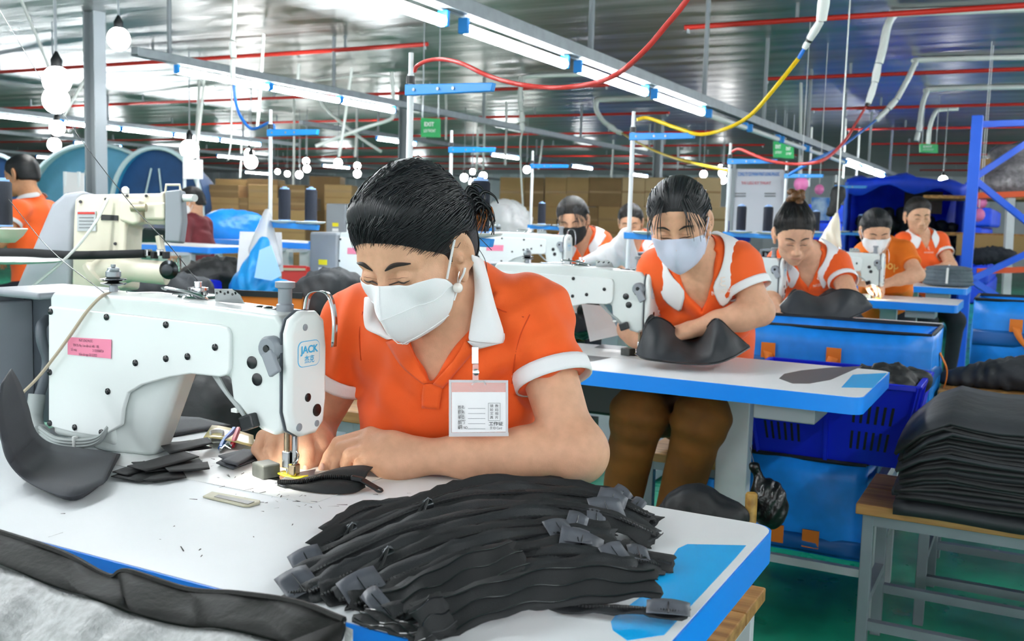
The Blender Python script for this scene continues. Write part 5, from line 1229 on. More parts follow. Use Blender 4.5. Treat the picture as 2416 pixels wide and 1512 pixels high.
# --- scraps
def scrap(pts_, z, name, label, m=BLKF2, th=.0014, group='cut scraps on the table', curl=.003, cat='fabric scrap'):
    t = thing(name, label, cat, on(*pts_[0], TOP), group)
    P = [on(x, y, TOP + z) for x, y in pts_]; a, b, c_, d_ = P; G = []
    for u in np.linspace(0, 1, 7):
        G.append([(a * (1 - u) + b * u) * (1 - v) + (d_ * (1 - u) + c_ * u) * v + V(0, 0, curl * (math.sin(2.6 * u + z * 300) + 1) * .5) for v in np.linspace(0, 1, 5)])
    MB().sheet(G).build('cloth', m, t, 'all', solid=th)
for i, (q, z) in enumerate([([(262, 1128), (395, 1085), (400, 1112), (330, 1140)], .003), ([(310, 1095), (470, 1082), (485, 1098), (345, 1118)], .007), ([(300, 1100), (430, 1066), (470, 1080), (345, 1112)], .013), ([(290, 1130), (430, 1112), (440, 1128), (365, 1140)], .003),
                            ([(380, 1100), (490, 1090), (495, 1106), (400, 1116)], .009), ([(380, 1052), (490, 1036), (502, 1050), (400, 1070)], .016), ([(375, 1046), (450, 1040), (500, 1058), (420, 1066)], .011), ([(265, 1118), (340, 1088), (372, 1100), (300, 1126)], .006)]):
    scrap(q, z, 'fabric_scrap', ['scrap at the left end of the heap by the machine foot', 'long middle scrap of the heap by the machine foot', 'topmost scrap of the heap by the machine foot', 'scrap at the front of the heap by the machine foot', 'scrap at the right end of the heap by the machine foot',
                                  'upper of the two scraps beside the machine pillar', 'lower of the two scraps beside the machine pillar', 'scrap tucked under the heap by the machine foot'][i])
for i, (q, z) in enumerate([([(510, 1096), (560, 1072), (618, 1082), (550, 1110)], .003), ([(522, 1090), (575, 1060), (615, 1066), (560, 1100)], .010), ([(515, 1080), (570, 1062), (612, 1076), (548, 1098)], .006)]):
    scrap(q, z, 'fabric_patch', ['lowest', 'topmost', 'middle'][i] + ' of the grey patches left of the presser foot', FOAM, .002, 'grey patches left of the presser foot', cat='fabric patch')
scrap([(396, 1030), (545, 1004), (470, 986), (398, 982)], .003, 'grey_sheet', 'smooth grey sheet lying behind the machine pillar', FOAM, .003, None, 0, 'sheet')
scrap([(1045 - 300, 1098), (775, 1078), (768, 1062), (742, 1082)], .003, 'grey_sheet', 'pale grey sheet between the two hands', mat('pale_sheet', '#c9ccd2', .6), .003, None, 0, 'sheet')
scrap([(480, 1048), (600, 1058), (598, 1030), (500, 1018)], .004, 'tape_film', 'crumpled clear yellow film behind the scissors', mat('yellow_film', '#e9dc9a', .2, spec=.7), .0008, None, .012, 'film')
sn = thing('thread_snips', 'small thread snips with red and blue handles', 'scissors', on(535, 1045))
MB().tube(smooth_path([on(520, 1058, TOP + .006), on(528, 1040, TOP + .012), on(545, 1022, TOP + .014), on(552, 1012, TOP + .012)], 5), .0045, 6).build('blue_handle', mat('snip_blue', '#2f6fc0', .4), sn, True)
MB().tube(smooth_path([on(548, 1052, TOP + .006), on(552, 1038, TOP + .012), on(558, 1022, TOP + .014), on(562, 1012, TOP + .012)], 5), .0045, 6).build('red_handle', mat('snip_red', '#c8283c', .4), sn, True)
MB().tube([on(520, 1060, TOP + .006), on(530, 1054, TOP + .006), on(545, 1060, TOP + .005)], [.003, .004, .001], 5).build('blade', CHROME, sn, True)
MB().tube([on(548, 1052, TOP + .006), on(538, 1050, TOP + .007), on(522, 1062, TOP + .004)], [.003, .004, .001], 5).build('blade', CHROME, sn, True)
cc = thing('plastic_cup_piece', 'torn white plastic piece standing by the snips', 'plastic piece', on(512, 1046))
MB().add([on(512, 1046, TOP) + V(math.cos(a) * .012, math.sin(a) * .012, h) for h in (0.001, .022) for a in np.linspace(0, 4.6, 9)], [(i, i + 1, i + 10, i + 9) for i in range(8)]).build('shell', WHITEP, cc, 'all', solid=.001)
lint = MB(); R_ = random.Random(11)
for i in range(110):
    px, py = (R_.gauss(690, 70), R_.gauss(1165, 22)) if R_.random() < .45 else ((R_.gauss(560, 60), R_.gauss(1095, 18)) if R_.random() < .6 else (R_.uniform(60, 1000), R_.uniform(1160, 1330)))
    p = on(px, py, TOP + .0012); a = R_.uniform(0, 6.28); L_ = abs(R_.gauss(.003, .003)) + .001; d = V(math.cos(a), math.sin(a), 0); n_ = V(-d[1], d[0], 0) * R_.uniform(.0003, .0008)
    lint.add([p - d * L_ - n_, p + d * L_ - n_, p + d * L_ + n_ + V(0, 0, .0005), p - d * L_ + n_], [(0, 1, 2, 3)])
tag(lint.build('lint', BLKF2), 'loose dark threads and lint specks on the white table', 'lint', kind='stuff')
# slot with beige frame in the bed
sf = thing('inspection_slot', 'beige framed oil slot set flush in front of the needle', 'slot frame', on(548, 1180))
fo = [on(x, y, TOP + .0005) for x, y in [(478, 1174), (500, 1163), (614, 1184), (612, 1190), (590, 1197), (575, 1197)]]
MB().prism(fo, (0, 0, .0028)).build('frame', mat('beige_plastic', '#b9b69c', .4), sf, bevel=.001)
MB().prism([on(x, y, TOP + .0034) for x, y in [(505, 1172), (515, 1167), (600, 1184), (585, 1190)]], (0, 0, .0006)).build('window', mat('dark_slot', '#6e6e66', .3), sf)

# --- the woven bag in front of the table
WOVEN = mat('silver_woven_pp', '#c4c8c8', 0.42, 0.0, var=0.35, vscale=90, bump=0.0016, bscale=260, spec=.6)
BIND = mat('black_coated_binding', '#121311', 0.6, var=0.4, vscale=30, bump=0.0012, bscale=90, spec=.25)
bag = thing('woven_bag', 'silver woven bag with black bound rim in front of the table', 'bag', (-.9, .6, .0))
rim = smooth_path([atY(x, y, Y) for x, y, Y in [(-260, 1180, .70), (0, 1258, .705), (150, 1308, .70), (255, 1362, .695), (300, 1350, .70), (440, 1393, .705), (560, 1403, .70), (700, 1424, .70), (812, 1466, .69)]], 6)
low = smooth_path([atY(x, y, Y) for x, y, Y in [(-260, 1250, .66), (0, 1332, .665), (130, 1382, .66), (250, 1420, .65), (330, 1450, .655), (440, 1475, .66), (560, 1486, .655), (680, 1520, .655), (770, 1560, .65)]], 6)
MB().sheet([[a * (1 - v) + b * v + V(0, .012 * math.sin(math.pi * v) * math.sin(i * .7), 0) for v in np.linspace(0, 1, 5)] for i, (a, b) in enumerate(zip(rim, low))]).build('rim_binding', BIND, bag, 'all', solid=.004)
MB().tube([p + V(0, 0, .001) for p in rim], .0035, 6).build('rim_piping', BIND, bag, True)
G = []
for i, b in enumerate(low):
    e = V(b[0] + .02, b[1] - .16 + .02 * math.sin(i * .5), b[2] - .09 + .018 * math.sin(i * .9)); e2 = V(b[0], b[1] - .4, .30)
    G.append([b, b * .7 + e * .3 + V(0, 0, .012 * math.sin(i * .8)), b * .4 + e * .6 + V(0, 0, .015 * math.sin(i * .6 + 1)), e, e * .6 + e2 * .4, e2])
MB().sheet(G).build('woven_panel', WOVEN, bag, 'all', solid=.002, sub=1)
a0, a1 = rim[-1], low[-1]; c0, c1 = V(a0[0] - .10, .46, a0[2] - .03), V(a1[0] - .10, .44, a1[2] - .03)
MB().sheet([[a0 * (1 - u) + c0 * u, (a0 * (1 - u) + c0 * u) * .5 + (a1 * (1 - u) + c1 * u) * .5 + V(.006, 0, 0), a1 * (1 - u) + c1 * u] for u in np.linspace(0, 1, 8)]).build('side_binding', BIND, bag, 'all', solid=.004)
for a, b in ((rim[0], V(rim[0][0], .3, .6)), (rim[-1], V(rim[-1][0] - .12, .3, .6))):
    MB().sheet([[a * (1 - u) + b * u, V(*(a * (1 - u) + b * u)[:2], .02)] for u in np.linspace(0, 1, 6)]).build('side_panel', WOVEN, bag, 'all', solid=.002)
MB().sheet([[V(p[0], p[1] + .012, p[2] - .012), V(p[0], p[1] + .012, .01)] for p in rim]).build('back_panel', WOVEN, bag, 'all', solid=.002)
MB().box((-.95, .48, .006), (.8, .36, .01)).build('bottom_panel', WOVEN, bag)
# ================================================================== right side: totes, crate, benches, fabric, rack
WOOD = mat('pale_wood', '#b98d52', 0.55, col2='#8a5f30', vscale=3.0, stretch=(1, 14, 14), bump=0.0004, bscale=60)
OSB = mat('chip_board', '#b88a4a', 0.6, col2='#7c5422', vscale=38, detail=3)
BENCHG = mat('bench_grey_steel', '#7d868e', 0.4, 0.3, var=0.15, vscale=10)
TOTE = mat('blue_woven_pp', '#1596ff', 0.38, var=0.25, vscale=9, bump=0.0015, bscale=25)
TOTED = mat('blue_woven_band', '#0f5fa8', 0.45)
TOTEBK = mat('black_trim', '#10141a', 0.5)
STRAP = mat('orange_webbing', '#e0791a', 0.6, bump=0.0005, bscale=500)
CRATEB = mat('royal_blue_plastic', '#0a22d0', 0.35)
BAGK = mat('black_polythene', '#0e0f11', 0.3, bump=0.006, bscale=28)
CLOTHK = mat('black_cloth', '#1a1c1f', 0.6, var=0.4, vscale=12, bump=0.004, bscale=22)
CLOTHG = mat('charcoal_pack_cloth', '#2a2e33', 0.62, var=0.35, vscale=10, bump=0.003, bscale=18)
PAPER = mat('paper_white', '#e8e8ea', 0.7)
CARDB = mat('cardboard', '#b08d5c', 0.75, var=0.12, vscale=4)
CARDB2 = mat('cardboard_dark', '#8f7048', 0.75, var=0.12, vscale=4)
def bench(x0, x1, y0, y1, z, label, top=WOOD, steel=BENCHG, group=None, nplank=1, stretch=True, cat='bench', seat=True):
    t = thing('work_bench' if cat == 'bench' else 'stool', label, cat, ((x0 + x1) / 2, (y0 + y1) / 2, 0), group)
    wd = (y1 - y0) / nplank
    for i in range(nplank if seat else 0): MB().box(((x0 + x1) / 2, y0 + wd * (i + .5), z - .014), (x1 - x0, wd - .003, .028)).build('plank' if nplank > 1 else 'seat_board', top, t, bevel=.003)
    for x in (x0 + .03, x1 - .03):
        for y in (y0 + .03, y1 - .03): MB().box((x, y, (z - .03) / 2), (.028, .028, z - .03)).build('leg', steel, t, bevel=.002)
    for y in (y0 + .03, y1 - .03):
        if seat: MB().box(((x0 + x1) / 2, y, z - .043), (x1 - x0 - .06, .026, .028)).build('rail', steel, t)
        if stretch: MB().box(((x0 + x1) / 2, y, .14), (x1 - x0 - .06, .024, .024)).build('stretcher', steel, t)
    for x in (x0 + .03, x1 - .03):
        MB().box((x, (y0 + y1) / 2, z - .043), (.026, y1 - y0 - .06, .028)).build('rail', steel, t)
        if stretch: MB().box((x, (y0 + y1) / 2, .2), (.024, y1 - y0 - .06, .024)).build('stretcher', steel, t)
    return t
def tote(name, label, x0, x1, y0, y1, z0, z1, rz=0.0, bv=(.42, .62, .74), straps=True, group='blue insulated tote bags', lid=False, sag=.0):
    c = V((x0 + x1) / 2, (y0 + y1) / 2, z0); t = thing(name, label, 'tote bag', c, group); hx, hy = (x1 - x0) / 2, (y1 - y0) / 2
    ca, sa = math.cos(rz), math.sin(rz)
    def T(x, y, z): return V(c[0] + x * ca - y * sa, c[1] + x * sa + y * ca, z)
    def panel(a, b, nm, m=TOTE, zz0=z0, zz1=z1, off=0.0):
        G = []
        for u in np.linspace(0, 1, 9):
            p = (np.array(a) * (1 - u) + np.array(b) * u)
            n = nrm(V(b[1] - a[1], a[0] - b[0], 0)); row = []
            for v in np.linspace(0, 1, 6):
                bl = off + .012 * math.sin(math.pi * u) * math.sin(math.pi * v) + .003 * math.sin(9 * u + 5 * v)
                row.append(T(p[0] + n[0] * bl, p[1] + n[1] * bl, zz0 + (zz1 - zz0) * v - sag * math.sin(math.pi * u) * v))
            G.append(row)
        return MB().sheet(G).build(nm, m, t, 'all', solid=.006)
    cs = [(-hx, -hy), (hx, -hy), (hx, hy), (-hx, hy)]
    for i in range(4): panel(cs[i], cs[(i + 1) % 4], ['front_panel', 'end_panel', 'rear_panel', 'end_panel'][i])
    MB().prism([T(a, b, z0) for a, b in cs], (0, 0, .008)).build('base_panel', TOTEBK, t)
    H_ = z1 - z0
    panel(cs[0], cs[1], 'band', TOTED, z0 + bv[0] * H_, z0 + bv[1] * H_, .005); panel(cs[1], cs[2], 'band', TOTED, z0 + bv[0] * H_, z0 + bv[1] * H_, .005)
    rim = [T(a, b, z1) for a, b in cs + cs[:1]]
    MB().tube([p for i in range(4) for p in [rim[i] * (1 - s) + rim[i + 1] * s - V(0, 0, sag * math.sin(math.pi * s)) for s in np.linspace(0, 1, 8)]], .007, 6).build('rim_trim', TOTEBK, t, True)
    if straps:
        for fx in (-.42, .18):
            x = hx * fx; zt = z0 + bv[2] * H_
            MB().box(T(x, -hy - .018, zt - .015), (.05, .004, .055)).build('strap_patch', STRAP, t)
            if bv[2] < .3: continue
            P = smooth_path([T(x, -hy - .022, zt - .02), T(x + .02 * (1 if fx < 0 else -1), -hy - .035, zt - .07), T(x + .07 * (1 if fx < 0 else -1), -hy - .035, zt - .12), T(x + .15 * (1 if fx < 0 else -1), -hy - .03, zt - .15)], 5)
            MB().sheet([[p + V(-.016, 0, .004), p + V(.016, 0, -.004)] for p in P]).build('strap', STRAP, t, 'all', solid=.003)
        P = smooth_path([T(hx + .015, -.02, z0 + .75 * H_), T(hx + .04, -.0, z0 + .55 * H_), T(hx + .035, .01, z0 + .35 * H_), T(hx + .016, .02, z0 + .28 * H_)], 5)
        MB().sheet([[p + V(0, -.018, 0), p + V(0, .018, 0)] for p in P]).build('end_strap', STRAP, t, 'all', solid=.003)
    return t
# frame under the second table's far side, crate and totes
bench(-.79, -.33, 2.99, 3.42, .45, 'pale steel frame around the blue tote under the crate', steel=FRAMEW, cat='bench', seat=False)
def crate(x0, x1, y0, y1, z0, z1, label):
    t = thing('plastic_crate', label, 'crate', ((x0 + x1) / 2, (y0 + y1) / 2, z0)); f = .045
    MB().prism([V(x0 + f, y0 + f, z0), V(x1 - f, y0 + f, z0), V(x1 - f, y1 - f, z0), V(x0 + f, y1 - f, z0)], (0, 0, .006)).build('bottom', CRATEB, t)
    lo_ = [V(x0 + f, y0 + f, z0), V(x1 - f, y0 + f, z0), V(x1 - f, y1 - f, z0), V(x0 + f, y1 - f, z0)]; up_ = [V(x0, y0, z1), V(x1, y0, z1), V(x1, y1, z1), V(x0, y1, z1)]
    for i in range(4):
        a, b, c, d = lo_[i], lo_[(i + 1) % 4], up_[(i + 1) % 4], up_[i]
        n = nrm(np.cross(b - a, d - a))
        MB().prism([a, b, c, d], -n * .005).build('side_wall', CRATEB, t)
        for g in (.08, .66):                       # two grilles of slots per side, framed
            for r in (.18, .50):
                for k in range(6):
                    u = g + .045 * k
                    def pt(u, v): return (a * (1 - u) + b * u) * (1 - v) + (d * (1 - u) + c * u) * v
                    q = [pt(u, r), pt(u + .017, r), pt(u + .017, r + .22), pt(u, r + .22)]
                    MB().prism([p + n * .0006 for p in q], n * .0006).build('slot', BLACKP, t)
        MB().bar(d + V(0, 0, -.008), c + V(0, 0, -.008), .016, .016).build('rim', CRATEB, t, bevel=.003)
        for u in (.0, .5, 1.0):
            p, q = a * (1 - u) + b * u, d * (1 - u) + c * u; MB().bar(p + n * .004, q + n * .004, .012, .012).build('rib', CRATEB, t)
    return t
crate(-.77, -.27, 3.02, 3.38, .456, .71, 'royal blue slotted crate under the second table')
def heap(name, label, cat, pts_, r, m, group=None, k=.07, h=.012, wr=.006, seed=1, lo=None):
    t = thing(name, label, cat, pts_[0], group); P = np.array(pts_); rr_ = r if hasattr(r, '__len__') else [r] * len(P)
    S = SDF(P.min(0) - max(rr_) - .05, P.max(0) + max(rr_) + .05, h); R_ = random.Random(seed)
    for p, q in zip(P, rr_): S.ell(p, V(q, q, q * .75), None, k)
    if lo is not None: S.plane((0, 0, lo), (0, 0, -1), .004)
    me = S.mesh(name, 1); c = P.mean(0)
    wrinkle(me, [(c + V(R_.gauss(0, .06), R_.gauss(0, .06), R_.gauss(0, .03)), nrm(V(R_.gauss(0, 1), R_.gauss(0, 1), R_.gauss(0, .6))), R_.uniform(.03, .07), wr, .12) for _ in range(7)])
    me.materials.append(m); link('cloth', me, t); return t
heap('fabric_bundle', 'black strips lying in the royal blue crate', 'fabric bundle', [V(-.33, 3.12, .68), V(-.38, 3.2, .70), V(-.45, 3.15, .68), V(-.30, 3.26, .69)], [.05, .06, .05, .05], CLOTHK)
tote('insulated_tote', 'blue woven tote with orange tabs directly under the crate', -.755, -.40, 3.06, 3.36, .16, .452, bv=(.02, .2, .22), straps=True)
tote('insulated_tote', 'open blue tote with black rim and orange straps behind the second table', -1.05, -.29, 3.60, 4.0, .50, .80)
bench(-1.1, -.40, 3.57, 4.02, .49, 'hidden low bench carrying the open blue tote', cat='bench')
tote('insulated_tote', 'blue tote with long orange handles at the right edge', -.22, .35, 4.75, 5.1, .52, .86)
bench(-.24, .4, 4.72, 5.14, .51, 'low bench under the blue tote at the right edge', cat='bench')
tote('insulated_tote', 'blue tote on the floor behind the brown trousers', -1.08, -.45, 3.62, 3.97, .02, .44, straps=False)
# wooden benches on the right with fabric
bench(-.36, .5, 2.60, 2.96, .46, 'wooden bench with grey steel legs holding the black fabric stack', top=WOOD, nplank=2)
bench(-.26, .62, 3.04, 3.46, .42, 'grey steel stool frame behind the fabric stack', top=WOOD)
bench(-.27, .6, 3.72, 4.18, .60, 'chipboard bench below the black pouch at the right', top=OSB)
def fabric_stack(x0, x1, y0, y1, z0, n, label):
    t = thing('fabric_stack', label, 'fabric stack', ((x0 + x1) / 2, (y0 + y1) / 2, z0)); R_ = random.Random(3); z = z0
    for i in range(n):
        th = .0085 if i else .03
        if i in (3, 9): th = .014
        jx, jy = R_.uniform(-.014, .014), R_.uniform(-.012, .012); G = []
        for u in np.linspace(0, 1, 14):
            row = []
            for v in np.linspace(0, 1, 6):
                hump = (.035 * math.sin(math.pi * min(1, u * 1.15)) + .03 * math.exp(-((u - .12) / .12) ** 2)) * (i / n) - .05 * max(0, .12 - u) / .12 * (i / n)
                row.append(V(x0 + jx + (x1 - x0) * u, y0 + jy + (y1 - y0) * v, z + hump + .0025 * math.sin(11 * u + i) - .035 * (1 - v) ** 4 * (.3 + .7 * i / n)))
            G.append(row)
        MB().sheet(G).build('fabric_layer', CLOTHK if i % 3 else CLOTHG, t, 'all', solid=th * .92); z += th
    return t
fabric_stack(-.262, .42, 2.58, 2.98, .475, 22, 'tall stack of folded black fabric on the right bench')
heap('black_pouch', 'black pouch lying on the chipboard bench at right', 'pouch', [V(-.26, 3.9, .615), V(-.20, 3.9, .62), V(-.13, 3.92, .635), V(-.06, 3.92, .645), V(.02, 3.93, .655), V(.10, 3.93, .655), V(.18, 3.93, .65), V(.26, 3.95, .64)], [.03, .045, .06, .07, .08, .085, .08, .07], CLOTHG, lo=.6, wr=.004)
# near right: low bench and a white carton by the table end
q = on(1808, 1385, .45)
bench(q[0] - .36, q[0] + .0, q[1] - .30, q[1] + .0, .45, 'low wooden stool under the right end of the nearest table', top=WOOD, steel=FRAMEW, nplank=2, stretch=False, cat='stool')
cb = thing('white_carton', 'white carton with blue corner beside the low stool', 'box', (q[0] - .0, q[1] - .16, 0))
MB().box((q[0] + .03, q[1] - .12, .17), (.10, .16, .34)).build('carton_body', WHITEP, cb, bevel=.004)
MB().box((q[0] + .078, q[1] - .042, .17), (.012, .012, .342)).build('blue_corner', BLUEP, cb)
# under the second table: cloth bundle, bamboo stick, hanging black bag
heap('cloth_bundle', 'crumpled black cloth sack under the second table', 'cloth bundle', [at(1610, 1195, 2.45), at(1645, 1180, 2.45), at(1680, 1205, 2.45), at(1725, 1215, 2.42), at(1590, 1240, 2.45)] + [at(x, 1230, 2.44) * V(1, 1, 0) + V(0, 0, z) for x in (1600, 1660, 1715) for z in (.34, .22, .10)], [.05, .055, .05, .045, .06] + [.075] * 9, CLOTHK, h=.009, lo=.005, k=.025, wr=.011)
hb = thing('hanging_bag', 'knotted black plastic bag hanging from the second table leg', 'plastic bag', at(1812, 1180, 2.55))
S = SDF(at(1812, 1180, 2.55) - .16, at(1812, 1180, 2.55) + .18, .007)
S.ell(at(1812, 1185, 2.55), V(.048, .045, .062), None, .02); S.ell(at(1822, 1205, 2.55), V(.035, .04, .045), None, .02); S.cap(at(1792, 1145, 2.55), at(1783, 1100, 2.55), .014, .010, .02); S.ell(at(1778, 1100, 2.55), V(.016, .012, .012), None, .01)
me = S.mesh('bag', 1); wrinkle(me, [(at(1812, 1185, 2.5), nrm(V(1, .3, -.6)), .025, .004, .07), (at(1800, 1160, 2.5), nrm(V(1, .3, .3)), .02, .003, .05)]); me.materials.append(BAGK); link('bag', me, hb)
MB().tube([at(1780, 1098, 2.55), at(1770, 1055, 2.56)], .0012, 4).build('string', BLKCAP, hb)
bs = thing('bamboo_stick', 'short yellow bamboo stick standing by the second table leg', 'stick', at(1765, 1300, 2.45)); BAMB = mat('bamboo', '#c39a4a', .5, col2='#8a6420', vscale=30)
MB().lathe(at(1765, 1320, 2.45) * V(1, 1, 0), [(.015, 0), (.015, .28), (.017, .285), (.017, .29), (.015, .295), (.015, .50), (.012, .505)], 12).build('cane', BAMB, bs, True)
# work pieces on the tables
def pouch_piece(name, label, top, bot, d0, dd, m=CLOTHG, group='black pouches being sewn'):
    t = thing(name, label, 'pouch', at(*bot[len(bot) // 2][:2], d0), group)
    T_ = smooth_path([at(x, y, d0 + e) for x, y, e in top], 6); B_ = smooth_path([at(x, y, d0 + e) for x, y, e in bot], 6) if len(bot[0]) == 3 else smooth_path([at(x, y, d0) for x, y in bot], 6)
    n = min(len(T_), len(B_)); G = []
    for i in range(n):
        a = T_[int(i / (n - 1) * (len(T_) - 1))]; b = B_[int(i / (n - 1) * (len(B_) - 1))]
        G.append([a * (1 - v) + b * v - RW[:, 2] * .03 * math.sin(math.pi * v) * math.sin(math.pi * i / (n - 1)) - RW[:, 2] * .010 * math.sin(i * .9) * math.sin(math.pi * v) for v in np.linspace(0, 1, 9)])
    MB().sheet(G).build('front_cloth', m, t, 'all', solid=.003, sub=1)
    G2 = [[p + RW[:, 2] * (.10 * math.sin(math.pi * (i + .3) / n)) - V(0, 0, .012 * math.sin(i * .8)) for p in row[:5]] for i, row in enumerate(G)]
    MB().sheet(G2).build('rear_cloth', CLOTHK, t, 'all', solid=.003, sub=1)
    MB().tube([r[-1] - RW[:, 2] * .002 for r in G], .003, 5).build('hem', BLKCAP, t, True); MB().tube([r[0] for r in G], .0028, 5).build('hem', BLKCAP, t, True)
    return t
pouch_piece('sewn_pouch', 'black open pouch under the hands of the woman in brown trousers', [(1502, 828, .02), (1535, 752, .0), (1580, 762, .05), (1614, 800, .08), (1650, 795, .08), (1688, 752, -.02), (1730, 785, -.02), (1768, 818, -.02)],
            [(1500, 835, .02), (1520, 846, -.05), (1560, 852, -.08), (1620, 858, -.1), (1680, 858, -.1), (1725, 845, -.08), (1768, 820, -.02)], 2.76, 0)
pouch_piece('sewn_pouch', 'black pouch on the third table before the woman with the bun', [(1840, 722, .0), (1880, 685, .0), (1930, 700, .05), (1985, 682, .0), (2030, 692, .0), (2058, 722, .0)],
            [(1842, 735, 0), (1880, 748, -.05), (1940, 756, -.08), (2000, 752, -.08), (2058, 726, 0)], 4.2, 0)
fb = thing('fabric_pack', 'grey fabric bundle tied with pale tape on the farthest table', 'fabric pack', at(2240, 670, 7.0)); q = at(2238, 650, 6.9)
S = SDF(q - V(.25, .2, .14), q + V(.25, .2, .14), .011)
for k in range(5): S.ell(q + V(0, 0, -.055 + .026 * k), V(.17 - .004 * k, .11, .022), None, .012)
me = S.mesh('pack', 1); me.materials.append(mat('grey_pack_cloth', '#5d6a74', .7, var=.3, vscale=15)); link('pack', me, fb)
MB().tube([q + V(0, -.12, -.05), q + V(0, -.11, .05), q + V(0, 0, .07), q + V(0, .11, .05)], .008, 5).build('tape', PAPER, fb)
# blue pallet rack
RACKB = mat('rack_blue', '#1668f5', 0.4); RACKO = mat('rack_orange', '#f05a1e', 0.4)
rk = thing('pallet_rack', 'blue upright pallet rack with orange beams at the right edge', 'storage rack', at(2290, 620, 8.0)); dR = 8.0
X0 = at(2290, 500, dR)
def rp(px, py, d=dR): return at(px, py, d)
MB().box((X0[0], X0[1], 1.03), (.085, .07, 2.06)).build('upright', RACKB, rk, bevel=.006)
MB().box((X0[0] + .62, X0[1] - .08, 1.03), (.085, .07, 2.06)).build('upright', RACKB, rk, bevel=.006)
for a, b in (((2302, 294), (2480, 288)), ((2298, 420), (2440, 325)), ((2300, 425), (2450, 545)), ((2290, 660), (2440, 590)), ((2290, 660), (2480, 780))):
    MB().bar(rp(*a), rp(*b), .05, .03, RW[:, 2]).build('brace', RACKB, rk)
for py in (462, 640): MB().bar(rp(2305, py, 8.8), rp(2480, py - 6, 8.6), .05, .06, RW[:, 2]).build('beam', RACKO, rk)
for px in (2385, 2440): MB().bar(rp(px, 455, 8.9), rp(px - 12, 700, 8.9), .07, .04, RW[:, 2]).build('post', FRAMEW, rk)
MB().box(rp(2400, 556, 9.6) , (1.6, .9, .03)).build('shelf_board', OSB, rk); MB().box(rp(2400, 470, 9.6), (1.6, .9, .03)).build('shelf_board', OSB, rk)
heap('bagged_goods', 'grey goods in a clear bag on the upper rack shelf', 'bagged goods', [at(2345, 435, 9.6), at(2390, 400, 9.6), at(2400, 440, 9.6), at(2440, 420, 9.6), at(2370, 370, 9.7), at(2420, 365, 9.7)], [.16, .18, .17, .2, .16, .18], mat('grey_bagged', '#8a868c', .3, var=.5, vscale=22, bump=.01, bscale=25), h=.022, wr=.015)
bx_ = thing('cardboard_box', 'brown carton leaning behind the blue rack upright', 'box', at(2325, 440, 9.8)); MB().box(at(2328, 418, 9.85), (.2, .35, .34)).build('carton_body', CARDB, bx_, bevel=.004)
bx_ = thing('cardboard_box', 'wide carton on the lower rack shelf', 'box', at(2360, 600, 9.4)); MB().box(at(2362, 580, 9.4), (.75, .4, .2)).build('carton_body', CARDB, bx_, bevel=.004)
heap('cloth_bundle', 'dark cloth heap on the low rack shelf', 'cloth bundle', [at(2310, 605, 8.9), at(2345, 602, 8.9), at(2375, 606, 8.9)], [.1, .1, .09], DARKT, h=.02, wr=.01)
# pink balloons
BALL = mat('pink_balloon', '#ff8ccc', 0.3)
for px, py, d, r, lb in ((1890, 434, 8.5, .062, 'larger pink balloon above the top bun'), (1933, 447, 9.5, .045, 'smaller pink balloon right of the larger one'), (2309, 507, 9.2, .055, 'pink balloon inside the blue rack'), (2316, 478, 9.4, .05, 'upper pale pink balloon inside the blue rack')):
    c = at(px, py, d); t = thing('balloon', lb, 'balloon', c, 'pink balloons'); MB().ball(c, (r, r, r * 1.1), 16, 12).build('envelope', BALL, t, 'all'); MB().lathe(c - V(0, 0, r * 1.2), [(r * .12, 0), (r * .04, r * .12)], 8).build('knot', BALL, t)
    MB().tube([c + V(0, 0, r), V(c[0], c[1], CEIL)], .003, 4).build('string', PAPER, t)
# blue canopy with dark clothes hanging inside
cnp = thing('blue_canopy', 'deep blue fabric booth with dark clothes inside', 'canopy', at(2130, 620, 11)); CAN = mat('deep_blue_fabric', '#1a50f5', .6, var=.3, vscale=4, bump=.01, bscale=6)
A = [at(1998, 424, 10.6), at(2060, 420, 10.4), at(2140, 416, 10.4), (at(2210, 428, 10.4)), at(2282, 436, 10.4)]; B_ = [p + V(-.2, 1.6, .06) for p in A]
MB().sheet([[a * (1 - v) + b * v + V(0, 0, .05 * math.sin(3 * v) * math.sin(i)) for v in np.linspace(0, 1, 6)] for i, (a, b) in enumerate(zip(smooth_path(A, 4), smooth_path(B_, 4)))]).build('roof_sheet', CAN, cnp, 'all', solid=.01)
V0 = [at(1998, 424, 10.6), at(2140, 416, 10.4), at(2282, 436, 10.4)]
MB().sheet([[p, p - V(0, 0, .06), p - V(0, 0, .13 + .05 * math.sin(i))] for i, p in enumerate(smooth_path(V0, 7))]).build('valance', CAN, cnp, 'all', solid=.008)
for a, b in ((A[0], B_[0]), (A[-1], B_[-1]), (B_[0], B_[-1])):
    MB().sheet([[a * (1 - u) + b * u, V(*((a * (1 - u) + b * u)[:2]), .05)] for u in np.linspace(0, 1, 8)]).build('side_curtain', CAN, cnp, 'all', solid=.008)
for px in (1998, 2282):
    p = at(px, 430, 10.5); MB().tube([p, p * V(1, 1, 0)], .02, 8).build('pole', RACKB, cnp)
for i, (px, py, w) in enumerate([(2035, 520, .16), (2065, 505, .15), (2095, 500, .16), (2130, 500, .17), (2190, 520, .17), (2220, 530, .16), (2245, 535, .15)]):
    heap('hanging_garment', ['leftmost', 'second', 'third', 'middle', 'fifth', 'sixth', 'rightmost'][i] + ' dark garment hanging inside the blue booth', 'garment', [at(px, py, 11.3), at(px + 4, py + 30, 11.3), at(px - 2, py + 65, 11.3)], [w * .5, w * .62, w * .6], [CLOTHK, DARKT][i % 2], group='dark garments in the blue booth', h=.03, wr=.02, seed=i)
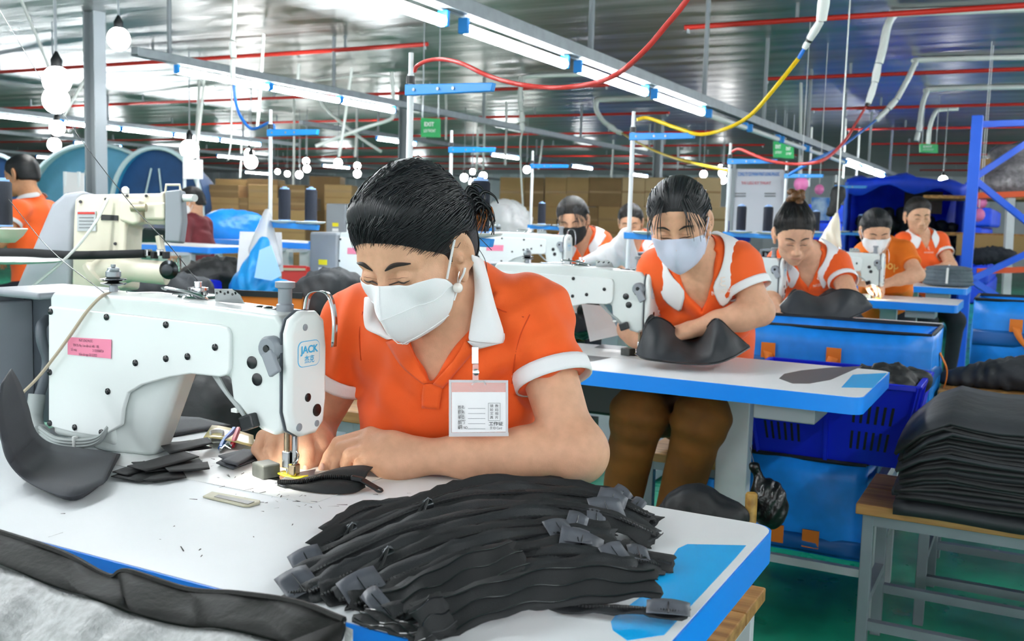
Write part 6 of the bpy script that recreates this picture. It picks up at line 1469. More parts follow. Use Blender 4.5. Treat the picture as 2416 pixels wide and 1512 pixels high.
bd = thing('brown_poster', 'dark brown picture board hanging inside the blue booth', 'board', at(2180, 480, 11.7)); MB().box(at(2178, 478, 11.7), (.42, .02, .26)).build('board', mat('brown_board', '#4a2f16', .5, col2='#1c120a', vscale=6), bd)
# white notice board
nb = thing('notice_board', 'tall white notice board with blue and red heading', 'notice board', at(1785, 540, 8.6)); dB = 8.6
MB().prism([at(1722, 398, dB), at(1850, 400, dB), at(1850, 552, dB), at(1722, 552, dB)], RW[:, 2] * .02).build('panel', mat('board_white', '#c9cdd8', .4), nb)
m_ = dB / F
text('heading', 'CONG TY CO PHAN PHAT LONG PHUOC', at(1790, 411, dB - .01), RW[:, 0], -RW[:, 1], .045, mat('heading_blue', '#3f7fd0', .6), nb, fit=98 * m_, bold=.02)
text('heading', 'TAI LIEU KY THUAT', at(1784, 432, dB - .01), RW[:, 0], -RW[:, 1], .035, mat('heading_red', '#d07080', .6), nb, fit=70 * m_, bold=.02)
for px in (1748, 1818):
    for k in range(2): MB().prism([at(px - 14, 455 + 6 * k, dB - .01), at(px + 12, 455 + 6 * k, dB - .01), at(px + 12, 458 + 6 * k, dB - .01), at(px - 14, 458 + 6 * k, dB - .01)], RW[:, 2] * .002).build('print_line', INKG, nb)
for px in (1724, 1848):
    p = at(px, 552, dB); MB().tube([p + V(0, 0, .6), p * V(1, 1, 0)], .015, 6).build('post', GREYP, nb)
pp = thing('wall_poster', 'small blue and white poster below the pink balloons', 'poster', at(1935, 490, 9.5)); MB().prism([at(1915, 465, 9.5), at(1958, 466, 9.5), at(1958, 520, 9.5), at(1915, 520, 9.5)], RW[:, 2] * .01).build('sheet', mat('poster_blue', '#b8d2ee', .5, col2='#2f78c8', vscale=9), pp)
heap('hanging_garment', 'black glove-like garment hanging beside the balloons', 'garment', [at(1978, 450, 8.0), at(1975, 470, 8.0), at(1968, 490, 8.0), at(1958, 505, 8.0)], [.055, .05, .04, .03], CLOTHK, h=.014, wr=.004); MB().tube([at(1978, 445, 8.0), at(1978, 445, 8.0) * V(1, 1, 0) + V(0, 0, CEIL)], .004, 5).build('hanging_string', PVC, bpy.data.objects[[o.name for o in bpy.data.objects if o.name.startswith('hanging_garment')][-1]])

# what the workers sit on
for hp, lb in SEATS:
    zt = max(.32, hp[2] - .145); w_ = lb.split()
    bench(hp[0] - .18, hp[0] + .16, hp[1] - .14, hp[1] + .18, zt, ' '.join(('wooden stool under the ' + lb).split()[:14]), cat='stool', stretch=False, group='stools of the workers')
p = J1['pelvis']; bench(p[0] - .25, p[0] + .25, 1.48, 1.86, .42, 'wooden stool under the woman sewing in the foreground', cat='stool', stretch=False, group='stools of the workers')
# ================================================================== thread stands and cones
CONEB = mat('navy_thread', '#2b3448', 0.7, var=0.45, vscale=60, bump=0.001, bscale=1.0, wave='Z', stretch=(1, 1, 260))
CONEK = mat('black_thread', '#16181d', 0.7, var=0.3, vscale=60, bump=0.001, bscale=1.0, wave='Z', stretch=(1, 1, 260))
CONEC = mat('pale_blue_cone', '#8fb8ee', 0.4)
POLEW = mat('white_enamel', '#dfe6ea', 0.3)
def make_stand():
    t = thing('thread_stand', 'x', 'thread stand', (0, 0, 0), 'thread stands of the sewing tables')
    MB().tube([(0, 0, .0), (0, 0, .80)], .0095, 12).build('pole', POLEW, t, True)
    MB().box((0, 0, .012), (.05, .05, .024)).build('clamp', BLACKP, t, bevel=.004)
    MB().tube([(0, 0, .775), (0, 0, .86)], .0075, 10).build('pole_tip', POLEW, t, True)
    MB().lathe((0, 0, .772), [(.013, 0), (.013, .022)], 12).build('pole_cap', BLACKP, t, True)
    a = MB().prism([V(-.012, -.014, .738), V(.27, -.008, .742), V(.275, -.006, .766), V(-.012, -.014, .77)], (0, .022, 0)).build('top_arm', BLUEP, t, bevel=.003)
    for x in (.02, .10, .15): MB().lathe((x, -.0145 + x * .022, .754), [(.005, 0), (.005, .002)], 10, (0, -1, 0)).build('arm_screw', STEEL, a, True)
    MB().prism([V(-.02, -.012, .318), V(.28, -.010, .312), V(.285, -.01, .336), V(-.02, -.012, .346)], (0, .022, 0)).build('tray_arm', BLUEP, t, bevel=.003)
    for x in (.085, .24):
        tr = MB().lathe((x, 0, .338), [(.02, 0), (.06, .006), (.068, .012), (.066, .014), (.02, .010)], 22).build('tray', WHITEP, t, True)
        MB().tube([(x, 0, .345), (x, 0, .39)], .004, 6).build('spool_pin', STEEL, tr)
    return t
def make_cone():
    t = thing('thread_cone', 'x', 'thread cone', (0, 0, 0))
    MB().lathe((0, 0, 0), [(.026, 0), (.028, .004), (.028, .134), (.024, .14)], 20).build('thread_winding', CONEB, t, True)
    MB().lathe((0, 0, -.006), [(.029, 0), (.029, .006)], 18).build('cone_base', CONEC, t, True)
    MB().lathe((0, 0, .14), [(.022, 0), (.021, .006), (.011, .007), (.010, .012)], 16).build('cone_tip', CONEC, t, True)
    return t
ST = make_stand(); CN = make_cone(); first = [True, True]
STANDS = [('thread stand whose blue arm carries the red cable behind the foreground woman', (966, 372, 2.9), TOP, 0.0, (None, 1)),
          ('thread stand with yellow cable beside the woman in brown trousers', (1486, 500, 4.3), TOP, 0.0, (None, None)),
          ('thread stand with thin red cable left of the notice board', (1716, 500, 5.85), TOP, 0.0, (1, 1)),
          ('thread stand before the pink balloons', (1850, 500, 7.4), TOP, -.1, (1, 1)),
          ('farthest thread stand, before the blue booth', (1968, 500, 9.2), TOP, 0.0, (None, 1)),
          ('thread stand just behind the foreground woman\'s hair', (1063, 430, 5.5), TOP, 0.0, (None, None)),
          ('thread stand before the cardboard box wall', (1254, 460, 7.0), TOP, 0.0, (1, 1)),
          ('thread stand with blue cable and a net bag on its pole', (638, 440, 4.65), TOP, 0.0, (1, 1))]
nth = {}
for i, (lb, (px, py, d), z, rz, cones) in enumerate(STANDS):
    p = at(px, py, d); p[2] = z
    if i == 0: o = ST; o.location = tuple(p); o['label'] = lb
    else: o = place(ST, p, rz, lb)
    for k, cv in enumerate(cones):
        if cv is None: continue
        q = p + V((.085, .24)[k] * math.cos(rz), (.085, .24)[k] * math.sin(rz), .356)
        l2 = ('left' if k == 0 else 'right') + ' navy cone on the ' + lb.split(',')[0].replace('thread stand', 'stand', 1)
        l2 = ' '.join(l2.split()[:15])
        if first[1]: c = CN; c.location = tuple(q); c['label'] = l2; c['group'] = 'navy thread cones'; first[1] = False
        else: place(CN, q, 0, l2, 'navy thread cones')
for i, lb in ((4, 'far table carrying the thread stand before the blue booth'), (6, 'table carrying the thread stand before the box wall')):
    px, py, d = STANDS[i][1]; p = at(px, py, d); sewing_table('sewing_table', lb, V(p[0] + .42, p[1] - .02, TOP), drawer=False, group='blue-edged tables on the left')
# ================================================================== overhead cables and conduits
REDC = mat('red_cable', '#d2403c', 0.45); YELC = mat('yellow_cable', '#e8c40e', 0.4); BLUC = mat('blue_cable', '#2a78d8', 0.4)
def cable(name, label, cat, P, r, m, group=None, extra=()):
    t = thing(name, label, cat, at(*P[0]), group); pts_ = smooth_path([at(*p) for p in P], 7)
    MB().tube(pts_, r, 8).build('line', m, t, True)
    for (a, b, rr_, mm) in extra: MB().tube([at(*a), at(*[(x + y) / 2 for x, y in zip(a, b)]), at(*b)], [rr_ * .85, rr_, rr_ * .85], 10).build('connector', mm, t, True)
    return t
cable('power_cable', 'red cable looping from the nearest thread stand to the ceiling', 'cable', [(978, 168, 2.9), (985, 155, 2.88), (1010, 143, 2.85), (1045, 140, 2.8), (1090, 150, 2.7), (1150, 178, 2.6), (1220, 198, 2.5), (1310, 207, 2.4), (1400, 196, 2.3), (1460, 172, 2.2), (1520, 120, 2.1), (1570, 62, 2.05), (1620, 0, 2.0), (1720, -150, 1.95)], .006, REDC)
cable('power_cable', 'yellow cable rising from the second thread stand to the upper right', 'cable', [(1503, 282, 4.3), (1530, 279, 4.3), (1600, 303, 4.2), (1652, 317, 4.1), (1712, 304, 4.0), (1770, 272, 3.9), (1828, 208, 3.8), (1884, 138, 3.7)], .008, YELC,
      extra=[((1884, 138, 3.7), (1897, 116, 3.68), .008, BLUC), ((1898, 114, 3.68), (1908, 96, 3.66), .012, WHITEP), ((1907, 100, 3.66), (1914, 84, 3.65), .013, BLACKP), ((1910, 92, 3.65), (1936, 50, 3.6), .016, WHITEP), ((1938, 48, 3.6), (1948, -30, 3.55), .022, WHITEP), ((1948, -30, 3.55), (1962, -560, 3.5), .02, WHITEP)])
cable('power_cable', 'yellow cable sagging behind the second thread stand', 'cable', [(1468, 314, 14.0), (1500, 334, 12.0), (1560, 362, 10), (1640, 386, 8), (1716, 402, 6.3)], .012, YELC)
cable('power_cable', 'thin red cable from the third thread stand', 'cable', [(1727, 358, 5.85), (1745, 352, 5.8), (1775, 364, 5.7), (1820, 380, 5.6), (1880, 387, 5.5), (1945, 376, 5.4), (1995, 330, 6.4), (2020, 290, 7.2), (2045, 248, 7.9)], .009, REDC)
cable('power_cable', 'thin blue cable crossing the thin red one', 'cable', [(1862, 412, 7.0), (1920, 378, 6.8), (1990, 342, 8.5), (2066, 284, 9.9)], .011, BLUC)
cable('power_cable', 'blue cable curving down to the stand with the net bag', 'cable', [(552, 200, 4.9), (556, 240, 4.9), (566, 272, 4.85), (590, 302, 4.8), (612, 300, 4.75), (634, 290, 4.7), (646, 298, 4.65), (646, 312, 4.65)], .0075, BLUC)
def conduit(label, P, r, extra=(), thin=None, m=PVC):
    t = cable('conduit', label, 'conduit', P, r, m, 'white conduits under the ceiling', extra)
    if thin: MB().tube(smooth_path([at(*p) for p in thin], 6), r * .35, 6).build('lead', m, t, True)
conduit('white hose with taped joint dropping left of the thread stand', [(560, -330, 4.9), (556, -60, 4.9), (552, 60, 4.9), (548, 95, 4.9)], .012, [((548, 100, 4.9), (551, 136, 4.9), .017, WHITEP), ((549, 140, 4.9), (549, 188, 4.9), .013, PVC)], [(549, 188, 4.9), (546, 260, 5.0), (545, 330, 5.0), (538, 378, 5.0)])
def dce(px, py): return (CEIL - .03 - CAMZ) / dirw(px, py)[2]        # depth at which a sight line reaches the ceiling
def hose(label, P, joints, rpx=10, lead=None, run=None):
    d = dce(*P[0]); r = rpx / 2 * d / F
    conduit(label, ([(run[0], run[1], dce(*run))] if run else []) + [(x, y, d) for x, y in P], r, [((a, b, d), (c, e, d), r * k, m) for a, b, c, e, k, m in joints], [(x, y, d) for x, y in lead] if lead else None)
hose('curved white hose at upper right with blue tape', [(2132, 30), (2110, 34), (2094, 62), (2084, 110), (2074, 150)], [(2072, 152, 2064, 194, .95, WHITEP), (2064, 196, 2048, 244, .85, WHITEP), (2048, 242, 2045, 250, .5, BLACKP), (2076, 150, 2070, 190, .3, BLUC)], 20, run=(2430, 18))
hose('second curved white hose at upper right', [(2178, 141), (2160, 150), (2142, 186), (2116, 234)], [(2114, 236, 2096, 256, 1.2, WHITEP), (2094, 258, 2068, 284, 1, WHITEP)], 13, run=(2430, 134))
hose('third curved white hose left of the blue rack', [(2205, 210), (2186, 220), (2175, 255), (2170, 290)], [(2170, 290, 2168, 310, 1.2, WHITEP), (2167, 312, 2162, 332, 1, WHITEP)], 12, run=(2430, 204))
hose('fourth curved hose beside the third one', [(2222, 258), (2206, 266), (2194, 300), (2190, 340)], [], 10, run=(2260, 256))
hose('hose with connector hanging above the box wall', [(1245, 181), (1232, 192), (1228, 215), (1230, 262)], [(1231, 264, 1233, 288, 1.2, WHITEP), (1232, 290, 1233, 308, 1, WHITEP)], 11, [(1233, 308), (1228, 340), (1230, 420), (1236, 520)], run=(1400, 174))
hose('hose arching left of the second thread stand', [(1420, 235), (1407, 242), (1408, 262), (1422, 284), (1436, 296)], [(1436, 296, 1452, 308, 1.2, WHITEP), (1452, 308, 1468, 316, 1, WHITEP)], 12, run=(1560, 230))
hose('bent white pipe from the end of the left light line', [(925, 170), (928, 240), (928, 270), (915, 284), (850, 305), (745, 345)], [], 9)
hose('crossing white pipe below the left light line', [(755, 200), (760, 245), (800, 285), (850, 325), (900, 358)], [], 8)
hose('arched wire conduit above the left light line', [(860, 178), (922, 180)], [], 6, run=(745, 190))
ordw = ['leftmost', 'second', 'third', 'fourth', 'fifth', 'sixth', 'seventh', 'eighth', 'ninth', 'tenth', 'eleventh', 'twelfth', 'thirteenth', 'fourteenth', 'fifteenth', 'sixteenth', 'seventeenth', 'eighteenth', 'nineteenth', 'twentieth', 'rightmost']
for i, (x0, y0, x1, y1) in enumerate(sorted([(485, 150, 465, 345), (622, 80, 607, 300), (694, 225, 692, 440), (705, 150, 700, 220), (830, 160, 800, 370), (842, 255, 838, 370), (1144, 215, 1140, 400), (1052, 220, 1052, 330), (1127, 305, 1124, 405), (1195, 240, 1192, 390), (470, 190, 462, 350), (50, 0, 118, 165), (250, 95, 150, 275), (1600, 345, 1598, 400), (1890, 195, 1886, 420), (1915, 300, 1908, 440), (1995, 280, 1988, 420), (2028, 300, 2020, 415), (1280, 330, 1270, 400), (1447, 330, 1442, 420), (570, 335, 566, 420)])):
    hose('%s of the thin straight drop pipes, counted from the left' % ordw[i], [(x0, y0), ((x0 + x1) / 2 + 1, (y0 + y1) / 2), (x1, y1)], [], 7 if y0 < 200 else 5)
# exit signs
EXG = mat('exit_green', '#1f8a4c', .4, emit=.25)
def exit_sign(px, py, d, w, h, label, body='EXIT', sub='LOI THOAT'):
    t = thing('exit_sign', label, 'sign', at(px, py, d), 'green exit signs'); m = d / F
    MB().prism([at(px - w / 2, py - h / 2, d), at(px + w / 2, py - h / 2 + w * .04, d), at(px + w / 2, py + h / 2 + w * .04, d), at(px - w / 2, py + h / 2, d)], RW[:, 2] * .03).build('panel', EXG, t)
    text('lettering', body, at(px - w * .08, py - h * .15, d - .01), RW[:, 0], -RW[:, 1], h * .3 * m, WHITEP, t, fit=w * .5 * m, bold=.03)
    text('lettering', sub, at(px - w * .05, py + h * .2, d - .01), RW[:, 0], -RW[:, 1], h * .22 * m, WHITEP, t, fit=w * .6 * m, bold=.02)
    for s in (-1, 1): MB().tube([at(px + s * w * .4, py - h / 2, d), at(px + s * w * .4, py - h / 2, d) * V(1, 1, 0) + V(0, 0, CEIL)], .005, 5).build('wire', STEEL, t)
exit_sign(1016, 300, 9.0, 46, 44, 'green exit sign left of the ceiling middle'); exit_sign(2192, 349, 13, 42, 20, 'green exit sign left of the blue rack'); exit_sign(1838, 352, 15, 26, 38, 'far green hanging sign under the trough'); exit_sign(1862, 356, 15.5, 22, 34, 'second far green hanging sign under the trough')

# ================================================================== boxes and tents at the back
def box_at(px0, px1, py0, py1, d, label, m=CARDB, dep=.5, group='cardboard boxes at the back', flaps=True):
    a, b = at(px0, py1, d), at(px1, py1, d); h = (py1 - py0) * d / F; w = np.linalg.norm(b - a); c = (a + b) / 2
    x = nrm((b - a) * V(1, 1, 0)); y = V(-x[1], x[0], 0); z0 = max(0.0, c[2])
    t = thing('cardboard_box', label, 'box', (c[0], c[1], z0), group)
    cc = V(c[0], c[1], z0 + h / 2) + y * dep / 2
    MB().box(cc, (w * .99, dep, h * .995), (x, y, V(0, 0, 1))).build('carton_body', m, t, bevel=.006)
    MB().box(cc - y * (dep / 2 + .001), (w * .985, .003, .03), (x, y, V(0, 0, 1))).build('tape_strip', mat('parcel_tape', '#9c7a4a', .4), t)
R_ = random.Random(2)
ord_ = ['first', 'second', 'third', 'fourth', 'fifth', 'sixth', 'seventh', 'eighth', 'ninth']
for r, (y0, y1, cols) in enumerate([(415, 484, [(1178, 1236), (1236, 1282), (1284, 1335), (1335, 1388), (1388, 1466), (1466, 1520), (1520, 1580), (1580, 1640), (1640, 1700)]), (484, 545, [(1178, 1236), (1236, 1282), (1284, 1335), (1335, 1410), (1410, 1466), (1466, 1530), (1530, 1600), (1600, 1660), (1660, 1710)]), (545, 620, [(1178, 1240), (1240, 1300), (1300, 1380), (1380, 1460), (1460, 1540), (1540, 1620), (1620, 1700)]), (620, 697, [(1178, 1240), (1240, 1300), (1300, 1380), (1380, 1460), (1460, 1540), (1540, 1620), (1620, 1700)])]):
    for i, (a, b) in enumerate(cols):
        box_at(a, b, y0 + 4, y1 + 4, 14.5 if r < 3 else 14, '%s carton from the left in the %s row of the right box wall' % (ord_[i], ['top', 'second', 'third', 'bottom'][r]), [CARDB, CARDB2, mat('cardboard_pale', '#c2a67c', .75)][(2 if i >= 5 else (1 if (i + r) % 3 == 1 else 0))])
for r, (y0, y1, cols, d) in enumerate([(424, 668, [(508, 582), (582, 655)], 15.5), (436, 466, [(493, 563), (585, 655), (660, 720), (765, 830)], 13), (466, 496, [(493, 563), (563, 585), (585, 660), (660, 740), (765, 830)], 13), (418, 676, [(728, 800)], 15), (496, 600, [(493, 560), (560, 640), (640, 720), (765, 830)], 13), (600, 704, [(493, 560), (560, 640), (640, 720), (765, 830)], 13)]):
    for i, (a, b) in enumerate(cols): box_at(a, b, y0, y1, d, '%s carton in the %s row of the left box wall' % (ord_[i], ['rearmost', 'upper', 'middle', 'tall single', 'lower', 'lowest'][r]), [CARDB, CARDB2][(i + r) % 2], .5, 'cardboard boxes on the left')
TEAL = mat('teal_tent', '#2f8fbe', .6, var=.25, vscale=3); TEALD = mat('navy_tent', '#1a4f86', .6, var=.3, vscale=3); TENTW = mat('pale_tent_edge', '#cfe4ea', .6)
def dome_tent(label, px0, px1, pyt, pyb, d, m1, m2):
    a, b = at(px0, pyb, d), at(px1, pyb, d); c = (a + b) / 2; w = np.linalg.norm(b - a) / 2; h = (pyb - pyt) * d / F; x = nrm((b - a) * V(1, 1, 0)); y = V(-x[1], x[0], 0)
    t = thing('dome_tent', label, 'tent', (c[0], c[1], 0), 'display tents at the left'); z0 = max(.0, c[2])
    for k, m in ((0, m1), (1, m2)):
        G = []
        for i in np.linspace(k * .5, k * .5 + .5, 12):
            th = math.pi * i; G.append([c * V(1, 1, 0) + V(0, 0, z0) + x * (-math.cos(th) * w) * (1 - .15 * v) + V(0, 0, h * math.sin(th) ** .8 * (1 - .25 * v * v)) + y * (1.2 * v) for v in np.linspace(0, 1, 7)])
        MB().sheet(G).build('fly_panel', m, t, 'all', solid=.01)
    P = [c * V(1, 1, 0) + V(0, 0, z0) + x * (-math.cos(math.pi * i) * w) + V(0, 0, h * math.sin(math.pi * i) ** .8) for i in np.linspace(0, 1, 24)]
    MB().tube(P, .03, 6).build('edge_trim', TENTW, t, True)
    MB().add([p + y * .15 for p in P], [tuple(range(24))]).build('door_panel', m2, t)
    for s in (-.45, .1): MB().tube([c * V(1, 1, 0) + V(0, 0, z0) + x * w * s + y * .12, c * V(1, 1, 0) + V(0, 0, z0 + h * .72) + x * w * (s * .3 - .05) + y * .12], .012, 5).build('door_seam', TENTW, t)
dome_tent('teal dome tent with pale trim behind the cream machine', 262, 478, 350, 520, 12.5, TEAL, TEALD)
dome_tent('wide pale-roofed teal tent left of the steel column', 60, 400, 342, 530, 14.5, TENTW, mat('light_teal_tent', '#6fb8dc', .6, var=.2, vscale=3))
dome_tent('dark teal tent at the left edge behind the man', -150, 95, 362, 530, 15.0, TEALD, TEALD)
# the hall goes on: far blue stacks seen in the ceiling's reflections
for i, (x, y, w, l, h, lb) in enumerate([(-2.2, 19, 3.0, 4.0, 1.5, 'far blue tarpaulin stack behind the booth'), (-7.5, 21, 3.5, 3.0, 1.2, 'far blue tarpaulin stack behind the box wall')]):
    t = thing('tarpaulin_stack', lb, 'tarpaulin stack', (x, y, 0), 'far blue stacks'); n = 5
    for k in range(n): MB().box((x + R_.uniform(-.08, .08), y, h * (k + .5) / n), (w, l, h / n * .97)).build('folded_tarp', CAN, t, bevel=.05, bseg=3)

# ================================================================== left middle ground: the cream machine and its neighbours
CREAM = mat('cream_enamel', '#e2ddc8', .35, var=.08, vscale=9); CREAMD = mat('dull_cream_metal', '#a89f88', .4, .3)  # second one is a darker cream metal for small parts
dC = 2.9
def cb_(px, py, dd=0.0): return at(px, py, dC + dd)
cm = thing('cylinder_bed_machine', 'cream cylinder-bed sewing machine with grey guard at left', 'sewing machine', cb_(300, 690))
ext = RW[:, 2] * .13
MB().prism([cb_(x, y) for x, y in [(175, 470), (190, 458), (375, 455), (388, 448), (392, 530), (300, 528), (296, 600), (292, 680), (168, 690), (172, 520)]], ext).build('body', CREAM, cm, bevel=.010, bseg=3)
MB().prism([cb_(x, y, -.03) for x, y in [(388, 450), (426, 446), (431, 520), (424, 572), (388, 570)]], RW[:, 2] * .05).build('head_guard', MGREY, cm, bevel=.006)
MB().prism([cb_(x, y, -.035) for x, y in [(278, 468), (330, 470), (330, 525), (312, 530), (280, 520)]], RW[:, 2] * .05).build('gear_case', CREAM, cm, bevel=.008, bseg=3)
MB().prism([cb_(x, y, -.03) for x, y in [(338, 478), (388, 476), (388, 518), (340, 518)]], RW[:, 2] * .04).build('tension_case', CREAM, cm, bevel=.008, bseg=3)
MB().tube([cb_(310, 490, -.05), cb_(345, 490, -.05)], .012, 12).build('feed_shaft', CREAMD, cm, True)
MB().prism([cb_(x, y, -.006) for x, y in [(182, 498), (226, 498), (226, 545), (182, 545)]], RW[:, 2] * .006).build('rating_plate', mat('plate_grey', '#b9c0c2', .4), cm)
MB().prism([cb_(x, y, -.008) for x, y in [(183, 500), (223, 500), (223, 505), (183, 505)]], RW[:, 2] * .003).build('plate_stripe', REDP, cm)
for k in range(4): MB().prism([cb_(x, y, -.008) for x, y in [(186, 512 + 8 * k), (220, 512 + 8 * k), (220, 514 + 8 * k), (186, 514 + 8 * k)]], RW[:, 2] * .002).build('print_line', INKG, cm)
MB().prism([cb_(x, y, -.004) for x, y in [(238, 506), (278, 508), (278, 520), (238, 519)]], RW[:, 2] * .006).build('badge_strip', BLACKP, cm)
MB().tube(smooth_path([cb_(225, 655), cb_(250, 638), (cb_(300, 636)), cb_(365, 642), cb_(395, 645)], 5), [.05] * 3 + [.04] * 8 + [.034] * 10, 16).build('cylinder_arm', CREAM, cm, True)
MB().tube([cb_(375, 556), cb_(383, 600)], .011, 8).build('needle_bar', CREAM, cm, True)
hk = MB().lathe(cb_(400, 636, -.03), [(.026, 0), (.028, .006), (.018, .012), (.016, .02), (.006, .022)], 18, nrm(V(.5, -1, 0))).build('hook', DARKM, cm, True)
for k in range(4): MB().box(cb_(350 + 14 * k, 596 + (k % 2) * 6, -.02), (.012, .02, .02)).build('presser_piece', [CHROME, BLACKP][k % 2], cm, bevel=.002)
MB().tube([cb_(390, 455), cb_(392, 436), cb_(424, 436), cb_(426, 452)], .004, 6).build('thread_loop', CREAM, cm)
for px, py in ((190, 476), (272, 575), (250, 470), (300, 462), (345, 462)): MB().lathe(cb_(px, py, -.004), [(.005, 0), (.004, .004)], 10, -RW[:, 2]).build('screw', BLKCAP, cm, True)
MB().lathe(cb_(296, 456, .05), [(.011, 0), (.011, .014), (.004, .02)], 12).build('oil_cup', WHITEP, cm, True)
MB().prism([cb_(x, y, .03) for x, y in [(30, 690), (120, 480), (150, 455), (200, 448), (175, 500), (165, 690)]], RW[:, 2] * .1).build('belt_guard', mat('guard_grey', '#a7acb4', .45, var=.12, vscale=8), cm, bevel=.015, bseg=3)
MB().prism([cb_(x, y, .12) for x, y in [(150, 700), (480, 690), (480, 730), (150, 740)]], RW[:, 2] * .3).build('bed_table', mat('bed_grey', '#8a8f90', .5), cm)
p = cb_(230, 735, .2); MB().box((p[0], p[1], p[2] / 2), (.12, .1, p[2])).build('pedestal', FRAMEW, cm, bevel=.005)
bl = thing('webbing_strap', 'black webbing feeding into the cream machine', 'strap', cb_(150, 600))
P = smooth_path([cb_(-60, 595, -.1), cb_(60, 596, -.07), cb_(170, 602, -.05), cb_(280, 600, -.05), cb_(345, 598, -.02)], 6); MB().sheet([[q + V(0, 0, .012), q - V(0, 0, .012)] for q in P]).build('webbing', BLKF2, bl, 'all', solid=.003)
dish = thing('machine_tray', 'white round tray at the left edge before the cream machine', 'tray', cb_(40, 618)); MB().lathe(cb_(25, 615, -.15), [(.05, -.008), (.12, -.003), (.135, .003), (.13, .006), (.0, .002)], 28).build('dish', WHITEP, dish, True)
dish2 = thing('spool_tray', 'cream dish with a black cone at the left edge', 'tray', cb_(20, 540)); MB().lathe(cb_(15, 545, -.3), [(.02, -.03), (.04, -.012), (.052, .006), (.05, .008), (.0, .004)], 24).build('dish', CREAM, dish2, True)
place(CN, cb_(8, 530, -.3), 0, 'dark thread cone in the cream dish at the left edge', 'navy thread cones', .8)
ctab = None if True else sewing_table('sewing_table', 'blue-edged table under the cream machine at left', V(*(cb_(150, 720, .1)[:2]), .70), x0=-.6, x1=.35, y0=-.15, y1=.4, drawer=False, leg_x=.1)
MB().tube(smooth_path([cb_(255, 468, -.02), cb_(222, 530, -.06), cb_(160, 605, -.1), cb_(60, 690, -.15)], 6), .004, 6).build('pull_cord', PVC, cm, True)
# blue tables and machines deeper on the left
for i, (px0, px1, py, d, lb) in enumerate([(296, 530, 578, 7.0, 'blue-edged table before the woman in the maroon jacket'), (498, 660, 566, 9.0, 'blue-edged table under the blue tarpaulin'), (660, 770, 572, 7.0, 'blue-edged table between the net bag and the grey motor')]):
    a, b = at(px0, py, d), at(px1, py, d); c = (a + b) / 2; w = np.linalg.norm((b - a)[:2])
    sewing_table('sewing_table', lb, V(c[0], c[1], max(.70, c[2])), x0=-w * .62, x1=w * .62, y0=-.1, y1=.45, drawer=False, leg_x=w * .3, group='blue-edged tables on the left')
heap('blue_tarpaulin', 'bright blue tarpaulin heaped over the left table', 'tarpaulin', [at(500, 540, 9.2), at(530, 525, 9.3), at(560, 535, 9.3), at(595, 530, 9.3), at(540, 555, 9.2), at(580, 560, 9.2)], [.14, .16, .16, .14, .14, .12], mat('bright_blue_tarp', '#0d8cf2', .4, var=.2, vscale=4), h=.025, wr=.02, k=.12)
def back_machine(px, py, d, label, flip=False):
    c = copy_tree(MS)
    for k in list(kids(c)):
        if k.name.startswith(('beige_cord', 'sticker_text')): bpy.data.objects.remove(k)
    p = at(px, py, d); c.location = tuple(p); c['label'] = label; c['group'] = 'white machines on the left'
    for o in (MB().box((-.535, -.06, .125), (.165, .07, .25)).build('motor_cover', MGREY, None, bevel=.012, bseg=3), MB().box((-.535, -.096, .11), (.05, .002, .025)).build('yellow_label', YELLAB), MB().box((-.535, -.096, .075), (.05, .002, .02)).build('rating_label', PAPER)): o.parent = c
    return c
back_machine(1010, 686, 4.6, 'white machine with pink sticker just left of the foreground woman'); back_machine(1322, 668, 5.2, 'white machine with pink sticker before the black-masked woman'); back_machine(965, 575, 6.6, 'white machine half hidden above the pink-stickered one')
for i, (px, py, d, lb) in enumerate([(1010, 686, 4.6, 'table under the machine left of the foreground woman'), (1322, 668, 5.2, 'table of the black-masked woman'), (965, 575, 6.6, 'table under the half hidden white machine')]):
    p = at(px, py, d); sewing_table('sewing_table', lb, p, x0=-.85 if i == 1 else -.55, drawer=False, group='blue-edged tables on the left')
# net bag and papers on the thread stand
NETB = mat('blue_net', '#1c96e0', .5, alpha=.92); CLEARB = mat('milky_film', '#dfe3e6', .25, alpha=.55, spec=.7)
nbg = thing('net_bag', 'blue mesh bag with a pale panel hanging from the thread stand', 'bag', at(615, 690, 4.58))
S = SDF(at(610, 640, 4.58) - .3, at(610, 640, 4.58) + .3, .012); S.cap(at(622, 572, 4.58), at(600, 660, 4.58), .03, .085, .04); S.ell(at(580, 680, 4.58), V(.09, .06, .05), None, .05); S.ell(at(635, 678, 4.58), V(.08, .06, .05), None, .05); S.cap(at(670, 680, 4.58), at(720, 682, 4.58), .035, .02, .04); S.cap(at(655, 690, 4.58), at(628, 718, 4.53), .03, .015, .03)
me = S.mesh('net', 1); wrinkle(me, [(at(600, 640, 4.48), nrm(V(1, .2, .2)), .05, .008, .12), (at(640, 670, 4.48), nrm(V(.7, .2, -.6)), .05, .007, .12)]); me.materials.append(NETB); link('net', me, nbg)
MB().prism([at(612, 590, 4.47), at(640, 578, 4.47), at(664, 650, 4.47), at(640, 662, 4.47), at(600, 655, 4.47)], RW[:, 2] * .004).build('pale_panel', mat('pale_blue_panel', '#9cc8f4', .5), nbg)
sl = thing('film_sleeve', 'milky plastic sleeve wrapped round the thread stand pole', 'plastic sleeve', at(628, 560, 4.66)); S = SDF(at(625, 560, 4.66) - .22, at(625, 560, 4.66) + .22, .01); S.cap(at(631, 500, 4.66), at(622, 590, 4.66), .018, .07, .02); S.cap(at(622, 560, 4.66), at(655, 620, 4.66), .04, .02, .02)
me = S.mesh('film', 1); me.materials.append(CLEARB); link('film', me, sl)
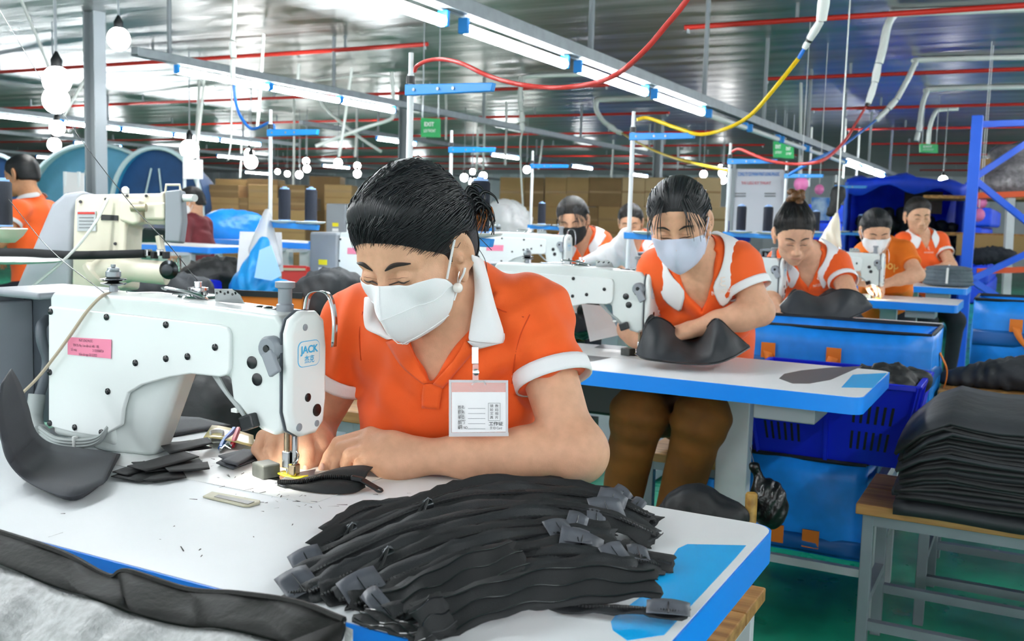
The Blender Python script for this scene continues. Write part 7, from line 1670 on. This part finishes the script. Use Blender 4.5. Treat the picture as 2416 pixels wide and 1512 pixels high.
pc = thing('paper_card', 'white card hanging behind the blue mesh bag', 'paper', at(615, 640, 4.85)); MB().prism([at(566, 546, 4.85), at(664, 548, 4.85), at(668, 640, 4.85), at(558, 648, 4.85)], RW[:, 2] * .004).build('sheet', PAPER, pc); MB().tube([at(615, 548, 4.85), at(636, 480, 4.66)], .003, 5).build('hanging_wire', STEEL, pc)
ob = thing('orange_bin', 'orange edged bin filled with black pieces behind the machine', 'bin', at(600, 730, 3.4))
MB().prism([at(502, 690, 3.4), at(714, 700, 3.4), at(712, 735, 3.4), at(505, 728, 3.4)], RW[:, 2] * .02).build('front_panel', STRAP, ob, bevel=.003); MB().bar(at(502, 688, 3.4), at(714, 698, 3.4), .012, .02).build('rim', TOTEBK, ob)
MB().prism([at(505, 728, 3.41), at(712, 735, 3.41), at(712, 1100, 3.41), at(505, 1100, 3.41)], RW[:, 2] * .3).build('lower_box', STRAP, ob)
for i, (P, r, lb) in enumerate([([(340, 690, 3.3), (390, 680, 3.3), (430, 682, 3.3), (470, 690, 3.3)], .05, 'grey cloth lump behind the bobbin winder'), ([(735, 690, 3.6), (780, 672, 3.6), (815, 680, 3.6), (740, 730, 3.6), (790, 730, 3.6)], .07, 'black padded bag left of the foreground woman'), ([(460, 950, 2.6), (500, 930, 2.6), (540, 950, 2.6), (580, 960, 2.6), (480, 1000, 2.6), (540, 1010, 2.6)], .09, 'black cloth heap seen through the machine throat'), ([(800, 900, 2.7), (840, 905, 2.7), (860, 890, 2.7)], .07, 'black cloth heap on the bench behind the arm')]):
    heap('cloth_heap', lb, 'cloth heap', [at(*p) for p in P], r, [mat('grey_cloth', '#3c4046', .7, var=.3, vscale=12), CLOTHG, CLOTHK, CLOTHK][i], h=.014, wr=.006)
p = at(800, 945, 2.55); bench(p[0] - .35, p[0] + .15, p[1] - .1, p[1] + .4, p[2], 'wooden bench with grey steel legs behind the machine', nplank=3)
bb = thing('blue_bin', 'royal blue bin with black pieces beyond the cream machine', 'bin', at(400, 690, 5.0)); MB().prism([at(310, 660, 4.2), at(480, 655, 4.6), at(480, 1080, 4.6), at(310, 1136, 4.2)], RW[:, 2] * .3).build('bin_wall', CRATEB, bb, bevel=.01)
heap('cloth_heap', 'dark cut pieces piled in the royal blue bin', 'cloth heap', [at(470, 655, 4.9), at(510, 645, 5.0), at(545, 650, 5.0)], .1, CLOTHK, h=.02, wr=.01)
rc = thing('red_drawer_box', 'red drawer cabinet behind the grey motor', 'cabinet', at(690, 665, 6.0)); MB().prism([at(664, 625, 6), at(724, 627, 6), at(724, 950, 6), at(664, 950, 6)], RW[:, 2] * .3).build('case', mat('cabinet_red', '#c02018', .45), rc, bevel=.006)
MB().prism([at(668, 632, 5.99), at(720, 633, 5.99), at(720, 638, 5.99), at(668, 638, 5.99)], RW[:, 2] * .01).build('rail', CREAMD, rc)
box_at(1165, 1235, 578, 850, 8.0, 'plain carton under the plastic-wrapped bundle'); heap('plastic_wrap', 'bundle in clear plastic behind the tall black cone', 'plastic bundle', [at(1190, 500, 8), at(1210, 520, 8), at(1180, 535, 8), at(1215, 550, 8)], .14, CLEARB, h=.025, wr=.02, k=.1)
wh = thing('film_sleeve', 'white plastic bag spread beside the black-masked woman', 'plastic bag', at(1430, 600, 4.6)); S = SDF(at(1430, 600, 4.6) - .25, at(1430, 600, 4.6) + .25, .012); S.cap(at(1478, 545, 4.55), at(1440, 610, 4.6), .02, .05, .03); S.cap(at(1440, 600, 4.6), at(1370, 620, 4.7), .05, .02, .03); S.cap(at(1478, 560, 4.55), at(1490, 620, 4.6), .03, .04, .03)
me = S.mesh('film', 1); wrinkle(me, [(at(1440, 600, 4.5), nrm(V(1, 0, .5)), .05, .008, .1)]); me.materials.append(mat('white_film', '#e6e8ea', .3, alpha=.85)); link('film', me, wh)
pg = thing('paper_card', 'white paper piece leaning in the throat of the second machine', 'paper', at(1410, 760, 3.1)); MB().prism([at(1372, 716, 3.15), at(1430, 722, 3.15), at(1464, 790, 3.1), at(1392, 806, 3.1)], RW[:, 2] * .003).build('sheet', PAPER, pg)
heap('cloth_heap', 'black plastic heap behind the white paper', 'cloth heap', [at(1368, 770, 3.3), at(1360, 740, 3.3), at(1385, 745, 3.3)], .05, BAGK, h=.012, wr=.006)
MB().tube([at(424, 467, 2.9), at(460, 467, 2.86)], .011, 10).build('lamp_head', WHITEP, cm, True)
for i, (x0, y0, x1, y1, d, lb) in enumerate([(150, 405, 198, 455, 8, 'white card on the tent side, left of the steel column'), (432, 374, 478, 422, 9, 'white placard on two red-footed posts')]):
    t = thing('paper_card', lb, 'paper', at(x0, y1, d)); MB().prism([at(x0, y0, d), at(x1, y0 + 3, d), at(x1, y1, d), at(x0, y1, d)], RW[:, 2] * .01).build('sheet', PAPER, t)
    for x in (x0 + 3, x1 - 12): MB().tube([at(x, y0 - 20 * i, d), at(x, y0 - 20 * i, d) * V(1, 1, 0)], .015, 6).build('post', POLEW, t)
wb2 = thing('film_sleeve', 'pale plastic bag hanging behind the woman with the bun', 'plastic bag', at(1960, 560, 6.4)); S = SDF(at(1960, 555, 6.4) - .25, at(1960, 555, 6.4) + .25, .014); S.cap(at(1975, 505, 6.4), at(1958, 575, 6.4), .015, .075, .03); me = S.mesh('film', 1)
wrinkle(me, [(at(1960, 560, 6.3), nrm(V(1, 0, .4)), .05, .008, .1)]); me.materials.append(mat('cream_film', '#ece6d2', .35)); link('film', me, wb2); MB().tube([at(1975, 506, 6.4), at(1975, 506, 6.4) * V(1, 1, 0) + V(0, 0, CEIL)], .004, 5).build('hanging_string', PVC, wb2)
# thin sewing threads running to the first machine
for i, P in enumerate([[(0, 25, 2.2), (150, 270, 1.9), (300, 470, 1.75), (400, 580, 1.66), (495, 700, 1.6)], [(20, 470, 1.9), (120, 590, 1.75), (245, 690, 1.62)]]):
    cable('sewing_thread', ['long dark thread running down to the bobbin winder', 'short dark thread running to the left thread post'][i], 'thread', P, .0007, BLKCAP)
